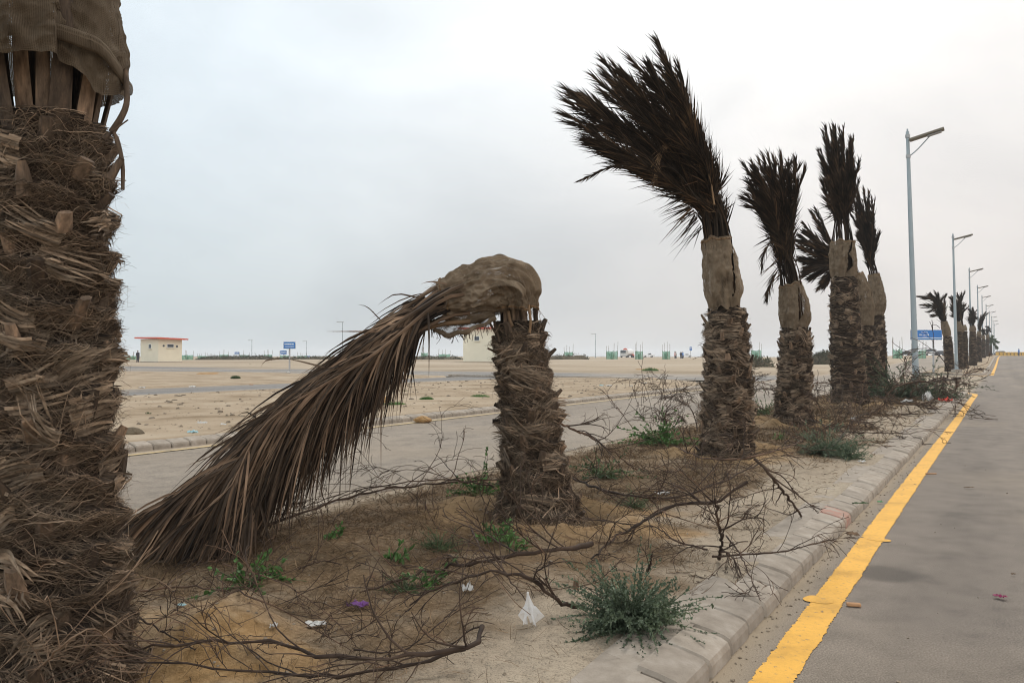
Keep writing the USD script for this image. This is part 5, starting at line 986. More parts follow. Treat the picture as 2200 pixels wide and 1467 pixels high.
mound('bush', 'grey dry scrub between the second and third standing trunks', 'bush', 1742, 1800, 762, 95, 'mound', 5, 0.4, 3, 1500)
mound('bush', 'reddish dry scrub left of the bulging palm trunk', 'bush', 1610, 1655, 772, 82, 'mound', 6, 0.45, 2, 500)
mound('sand_pile', 'orange sand pile beside the white road line behind the fronds', 'sand heap', 558, 640, 805, 58, 'orange_sand', 7, 0.3, 2.6)
mound('sand_pile', 'long low orange sand pile on the lot left of the tallest windblown palm', 'sand heap', 1318, 1418, 812, 50, 'orange_sand', 8, 0.3, 2.2)
mound('sand_pile', 'small orange sand patch near the far road at the left', 'sand heap', 425, 470, 801, 60, 'orange_sand', 9, 0.3, 2)
mound('sand_pile', 'pale sand spread in front of the dark green tuft', 'sand heap', 1362, 1420, 792, 75, 'orange_sand', 10, 0.3, 2)

# vehicles and people on the far plain
def place_far(px, Z, dz=0.0): p = AT(px, HORIZON, Z); return np.array([p[0], p[1], elev(p[0], p[1]) + dz])
def car(px, Z, label, body, yaw, kind='sedan', scale=1.0, cat='car'):
    import shapely.geometry as sg
    root = thing('parked_car' if kind != 'pickup' else 'pickup_truck', label, cat, place_far(px, Z), yaw)
    prof = {'sedan': [(-2.1, .35), (-2.15, .75), (-1.5, .9), (-0.9, 1.4), (0.5, 1.42), (1.15, .95), (2.0, .85), (2.12, .4)], 'pickup': [(-2.5, .45), (-2.5, 1.0), (-0.4, 1.0), (-0.35, 1.65), (0.9, 1.68), (1.35, 1.1), (2.35, 1.0), (2.45, .45)], 'van': [(-2.2, .4), (-2.2, 1.9), (1.2, 1.95), (1.9, 1.1), (2.3, .9), (2.3, .4)]}[kind]
    b = trimesh.creation.extrude_polygon(sg.Polygon(prof).buffer(-0.05).buffer(0.05), 1.6, engine='earcut'); v = np.array(b.vertices); v = np.stack([v[:, 0], v[:, 2] - 0.8, v[:, 1]], 1) * scale; obj('body', (v, np.array(b.faces)[:, ::-1]), M[body], root, smooth=30)
    wz = {'sedan': (-0.8, 0.45, 1.0, 1.34), 'pickup': (-0.25, 0.85, 1.12, 1.55), 'van': (-1.6, 1.15, 1.15, 1.75)}[kind]
    v, f = chamfer_box((wz[1] - wz[0]) * scale, 1.64 * scale, (wz[3] - wz[2]) * scale, 0.03); obj('side_window', (v + np.array([(wz[0] + wz[1]) / 2, 0, (wz[2] + wz[3]) / 2]) * scale, f), M['dark_glass'], root)
    for xx in (-1.35, 1.35):
        for yy in (-0.72, 0.72):
            cy = trimesh.creation.cylinder(radius=0.34 * scale, height=0.22, sections=14); q = np.array(cy.vertices)[:, [0, 2, 1]]; obj('wheel', (q + np.array([xx, yy, 0.34]) * scale, np.array(cy.faces)), M['black'], root)
    return root
car(1393, 330, 'white pickup truck between two net cages on the plain', 'car_white', 0.1, 'pickup', 1.0, 'pickup truck')
car(1474, 330, 'low white car left of the narrow blue sign', 'car_white', PI, 'sedan')
car(1998, 225, 'white van parked under the place name sign', 'car_white', 0.1, 'van', 1.0, 'van')
car(2019, 225, 'grey car parked right of the sign post', 'car_dark', 0.0, 'sedan')
car(1945, 235, 'dark car half hidden by the nearest lamp post and net cages', 'car_dark', 0.0, 'sedan')
car(2150, 245, 'dark car beyond the yellow barriers', 'car_dark', 0.2, 'sedan')
# tanker truck
tk = thing('tanker_truck', 'white tanker truck with a red marking between two net cages', 'truck', place_far(1349, 270), 1.05)
cy = trimesh.creation.capsule(height=4.2, radius=1.0, count=[16, 16]); v = np.array(cy.vertices); v = v - v.mean(0); v = np.stack([v[:, 2], v[:, 0], v[:, 1]], 1); obj('tank', (v + [0.8, 0, 1.85], np.array(cy.faces)), M['car_white'], tk, smooth=True)
v, f = chamfer_box(1.7, 2.2, 2.1, 0.18); obj('cab', (v + [-3.2, 0, 1.55], f), M['paper'], tk)
v, f = chamfer_box(0.06, 1.8, 0.8, 0.01); obj('windscreen', (v + [-4.06, 0, 1.95], f), M['dark_glass'], tk)
cr = trimesh.creation.cylinder(radius=0.85, height=0.1, sections=20); v = np.array(cr.vertices)[:, [2, 0, 1]]; obj('red_end', (v + [-2.3, 0, 2.3], np.array(cr.faces)), M['red_roof'], tk)
v, f = chamfer_box(7, 0.9, 0.25, 0.02); obj('chassis', (v + [-0.4, 0, 0.75], f), M['black'], tk)
v, f = chamfer_box(1.2, 2.3, 0.5, 0.03); obj('rear_box', (v + [2.2, 0, 0.9], f), M['red_roof'], tk)
for xx in (-3.2, 1.2, 2.4):
    for yy in (-0.95, 0.95):
        cw = trimesh.creation.cylinder(radius=0.5, height=0.3, sections=14); q = np.array(cw.vertices)[:, [0, 2, 1]]; obj('wheel', (q + [xx, yy, 0.5], np.array(cw.faces)), M['black'], tk)
def person(px, Z, label, top_mat, yaw=0.0, lean=0.0, h=1.7):
    import manifold3d as m3
    root = thing('person', label, 'person', place_far(px, Z), yaw); s = h / 1.75
    def sph(c, r): return m3.Manifold.sphere(r * s, 10).translate(tuple(np.array(c) * s))
    def bone(a, ra, b, rb): return m3.Manifold.batch_hull([sph(a, ra), sph(b, rb)])
    parts = [bone((0.10, 0, .06), .05, (0.09, 0.02, .48), .065), bone((0.09, 0.02, .48), .065, (0.08, 0, .88), .09), bone((-0.10, 0.08, .06), .05, (-0.09, 0.03, .48), .065), bone((-0.09, 0.03, .48), .065, (-0.08, 0, .88), .09), bone((0.1, -.08, .04), .04, (0.1, .02, .04), .045), bone((-0.1, 0, .04), .04, (-0.1, .1, .04), .045),
             m3.Manifold.batch_hull([sph((0.08, 0, .9), .11), sph((-0.08, 0, .9), .11), sph((0.15, 0, 1.38), .08), sph((-0.15, 0, 1.38), .08)]), bone((0, 0, 1.42), .06, (0, 0, 1.55), .055), bone((0, -.02, 1.6), .085, (0, -.01, 1.68), .085)]
    for sg_ in (-1, 1): parts += [bone((sg_ * .19, 0, 1.38), .055, (sg_ * .24, .02, 1.10), .045), bone((sg_ * .24, .02, 1.10), .045, (sg_ * .22, -.08, .86), .035), bone((sg_ * .22, -.08, .86), .035, (sg_ * .215, -.11, .78), .03)]
    m = parts[0]
    for q in parts[1:]: m = m + q
    obj('body', m, M['skin'], root, smooth=True)
    shirt = m3.Manifold.batch_hull([sph((0.09, 0, .80), .125), sph((-0.09, 0, .80), .125), sph((0.16, 0, 1.38), .09), sph((-0.16, 0, 1.38), .09)])
    for sg_ in (-1, 1): shirt = shirt + bone((sg_ * .19, 0, 1.38), .068, (sg_ * .24, .02, 1.08), .058)
    obj('shirt', shirt, M[top_mat], root, smooth=True)
    tr_ = bone((0.10, 0, .10), .07, (0.08, 0, .86), .105) + bone((-0.10, 0.06, .10), .07, (-0.08, 0, .86), .105); obj('trousers', tr_, M['cloth_dark'], root, smooth=True)
    obj('hair', sph((0, 0.015, 1.69), .092), M['crow'], root, smooth=True)
for px, lab, mt, yw in ((1452, 'person in pale clothes standing left of a small group', 'paper', 0.3), (1463, 'person in dark clothes standing in the middle of the group', 'cloth_dark', 0.0), (1467, 'person in blue clothes standing at the right of the group', 'blue', 0.8), (1450, 'person in red clothes standing at the left of the group', 'red_roof', 1.5)):
    person(px, 185, lab, mt, yw)
person(296, 118, 'person in black standing against the corner of the cream hut', 'cloth_dark', 1.0)
person(2189, 225, 'person in blue standing on the yellow barriers at the far right', 'blue', 0.4, h=2.0)
# yellow barriers closing the road
ORD = ['leftmost yellow barrier closing the road at the far right', 'second yellow barrier from the left across the far road', 'third yellow barrier from the left across the far road', 'fourth yellow barrier from the left across the far road', 'fifth yellow barrier from the left across the far road', 'sixth yellow barrier from the left across the far road', 'seventh yellow barrier from the left across the far road', 'yellow barrier cut by the right edge of the picture']
for i, x in enumerate(np.linspace(2143, 2198, 8)):
    p = place_far(x, 232); p[2] = elev(p[0], p[1])
    if i == 0:
        br = thing('road_barrier', ORD[0], 'barrier', p, 0, 'row of road barriers at the far right')
        import shapely.geometry as sg
        bp = trimesh.creation.extrude_polygon(sg.Polygon([(-.3, 0), (.3, 0), (.28, .22), (.13, .42), (.10, 1.05), (-.10, 1.05), (-.13, .42), (-.28, .22)]), 0.86, engine='earcut'); v = np.array(bp.vertices); obj('barrier_block', (np.stack([v[:, 2] - 0.43, v[:, 0], v[:, 1]], 1), np.array(bp.faces)), M['barrier'], br)
        v, f = chamfer_box(0.16, 0.5, 0.5, 0.02); obj('dark_band', (v + [0.5, 0, 0.5], f), M['mound'], br)
    else: copy_of(br, p, 0, ORD[i])

# ------------------------------------------------------------------ far palms
def far_palm(px, Z, base_py, trunk_hw, wrap_y, wrap_x, tips, label, seed, n_rep=2, leafw=0.075, l=0.45, green=False):
    rng = np.random.default_rng(seed); p = AT(px, HORIZON, Z); z0 = elev(p[0], p[1]) + 0.08; loc = np.array([p[0], p[1], z0]); k = FPX / Z
    root = thing('palm_tree', label, 'palm tree', loc, 0, 'far palms on the strip beyond the junction'); wb, wt = wrap_y; xb, xt = wrap_x
    tp = [np.array([p[0], p[1], z0 - 0.1]), AT((px + xb) / 2, (base_py + wb) / 2, Z), AT(xb, wb, Z)]
    tr = Trunk(tp, [(0, trunk_hw * 1.2 / k), (0.2, trunk_hw * 1.02 / k), (0.8, trunk_hw / k), (1, trunk_hw * 0.8 / k)], seed, 0.05, 0.16); nth, nh = 24, 60
    TH, HH = np.meshgrid(np.linspace(0, 2 * PI, nth, endpoint=False), np.linspace(0, tr.H, nh), indexing='ij'); P = tr.at(TH, HH).transpose(1, 0, 2); obj('trunk', (P.reshape(-1, 3) - loc, grid(nh, nth, True)), M['core'], root, smooth=True)
    n = 420; kk = 4; tt = np.linspace(0, 1, kk)[None]; th = rng.uniform(0, 2 * PI, (n, 1)) + rng.choice([-1, 1], (n, 1)) * 0.6 * tt; h = np.clip(rng.uniform(0, tr.H, (n, 1)) + rng.normal(0, 0.08, (n, 1)) * tt, 0, tr.H); P = tr.at(th, h, 0.01 + np.abs(rng.normal(0, 0.05, (n, 1))) * tt ** 2)
    obj('fibre', MB().add(*ribbons(P - loc, 0.035 * rng.uniform(0.5, 1.6, (n, 1)) * (1 - 0.6 * tt), np.broadcast_to(np.array([0, 0, 1.0]), P.shape))).mesh(), M['fibre'], root, kind='stuff')
    top = tr.centre(tr.H); wtop = AT(xt, wt, Z)
    if not green:
        st = [(*AT(xb + (xt - xb) * a, wb + (wt - wb) * a, Z), trunk_hw * c / k, 1.0) for a, c in ((0, 0.85), (0.3, 0.98), (0.7, 0.85), (1, 0.7))]; m_, uv_ = wrap_mesh(st, 32, 24, seed, 0.06, 0.05, None, 4); obj('burlap_wrap', (m_[0] - loc, m_[1]), M['burlap_far'], root, smooth=True, uv=uv_)
    mb = MB()
    for tip in tips:
        for rep in range(n_rep):
            dd = rng.normal(0, 0.45); T_ = AT(tip[0] + rng.normal(0, 1.2), tip[1] + rng.normal(0, 2.0), Z + dd); L_ = np.linalg.norm(T_ - wtop); o = rng.normal(0, 0.10, 3)
            mid = wtop + unit(wtop - top) * L_ * 0.42 + unit(T_ - wtop) * L_ * 0.22 + o
            m = frond_mesh([top + o, wtop + o * 0.6, mid, T_], rng, 24, l, leafw, start=0.35, press=0.55 if green else 0.42, wind=(-0.15, 0, 0) if not green else (0, 0, -0.2), r0=0.03); mb.add(*m)
    v, f = mb.mesh(); obj('crown', (v - loc, f), M['weed_dull'] if green else M['frond'], root)
far_palm(2041, 62, 792, 9, (722, 690), (2035, 2028), [(1973, 636), (1985, 640), (2000, 632), (2008, 628), (2018, 634), (2031, 634), (1980, 655), (1995, 668), (2003, 680), (2010, 650), (2026, 655)], 'windblown far palm with fronds flung left behind the second lamp post', 61)
far_palm(2061, 68, 788, 7.5, (712, 690), (2060, 2058), [(2044, 640), (2050, 648), (2052, 635), (2047, 665), (2056, 655), (2048, 680)], 'dark far palm hidden just behind the second lamp post', 62)
far_palm(2071, 72, 786, 8, (712, 698), (2070, 2068), [(2058, 634), (2066, 631), (2072, 632), (2060, 650), (2074, 655), (2068, 640), (2078, 662)], 'tall upright far palm just right of the second lamp post', 63)
far_palm(2090, 84, 781, 7, (712, 700), (2090, 2089), [(2084, 666), (2090, 664), (2097, 668), (2086, 680), (2099, 684), (2092, 672)], 'upright far palm just right of the third lamp post', 64)
far_palm(2103, 100, 777, 5, (722, 712), (2103, 2104), [(2108, 680), (2118, 674), (2114, 684), (2106, 688), (2120, 677)], 'far palm with fronds leaning right at the fourth lamp post', 65)
far_palm(2113, 124, 773, 4, (728, 720), (2113, 2113), [(2110, 712), (2115, 710), (2117, 715), (2112, 718)], 'small far palm by the fifth lamp post', 66, leafw=0.1)
far_palm(2122, 150, 771, 3.4, (726, 718), (2122, 2122), [(2120, 706), (2124, 704), (2127, 708), (2121, 712)], 'smaller far palm by the sixth lamp post', 67, leafw=0.12)
far_palm(2129, 165, 770, 2.2, (742, 740), (2129, 2129), [(2144, 738), (2140, 748), (2136, 728), (2124, 724), (2118, 732), (2132, 722), (2143, 745), (2120, 742)], 'small green palm with open drooping fronds at the end of the row', 68, leafw=0.12, l=0.55, green=True)

# ------------------------------------------------------------------ dead branches
def twig_set(start, d, length, r, rng, level, out, k=9, arch=0.25, spread=0.75, kids=(5, 4, 0)):
    """One twig and its side twigs: polylines appended to out."""
    p = [np.array(start, float)]; d = unit(np.array(d, float)); bend = rng.normal(0, 0.30, 3); st = length / (k - 1)
    for i in range(k - 1):
        d = unit(d + bend / (k - 1) * 2.2 + rng.normal(0, 0.10, 3) + np.array([0, 0, -arch * i / (k - 1) * 0.35])); p.append(p[-1] + d * st)
    p = np.array(p); out.append((p, r * np.linspace(1, 0.38, k)))
    n = rng.binomial(kids[level] * 2, 0.36) if level < len(kids) and kids[level] else 0
    for c in range(n):
        u = rng.uniform(0.18, 0.97); i = min(int(u * (k - 1)), k - 2); q = p[i] + (p[i + 1] - p[i]) * (u * (k - 1) - i); t = unit(p[i + 1] - p[i])
        ax = unit(np.cross(t, rng.normal(0, 1, 3) + np.array([0, 0, 0.6]))); a = rng.uniform(0.35, 1.0) * spread * rng.choice([-1, 1]); e = t * math.cos(a) + ax * math.sin(a)
        twig_set(q, e, length * rng.uniform(0.22, 0.72) * (1.1 - 0.4 * u), r * 0.56, rng, level + 1, out, k=max(5, k - 2), arch=arch, spread=spread, kids=kids)
def dead_branch(label, stem, r0, seed, n_side=9, l_side=0.6, kids=(5, 3, 0), arch=0.2, updir=0.25, mat_='twig', spread=0.75, r1=None, group='dead thorn branches strewn along the palm strip', name='dead_branch', u0=0.1, minr=0.0016, floor=True):
    rng = np.random.default_rng(seed); r0 = r0 * 0.78; P = smooth_path(stem, 28); P[1:-1] += rng.normal(0, r0 * 0.5, (26, 3)); root = thing(name, label, 'branch', P[0] * [1, 1, 0] + [0, 0, 0], 0, group); loc = P[0] * [1, 1, 0]
    R = np.linspace(r0, r1 or r0 * 0.4, 28) * (1 + 0.12 * rng.normal(0, 1, 28))
    def ground(Q): 
        if floor:
            zz = median_z(Q[..., 0], Q[..., 1]); Q[..., 2] = np.maximum(Q[..., 2], np.where(inside(Q), zz, 0.0) + 0.006)
        return Q
    v, f = tubes(ground(P[None].copy()) - loc, R[None], 7); obj('stem', (v, f), M[mat_], root, smooth=True)
    T = unit(np.gradient(P, axis=0)); L = np.linalg.norm(np.diff(P, axis=0), axis=1).sum()
    # thorns and short stubs on the stem
    n = int(L * 26); u = rng.uniform(0.02, 1, n); i = (u * 26.9).astype(int); d = unit(np.cross(T[i], rng.normal(0, 1, (n, 3)))); q = P[i] + (P[np.minimum(i + 1, 27)] - P[i]) * rng.uniform(0, 1, (n, 1)); ln = rng.uniform(0.02, 0.07, (n, 1, 1)); Q = q[:, None] + d[:, None] * ln * np.linspace(0, 1, 4)[None, :, None] + rng.normal(0, 0.003, (n, 4, 3))
    v, f = tubes(ground(Q) - loc, np.full((n, 1), max(minr, r0 * 0.16)) * np.linspace(1, 0.3, 4)[None], 4); obj('thorns', (v, f), M[mat_], root, kind='stuff')
    for s in range(n_side):
        u = u0 + (1 - u0) * (s + rng.uniform(0, 1)) / n_side; i = min(int(u * 27), 26); t = T[i]; out = []
        ax = unit(np.cross(t, rng.normal(0, 1, 3))); ax[2] = abs(ax[2]) * 0.6 + updir; ax = unit(ax - t * (ax @ t)); a = rng.uniform(0.4, 1.0) * spread * 1.15; e = t * math.cos(a) + ax * math.sin(a)
        twig_set(P[i], e, l_side * rng.uniform(0.35, 1.35), max(minr, R[i] * rng.uniform(0.42, 0.66)), rng, 0, out, arch=arch, spread=spread, kids=kids)
        mb = MB(); by = {}
        for p, r in out: by.setdefault(len(p), []).append((p, np.maximum(r, minr)))
        for kk, li in by.items(): mb.add(*tubes(ground(np.array([a_[0] for a_ in li])) - loc, np.array([a_[1] for a_ in li]), 5 if kk == 9 else 4))
        obj('side_branch', mb.mesh(), M[mat_], root, smooth=True)
    return root
def inside(Q):
    s, t = ST(Q); return (t < t_right(s)) & (t > t_left(s))
def g(px, py, lift=0.0):                       # a point seen at a pixel, lift metres above the strip
    z = 0.13
    for _ in range(4): p = G(px, py, z); z = float(median_z(p[0], p[1])) + lift
    return G(px, py, z)
dead_branch('thick forked dead branch crossing the bottom of the strip before the camera', [g(1036, 1345, .14), g(1020, 1385, .12), g(950, 1400, .10), g(800, 1415, .10), g(680, 1405, .09), g(560, 1378, .09), g(400, 1382, .11), g(270, 1400, .13), g(150, 1455, .08)], 0.0135, 101, 17, 0.42, (4, 3, 0), u0=0.0)
dead_branch('dead branch running along the bottom edge toward the near trunk', [g(1000, 1395, .08), g(860, 1430, .06), g(700, 1452, .05), g(540, 1440, .06), g(380, 1425, .10), g(250, 1420, .16)], 0.010, 102, 13, 0.40, (5, 3, 0))
dead_branch('dark dead branch leaning from the near trunk down to the orange mound', [g(110, 1240, .45), g(190, 1262, .40), g(260, 1300, .28), g(330, 1345, .15), g(420, 1395, .05)], 0.008, 103, 9, 0.30, (4, 3, 0))
dead_branch('pale brown dead branch with a thick cut end pointing right, mid strip', [g(1272, 1167, .20), g(1180, 1185, .18), g(1080, 1196, .15), g(960, 1218, .09), g(860, 1245, .05), g(772, 1272, .02)], 0.019, 104, 12, 0.55, (5, 3, 0), r1=0.005, mat_='twig')
dead_branch('arched dead branch ending at the grey green bush', [g(1262, 1310, .02), g(1215, 1300, .05), g(1165, 1258, .16), g(1110, 1233, .22), g(1030, 1232, .20), g(950, 1260, .12), g(880, 1300, .05)], 0.015, 105, 11, 0.50, (5, 3, 0), r1=0.004)
dead_branch('thin dead branch between the pale branch and the snapped palm foot', [g(1010, 1130, .25), g(1040, 1190, .2), g(1090, 1240, .12), g(1130, 1290, .05)], 0.008, 106, 8, 0.5, (4, 3, 0))
dead_branch('long dead branch from the fallen fronds toward the snapped palm', [g(470, 1170, .05), g(560, 1130, .10), g(650, 1100, .14), g(740, 1070, .18), g(850, 1048, .2), g(980, 1035, .2), g(1070, 1030, .2)], 0.015, 107, 15, 0.62, (6, 4, 0), updir=0.35, r1=0.005, arch=0.6)
dead_branch('wide spray of dead twigs over the side road kerb left of the snapped palm', [g(1060, 1045, .22), g(950, 1030, .26), g(840, 1040, .24), g(730, 1062, .18), g(650, 1090, .08)], 0.009, 108, 13, 0.62, (6, 4, 0), updir=0.6, arch=0.8)
dead_branch('upcurved dead twigs rising in front of the side road left of the snapped palm', [g(700, 1090, .05), g(690, 1030, .30), g(720, 960, .55), g(765, 925, .62), g(790, 935, .6)], 0.006, 109, 6, 0.45, (4, 2, 0), updir=0.4, arch=0.7)
dead_branch('grey dead branch propped right behind the snapped palm', [g(1200, 910, .55), g(1250, 930, .45), g(1300, 960, .30), g(1370, 1010, .06)], 0.017, 110, 12, 0.65, (5, 3, 0), updir=0.5)
dead_branch('brown dead branch between the snapped palm and its right neighbour', [g(1205, 1015, .15), g(1290, 1050, .14), g(1380, 1068, .16), g(1480, 1060, .22), g(1560, 1030, .28), g(1640, 990, .36)], 0.015, 111, 14, 0.62, (5, 4, 0))
dead_branch('dark thick dead branch with a cut end in the heap at mid strip', [g(1606, 1035, .42), g(1540, 1075, .30), g(1440, 1090, .22), g(1330, 1150, .10), g(1270, 1200, .04)], 0.016, 112, 13, 0.60, (5, 4, 0), r1=0.005)
dead_branch('dead branch slanting down right from the heap to the sand by the kerb', [g(1620, 985, .50), g(1655, 1020, .38), g(1690, 1065, .2), g(1722, 1110, .02)], 0.015, 113, 8, 0.50, (4, 3, 0), r1=0.009)
dead_branch('upright forked dead branch at the centre of the heap near the kerb', [g(1545, 1200, .02), g(1550, 1160, .16), g(1540, 1100, .36), g(1535, 1070, .45)], 0.014, 114, 15, 0.5, (6, 4, 0), updir=0.1, spread=1.0, arch=0.6)
dead_branch('thin dead twigs reaching over the kerb blocks beside the yellow line', [g(1530, 1195, .05), g(1600, 1190, .08), g(1680, 1185, .10), g(1740, 1170, .10), g(1795, 1157, .09)], 0.008, 115, 7, 0.4, (3, 2, 0), r1=0.003, floor=True)
dead_branch('dead twigs hanging down toward the kerb from the heap', [g(1560, 1150, .15), g(1590, 1190, .10), g(1610, 1235, .05), g(1635, 1290, .02)], 0.007, 116, 8, 0.42, (4, 3, 0))
dead_branch('low dead twigs left of the heap on bare sand', [g(1520, 1180, .06), g(1450, 1160, .12), g(1400, 1130, .14), g(1350, 1150, .05)], 0.008, 117, 8, 0.45, (4, 3, 0))
for i, (cx, cy, lab) in enumerate(((1500, 925, 'arching dry bush of bare twigs left of the windblown palm foot'), (1440, 940, 'lower dry bush of bare twigs leaning left over the side road'))):
    for_stem = [g(cx, cy, 0.0), g(cx - 8, cy - 30, .22), g(cx - 25, cy - 55 + 15 * i, .42), g(cx - 80, cy - 75 + 30 * i, .50)]
    dead_branch(lab, for_stem, 0.011, 120 + i, 20, 0.72 if i == 0 else 0.55, (6, 4, 0), updir=0.6, arch=0.85, spread=1.1, u0=0.02, name='dry_bush', group='bare thorn bushes on the strip', minr=0.0028)
dead_branch('single long bare twig curving up in front of the far kerb', [g(1360, 920, .3), g(1330, 880, .55), g(1310, 855, .7), g(1296, 830, .85)], 0.006, 122, 4, 0.3, (2, 0), group='bare thorn bushes on the strip', minr=0.003)
dead_branch('tangled dead branch in front of the windblown palm foot', [g(1450, 960, .05), g(1520, 985, .15), g(1600, 985, .22), g(1690, 960, .18), g(1760, 930, .1)], 0.014, 123, 16, 0.75, (6, 3, 0), minr=0.0028)
dead_branch('dead branch heap on the sand right of the bulging burlap palm', [g(1740, 900, .15), g(1800, 925, .18), g(1860, 930, .15), g(1930, 930, .06)], 0.018, 124, 20, 1.0, (6, 4, 0), minr=0.0032, arch=0.4)
dead_branch('dark dead branch nearest the kerb below the tallest palms', [g(1790, 960, .1), g(1840, 900, .25), g(1880, 885, .25), g(1920, 905, .06)], 0.016, 125, 18, 0.9, (6, 3, 0), minr=0.0034)
dead_branch('dead twigs behind the bulging burlap palm on the side road edge', [g(1640, 880, .1), g(1600, 850, .5), g(1640, 835, .6), g(1760, 850, .4)], 0.014, 126, 18, 1.0, (6, 3, 0), minr=0.004, updir=0.6, arch=0.6)
dead_branch('big dead bough with a raised fork at the strip end below the nearest lamp', [g(2062, 812, .75), g(2048, 815, .7), g(2000, 818, .75), g(1960, 822, .7), g(1920, 830, .45)], 0.030, 127, 18, 1.3, (6, 3, 0), minr=0.006, updir=0.0, arch=0.5)
dead_branch('fork of the strip end bough hanging down to the kerb', [g(2054, 815, .72), g(2055, 830, .45), g(2046, 845, .2)], 0.026, 128, 10, 1.2, (5, 3, 0), minr=0.006, updir=0.0)
dead_branch('dead twigs on the sand between the strip end bough and the tallest palm', [g(1880, 850, .3), g(1920, 862, .25), g(1970, 872, .15), g(2010, 880, .05)], 0.02, 129, 20, 1.1, (6, 3, 0), minr=0.005)
dead_branch('thin curled dry root lying on the brown litter', [g(640, 1222, .02), g(690, 1205, .06), g(735, 1212, .02)], 0.008, 130, 3, 0.25, (2, 0))
dead_branch('dead twigs spread over the litter at the lower left', [g(300, 1270, .1), g(420, 1260, .08), g(560, 1290, .06), g(660, 1340, .05), g(760, 1400, .03)], 0.007, 131, 13, 0.42, (4, 3, 0))
dead_branch('thin dead twigs over the litter between the weed and the purple wrapper', [g(480, 1210, .05), g(600, 1250, .08), g(680, 1300, .06), g(760, 1372, .04)], 0.006, 132, 11, 0.42, (4, 2, 0))
dead_branch('upright thin twig standing on bare sand left of the plastic bag', [g(835, 1430, .02), g(840, 1380, .12), g(850, 1340, .2), g(860, 1320, .24)], 0.005, 133, 3, 0.2, (2, 0))
dead_branch('thin reddish dead twig arching over the bare sand', [g(760, 1395, .03), g(860, 1398, .06), g(930, 1350, .1), g(990, 1300, .12), g(1035, 1280, .12)], 0.005, 134, 6, 0.3, (3, 0))
dead_branch('dead stick standing up behind the grey green bush', [g(1392, 1228, .03), g(1397, 1205, .13), g(1403, 1184, .21)], 0.010, 135, 2, 0.12, (1, 0))
# thin pale straw curves at the foot of the near trunk
dead_branch('pale curling straw stems at the near trunk foot', [g(60, 1462, .05), g(120, 1400, .3), g(200, 1350, .35), g(250, 1400, .2), g(262, 1462, .1)], 0.006, 136, 8, 0.35, (2, 0), mat_='twig_pale')
dead_branch('pale straw stems over the orange mound', [g(300, 1440, .08), g(370, 1335, .12), g(440, 1300, .1), g(520, 1345, .04)], 0.004, 137, 6, 0.3, (2, 0), mat_='twig_pale')

# ------------------------------------------------------------------ green plants
def leaf_cloud(root, base, dirs, length, n_leaf, ll, lw, mat_, rng, r=0.004, bend=0.4, jit=0.5, start=0.15, k=4, stem_mat='weed_dull'):
    """Stems radiating from base with leaves set along them."""
    n = len(dirs); kk = 8; tt = np.linspace(0, 1, kk)[None, :, None]; L = np.asarray(length).reshape(-1, 1, 1); side = rng.normal(0, 0.25, (n, 1, 3))
    P = base[None, None] + rng.normal(0, 0.02, (n, 1, 3)) * [1, 1, 0] + dirs[:, None] * L * tt + side * L * tt ** 2 + np.array([0, 0, -1.0]) * bend * L * tt ** 2.5 * 0.4
    zf = float(median_z(base[0], base[1])) if inside(base) else 0; P[..., 2] = np.maximum(P[..., 2], zf + 0.004)
    v, f = tubes(P, r * np.linspace(1, 0.4, kk)[None].repeat(n, 0), 4); loc = np.array(root.GetAttribute('xformOp:translate').Get()); obj('stems', (v - loc, f), M[stem_mat], root, smooth=True)
    m = n * n_leaf; i = np.repeat(np.arange(n), n_leaf); u = rng.uniform(start, 1.0, m); x = u * (kk - 1); a = np.minimum(x.astype(int), kk - 2); q = P[i, a] + (P[i, a + 1] - P[i, a]) * (x - a)[:, None]; t = unit(P[i, a + 1] - P[i, a])
    d = unit(t * 0.7 + rng.normal(0, jit, (m, 3)) + [0, 0, 0.12]); l = ll * rng.uniform(0.6, 1.25, m) * (1.15 - 0.5 * u); w = np.linspace(0, 1, k)
    Q = q[:, None] + d[:, None] * (l[:, None] * w[None])[..., None] + np.array([0, 0, -1.0]) * (l[:, None] * w[None] ** 2)[..., None] * rng.uniform(-0.1, 0.4, (m, 1, 1)); Q[..., 2] = np.maximum(Q[..., 2], zf + 0.003)
    S = unit(np.cross(d, rng.normal(0, 1, (m, 3)) + [0, 0, 1.2]))[:, None]; prof = np.array([0.25, 1.0, 0.85, 0.05]) if k == 4 else np.array([0.4, 1, 0.05])
    obj('leaves', MB().add(*ribbons(Q - loc, lw * prof[None] * rng.uniform(0.7, 1.2, (m, 1)), S, 0.15, np.cross(S, np.broadcast_to(d[:, None], Q.shape)))).mesh(), M[mat_], root)
def plant(name, label, cat, px, py, n, length, n_leaf, ll, lw, mat_, seed, up=1.0, spread=1.0, r=0.004, bend=0.4, jit=0.5, z=None, group=None, k=4, start=0.15):
    rng = np.random.default_rng(seed); b = g(px, py) if z is None else G(px, py, z); root = thing(name, label, cat, b, 0, group)
    d = rng.normal(0, 1, (n, 3)) * [spread, spread, 0]; d[:, 2] = np.abs(rng.normal(up, 0.45, n)); d = unit(d); leaf_cloud(root, b, d, length * rng.uniform(0.55, 1.1, n), n_leaf, ll, lw, mat_, rng, r, bend, jit, start, k)
plant('green_bush', 'dense grey green bush beside the kerb in the foreground', 'bush', 1355, 1345, 230, 0.335, 64, 0.024, 0.009, 'bush', 201, up=0.75, spread=0.95, r=0.0022, bend=0.5, jit=0.6)
plant('weed', 'leafy green weed in front of the fallen frond tips', 'weed', 528, 1262, 12, 0.26, 14, 0.042, 0.026, 'weed', 202, up=1.0, spread=0.75)
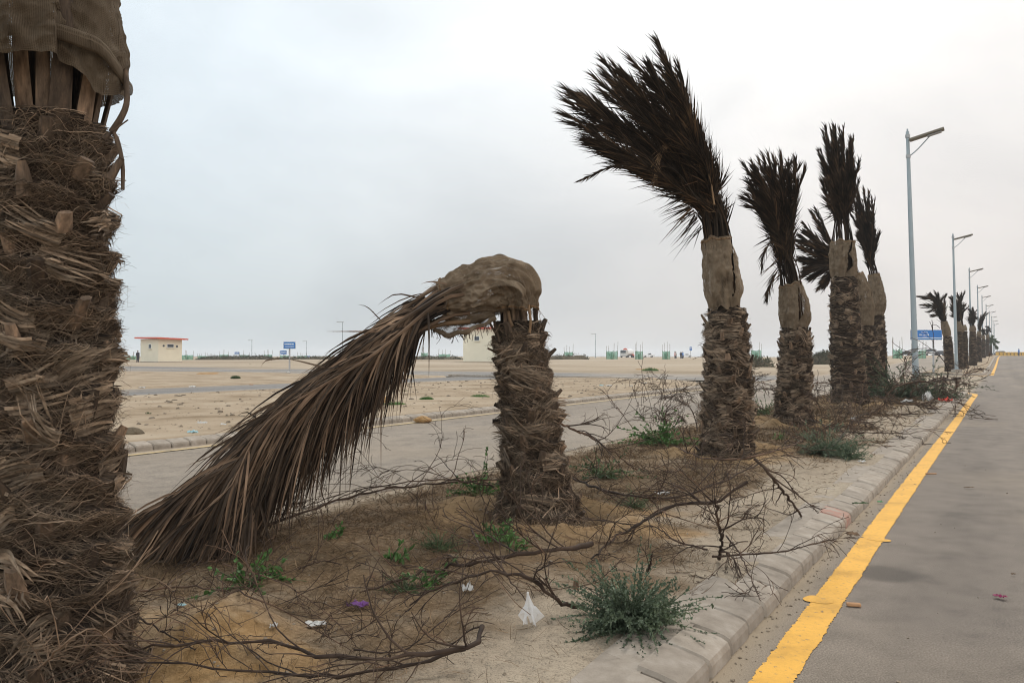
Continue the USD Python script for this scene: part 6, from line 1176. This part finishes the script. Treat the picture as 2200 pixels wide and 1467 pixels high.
plant('weed', 'leafy green weed spreading right of the frond tip weed', 'weed', 575, 1240, 7, 0.22, 12, 0.040, 0.025, 'weed', 203, up=0.8)
plant('weed', 'small dark green weed on the litter left of centre', 'weed', 712, 1158, 7, 0.13, 10, 0.035, 0.02, 'weed', 204)
plant('weed', 'broad green weed patch at the left foot of the snapped palm', 'weed', 1030, 1065, 34, 0.34, 20, 0.045, 0.022, 'weed', 205, up=0.5, spread=1.0)
plant('weed', 'green weed just in front of the snapped palm foot', 'weed', 1070, 1160, 14, 0.19, 12, 0.06, 0.018, 'weed', 206, up=0.8)
plant('weed', 'small weed with two upright shoots on the litter', 'weed', 848, 1208, 5, 0.14, 9, 0.06, 0.018, 'weed', 207, up=1.4, spread=0.6)
plant('weed', 'dull feathery green patch right of the two shoot weed', 'weed', 945, 1182, 70, 0.20, 16, 0.035, 0.004, 'weed_dull', 208, up=0.5, r=0.002, k=3)
plant('weed', 'green weed under the pale brown branch', 'weed', 932, 1258, 9, 0.18, 11, 0.05, 0.016, 'weed', 209)
plant('weed', 'low dull green mat beneath the pale brown branch', 'weed', 880, 1268, 40, 0.16, 16, 0.025, 0.005, 'weed_dull', 210, up=0.35, r=0.002, k=3)
plant('weed', 'green weed in front of the pale branch end', 'weed', 1110, 1185, 7, 0.14, 10, 0.05, 0.016, 'weed', 211)
plant('weed', 'green weed patch between the snapped palm and the windblown palm', 'weed', 1290, 1025, 30, 0.36, 16, 0.055, 0.018, 'weed_dull', 212, up=0.5)
plant('weed', 'dull green tuft right of the pit by the snapped palm', 'weed', 1362, 1090, 50, 0.22, 14, 0.035, 0.004, 'weed_dull', 213, up=0.5, r=0.002, k=3)
plant('weed', 'bright green bush under the bare twigs left of the windblown palm', 'bush', 1415, 955, 60, 0.55, 24, 0.06, 0.03, 'weed', 214, up=0.55, spread=1.0)
plant('green_bush', 'spiky grey green bush in front of the bulging burlap palm', 'bush', 1775, 975, 110, 0.52, 40, 0.06, 0.009, 'bush', 215, up=0.35, spread=1.0, r=0.003, k=3)
plant('green_bush', 'small spiky grey green bush nearest the kerb by the branch heap', 'bush', 1822, 985, 60, 0.26, 30, 0.05, 0.008, 'bush', 216, up=0.55, r=0.003, k=3)
plant('green_bush', 'wide dark green brush heap round the nearest lamp post', 'bush', 1940, 853, 160, 1.7, 50, 0.14, 0.020, 'needle', 217, up=0.25, spread=1.0, r=0.008, bend=0.7, k=3)
plant('green_bush', 'dark green brush heap right of the lamp post brush', 'bush', 1990, 852, 90, 1.25, 46, 0.13, 0.020, 'needle', 218, up=0.2, spread=1.0, r=0.008, bend=0.7, k=3)
plant('weed', 'low green growth behind the foot of the bulging burlap palm', 'weed', 1640, 890, 40, 0.6, 18, 0.06, 0.02, 'weed_dull', 219, up=0.35)
plant('weed', 'tiny green weed on sand before the bulging burlap palm', 'weed', 1672, 945, 12, 0.16, 10, 0.04, 0.015, 'weed', 220, up=0.5)
def tuft(px, py, wpx, hpx, label, seed, mat_='weed', n=1100):
    """A low cushion of grass on the lots."""
    rng = np.random.default_rng(seed); b = G(px, py, 0.10); k = b[1] / FPX; root = thing('grass_tuft', label, 'grass tuft', b, 0, 'grass tufts on the sand lots'); a = rng.uniform(0, 2 * PI, n); q = np.sqrt(rng.uniform(0, 1, n)); w, h = wpx * k / 2, hpx * k
    P0 = np.stack([q * np.cos(a) * w, q * np.sin(a) * w * 0.8, 0 * a - 0.02], 1); d = unit(np.stack([np.cos(a) * q * 0.9 + rng.normal(0, 0.3, n), np.sin(a) * q * 0.9 + rng.normal(0, 0.3, n), np.full(n, 1.0)], 1)); hh = h * 1.15 * (1.05 - 0.75 * q ** 2) * rng.uniform(0.6, 1.1, n); kk = 3
    P = P0[:, None] + d[:, None] * (hh[:, None] * np.linspace(0, 1, kk)[None])[..., None]; P[..., 2] *= 1
    obj('blades', MB().add(*ribbons(P, np.full((n, 1), max(0.012, 0.8 * k)) * np.array([1, 0.9, 0.1])[None], unit(rng.normal(0, 1, (n, 1, 3))))).mesh(), M[mat_], root, kind='stuff')
tuft(846, 871, 58, 11, 'wide grass tuft right of the fallen frond bundle on the sand lot', 230); tuft(916, 858, 30, 8, 'small round grass tuft between two wider ones on the sand lot', 231); tuft(1031, 854, 46, 9, 'green grass tuft just left of the snapped trunk on the sand lot', 232)
tuft(870, 843, 18, 6, 'sparse dry tuft behind the wide grass tuft', 233, 'weed_dull', 400); tuft(1397, 798, 36, 9, 'dark green tuft beyond the cross road left of the windblown palm', 234); tuft(506, 812, 20, 6, 'small tuft beside the service path at the left', 235, 'weed_dull'); tuft(538, 786, 12, 5, 'tiny tuft beyond the far road under the tiny blue board', 236, 'weed_dull', 300); tuft(406, 921, 14, 5, 'tiny green tuft near the kerb of the sand lot', 237, 'weed', 300)
tuft(318, 890, 9, 8, 'dark little weed alone on the sand lot at the left', 238, 'weed_dull', 200); tuft(732, 785, 26, 4, 'dry tuft beyond the far road behind the fronds', 239, 'weed_dull', 300)

# ------------------------------------------------------------------ litter on the ground
def crumple(name, label, cat, p, w, l, h, mat_, seed, rz=0.0, n=9, group=None, lift=0.01, fold=0.5):
    rng = np.random.default_rng(seed); u, v = np.meshgrid(np.linspace(-1, 1, n), np.linspace(-1, 1, n), indexing='ij'); q = np.stack([u * 1.6 + seed, v * 1.6, 0 * u], -1)
    rim = 1 - 0.28 * fb(np.stack([np.arctan2(v, u) * 1.5, 0 * u + seed, 0 * u], -1), 2, seed); z = h * np.clip(1.5 * (fb(q * 1.5, 3, seed) - 0.28), 0, 1) * (1 - 0.35 * np.maximum(np.abs(u), np.abs(v)) ** 4)
    z = z + h * 0.35 * np.abs(np.sin(u * 3.1 + v * 1.7 + seed)) * fold; x = u * w / 2 * rim + rng.normal(0, w * 0.02, u.shape); y = v * l / 2 * rim + rng.normal(0, l * 0.02, u.shape); V = rot_z(np.stack([x, y, z + lift], -1), rz)
    a = MB().add(V.reshape(-1, 3), grid(n, n)).add((V - [0, 0, 0.002]).reshape(-1, 3), grid(n, n)[:, ::-1])
    m = obj(name, a.mesh(), M[mat_], None, smooth=35, label=label, cat=cat, group=group); UsdGeom.Xformable(m).AddTranslateOp().Set(Gf.Vec3d(*map(float, p))); return m
crumple('wrapper', 'crumpled purple wrapper on the brown litter', 'wrapper', g(768, 1307), 0.12, 0.05, 0.05, 'purple', 1, 0.35)
crumple('foam_cup', 'crushed white foam cup on the litter', 'cup', g(1004, 1273), 0.065, 0.06, 0.06, 'paper', 2, 0.2)
crumple('paper_scrap', 'torn white paper scrap below the purple wrapper', 'paper', g(680, 1346), 0.10, 0.07, 0.02, 'paper', 3, 0.4)
crumple('paper_scrap', 'tiny white scrap left of the torn paper', 'paper', g(588, 1351), 0.04, 0.03, 0.025, 'paper', 4)
crumple('plastic_scrap', 'pale blue plastic scrap on the litter near the near trunk', 'plastic scrap', g(392, 1304), 0.06, 0.04, 0.015, 'cyan', 5)
crumple('plastic_bottle', 'flattened white bottle on sand between the branches', 'bottle', g(1422, 1064), 0.16, 0.05, 0.045, 'paper', 6, 0.05)
crumple('plastic_scrap', 'pale blue scrap at the foot of the bulging burlap palm', 'plastic scrap', g(1690, 913), 0.14, 0.07, 0.06, 'cyan', 7)
crumple('paper_scrap', 'white scrap on the sand among branches below the tallest palm', 'paper', g(1833, 902), 0.12, 0.1, 0.06, 'paper', 8)
crumple('wrapper', 'bright red wrapper on the strip end near the kerb', 'wrapper', g(2030, 864), 0.42, 0.26, 0.16, 'red', 9, 0.2)
crumple('plastic_bag', 'whitish plastic bag caught left of the red wrapper', 'plastic bag', g(1993, 868), 0.30, 0.25, 0.40, 'paper', 10)
crumple('plastic_bag', 'white bag among the branches at the strip end left of the bough', 'plastic bag', g(1948, 868), 0.35, 0.2, 0.16, 'paper', 11)
crumple('paper_scrap', 'small white scrap on sand near the kerb by the spiky bush', 'paper', g(1852, 994), 0.10, 0.06, 0.03, 'paper', 12, 0.3)
crumple('dry_leaf', 'curled pale dry leaf in the gutter beside the yellow line', 'leaf', G(1832, 1153, 0.004), 0.10, 0.05, 0.04, 'twig_pale', 13, -0.2)
crumple('dry_leaf', 'pale dry leaf on the road right of the yellow line', 'leaf', G(2082, 1049, 0.004), 0.13, 0.015, 0.01, 'twig_pale', 14, 0.1)
crumple('plastic_scrap', 'bright green plastic scrap in the gutter by the red kerb block', 'plastic scrap', G(1891, 1081, 0.006), 0.06, 0.03, 0.02, 'green_plastic', 15)
crumple('flower', 'magenta petals dropped on the road at the right', 'flower', G(2148, 1285, 0.004), 0.045, 0.07, 0.02, 'magenta', 16, 0.5)
crumple('paper_scrap', 'tiny yellowish scrap on the road near the right edge', 'paper', G(2177, 1236, 0.004), 0.03, 0.02, 0.01, 'twig_pale', 17)
crumple('dry_leaf', 'upright pale curled leaf left of the grey green bush', 'leaf', g(1237, 1277), 0.04, 0.03, 0.09, 'twig_pale', 18)
crumple('dry_leaf', 'dark thin leaf lying on the kerb blocks past the red one', 'leaf', G(1848, 1084, 0.115), 0.17, 0.04, 0.02, 'weed_dull', 19, 0.15)
crumple('plastic_bag', 'white plastic sheet beside a dark clod on the sand lot', 'plastic bag', G(292, 932, 0.10), 0.20, 0.12, 0.06, 'paper', 20)
mk = [(432, 909, 0.22, 'white'), (478, 911, 0.16, 'white'), (415, 928, 0.2, 'cyan'), (305, 833, 0.28, 'white'), (413, 831, 0.3, 'white'), (540, 826, 0.18, 'brick'), (1308, 829, 0.28, 'white'), (1356, 829, 0.18, 'white'), (1292, 828, 0.2, 'cyan'), (1384, 824, 0.3, 'white'), (1326, 818, 0.2, 'brick'), (1407, 782, 0.5, 'white'), (1440, 781, 0.5, 'white'), (1292, 784, 0.4, 'stone'), (946, 781, 0.4, 'white'), (930, 835, 0.2, 'stone'), (620, 800, 0.4, 'white')]
where = ['white litter scrap on the sand lot ' + w for w in ('below the cream hut near the kerb', 'nearer the fallen fronds', '', 'far back below the cream hut', 'on the service path edge')]
labs = ['white scrap on the sand lot below the cream hut', 'white scrap on the lot touching the frond outline', 'pale blue scrap near the lot kerb at the left', 'white bag far back below the cream hut', 'white scrap on the service path edge', 'orange clod beside the service path', 'white scrap on the lot right of the snapped trunk', 'white pebble like scrap right of the lone twig', 'pale blue scrap at the tip of the lone twig', 'broken white slab near the bare bush', 'orange clod on the sand pile edge', 'white litter beyond the far road by the green net', 'white litter beyond the far road by the pickup', 'dark stones beyond the far road', 'white scrap beyond the far road by the taller hut', 'brown clod on the lot near the grass tuft', 'white scrap beside the white road line at left']
for i, ((px, py, w, m_), lab) in enumerate(zip(mk, labs)): p = G(px, py, 0.12); p[2] = max(p[2] - 0.03, 0.09); crumple('litter_scrap', lab, 'litter', p, w, w * 0.7, w * 0.35, 'paper' if m_ == 'white' else m_, 40 + i, group=None)
def rock(label, p, r, seed, mat_='stone', squash=0.7, name='stone', cat='stone'):
    m = trimesh.creation.icosphere(3, r); v = np.array(m.vertices); v = v * (0.65 + 0.7 * fb(v / r * 1.4 + seed, 3, seed))[:, None] * [1, 1, squash]; o = obj(name, (v, np.array(m.faces)), M[mat_], None, smooth=40, label=label, cat=cat); UsdGeom.Xformable(o).AddTranslateOp().Set(Gf.Vec3d(*map(float, p)))
rock('dark brown clod of soil on the sand lot near the near trunk', G(284, 930, 0.13), 0.17, 1, 'mound', 0.55); rock('tan lump lying on the kerb of the sand lot left of the snapped trunk', G(908, 902, 0.05), 0.17, 2, 'orange_sand', 0.5); rock('tan clod beside the wide grass tuft', G(822, 862, 0.14), 0.14, 3, 'orange_sand', 0.9); rock('pale stone on sand left of the grey green bush', g(1192, 1339), 0.018, 4); rock('dark stone in front of the strip end bough', g(1985, 846), 0.10, 5)
v, f = chamfer_box(0.075, 0.03, 0.018, 0.004); b_ = obj('brick_piece', (v, f), M['brick'], None, label='orange brick piece touching the yellow line', cat='brick'); x_ = UsdGeom.Xformable(b_); x_.AddTranslateOp().Set(Gf.Vec3d(*map(float, G(1834, 1298, 0.012)))); x_.AddRotateZOp().Set(-14)
v, f = chamfer_box(0.13, 0.02, 0.012, 0.003); b_ = obj('brick_piece', (v, f), M['brick'], None, label='thin orange sliver by the line farther up the road', cat='brick'); UsdGeom.Xformable(b_).AddTranslateOp().Set(Gf.Vec3d(*map(float, G(2000, 1017, 0.01))))
# plastic bag hanging from a twig
bp = g(1134, 1340, 0.0); rng = np.random.default_rng(77); nu, nv = 14, 28; root = thing('plastic_bag', 'thin white plastic bag hanging from a twig over bare sand', 'plastic bag', bp); topz = 0.125
V = np.zeros((nu, nv, 3)); a = np.linspace(0, 2 * PI, nv, endpoint=False)
for i, u in enumerate(np.linspace(0, 1, nu)):
    r = 0.005 + 0.034 * u ** 1.1; wv = 1 + 0.5 * np.sin(a * 5 + 1) * u + 0.3 * np.sin(a * 9 + 2) * u; V[i] = np.stack([r * wv * np.cos(a) + 0.014 * u, 0.6 * r * wv * np.sin(a), topz * (1 - u) + 0.035 * u * np.sin(a * 3 + 0.7) * (u > 0.6)], 1)
obj('bag', (V.reshape(-1, 3) + [0, 0, 0.015], grid(nu, nv, True)), M['bag'], root, smooth=True); kn = trimesh.creation.icosphere(2, 0.006); obj('knot', (np.array(kn.vertices) * [1, 1, 1.3] + [0, 0, topz + 0.02], np.array(kn.faces)), M['bag'], root, smooth=True)
# crow on the lot
cp = G(862, 822, 0.10); crow = thing('crow', 'black crow pecking at the sand right of the fronds', 'bird', cp); import manifold3d as m3
sp = lambda c, r: m3.Manifold.sphere(r, 12).translate(c)
body = m3.Manifold.batch_hull([sp((-0.10, 0, 0.24), 0.055), sp((0.10, 0, 0.22), 0.075)]) + m3.Manifold.batch_hull([sp((0.12, 0, 0.22), 0.06), sp((0.20, 0, 0.17), 0.045)]) + m3.Manifold.batch_hull([sp((-0.1, 0, 0.24), 0.045), sp((-0.34, 0.02, 0.25), 0.018), sp((-0.34, -0.04, 0.25), 0.014)])
obj('body', body, M['crow'], crow, smooth=True); obj('beak', m3.Manifold.batch_hull([sp((0.23, 0, 0.16), 0.016), sp((0.29, 0, 0.10), 0.005)]), M['black'], crow)
for sy in (-1, 1): obj('leg', m3.Manifold.batch_hull([sp((0.02, sy * 0.03, 0.17), 0.009), sp((0.03, sy * 0.03, 0.0), 0.006)]) + m3.Manifold.batch_hull([sp((0.0, sy * 0.03, 0.0), 0.006), sp((0.07, sy * 0.035, 0.0), 0.005)]), M['black'], crow)
for sy in (-1, 1): obj('wing', m3.Manifold.batch_hull([sp((0.10, sy * 0.06, 0.25), 0.03), sp((-0.24, sy * 0.03, 0.25), 0.012), sp((-0.05, sy * 0.075, 0.21), 0.02)]), M['crow'], crow, smooth=True)

# ------------------------------------------------------------------ what nobody could count
rng = np.random.default_rng(300)
n = 230000; s_ = rng.uniform(0.6, 30, n); s_ = 0.6 + (s_ - 0.6) ** 1.5 / 29.4 ** 0.5; t_ = rng.uniform(-5.0, -1.4, n); p = RD(s_, t_); lm = litter_mask(p, s_, t_) * (0.2 + 1.3 * smooth01((fb(p * 2.3, 3, 91) - 0.35) / 0.3)) + 0.05; keep = rng.uniform(size=n) < lm; p = p[keep]; n = len(p)
p[:, 2] = median_z(p[:, 0], p[:, 1]); a = rng.uniform(0, 2 * PI, n); e = np.abs(rng.normal(0, 0.35, n)); d = np.stack([np.cos(a) * np.cos(e), np.sin(a) * np.cos(e), np.sin(e)], 1); l = rng.uniform(0.02, 0.10, n); k = 4; tt = np.linspace(0, 1, k)[None, :, None]
P = p[:, None] + d[:, None] * l[:, None, None] * tt + rng.normal(0, 0.25, (n, 1, 3)) * l[:, None, None] * tt ** 2; P[..., 2] = np.maximum(P[..., 2], p[:, None, 2] - 0.002) + 0.002
wd = 1.3 * np.maximum(0.0012, np.linalg.norm(p[:, :2], axis=1) * 0.00035)[:, None]; obj('dry_litter', MB().add(*ribbons(P, wd * np.array([1, 1, 0.9, 0.4])[None] * rng.uniform(0.7, 1.6, (n, 1)), unit(np.cross(np.broadcast_to(d[:, None], P.shape), np.array([0, 0, 1.0]) + rng.normal(0, 0.5, (n, 1, 3)))))).mesh(), M['litter'], None, label='brown dry litter of fine stems covering the palm strip', cat='litter', kind='stuff')
def pebbles(name, label, pts, r, mat_, seed):
    rng = np.random.default_rng(seed); ic = trimesh.creation.icosphere(1, 1.0); v0, f0 = np.array(ic.vertices), np.array(ic.faces); n = len(pts); sc = r[:, None, None] * rng.uniform(0.6, 1.2, (n, 1, 3)) * [1, 1, 0.65]
    V = pts[:, None] + v0[None] * sc * (1 + 0.22 * rng.normal(0, 1, (n, len(v0), 1))); F = f0[None] + (np.arange(n) * len(v0))[:, None, None]; obj(name, (V.reshape(-1, 3), F.reshape(-1, 3)), M[mat_], None, label=label, cat='pebbles', kind='stuff')
n = 4200; s_ = 0.8 + 24 * rng.uniform(0, 1, n) ** 1.7; t_ = rng.uniform(-5, -1.3, n); p = RD(s_, t_); p[:, 2] = median_z(p[:, 0], p[:, 1]) - 0.001; pebbles('pebbles', 'small pebbles and crumbs on the palm strip', p, 0.003 + 0.010 * rng.uniform(0, 1, n) ** 4, 'stone', 301)
n = 1500; s_ = 1.2 + 22 * rng.uniform(0, 1, n) ** 1.6; t_ = T_R + np.abs(rng.normal(0.02, 0.10, n)) + 0.0; w_ = rng.uniform(size=n) < 0.22; t_ = np.where(w_, rng.uniform(-1.0, 3.5, n), t_); p = RD(s_, t_, 0.003); pebbles('road_grit', 'grit and crumbs in the gutter and on the near road', p, 0.002 + 0.008 * rng.uniform(0, 1, n) ** 4, 'stone', 302)
n = 2200; s_ = rng.uniform(4, 44, n); t_ = -11.3 - 14 * rng.uniform(0, 1, n); p = RD(s_, t_); p[:, 2] = lot_z(p, s_, t_); pebbles('lot_stones', 'scattered clods and stones on the sand lot', p, 0.012 + 0.06 * rng.uniform(0, 1, n) ** 5, 'stone', 303)

# ------------------------------------------------------------------ the pale air over the plain
hz = trimesh.creation.box([3000, 3400, 24]); v = np.array(hz.vertices) + [0, 1500, 24 / 2 - 2.4]
haze_mat = usdkit.material(stage, '/World/Looks/haze_air', {'v': ('principled_volume', {'color': (0.93, 0.95, 0.97), 'density': 0.0004, 'anisotropy': 0.2})}, [], volume='v.volume')
obj('haze', (v, np.array(hz.faces)), haze_mat, kind='stuff')
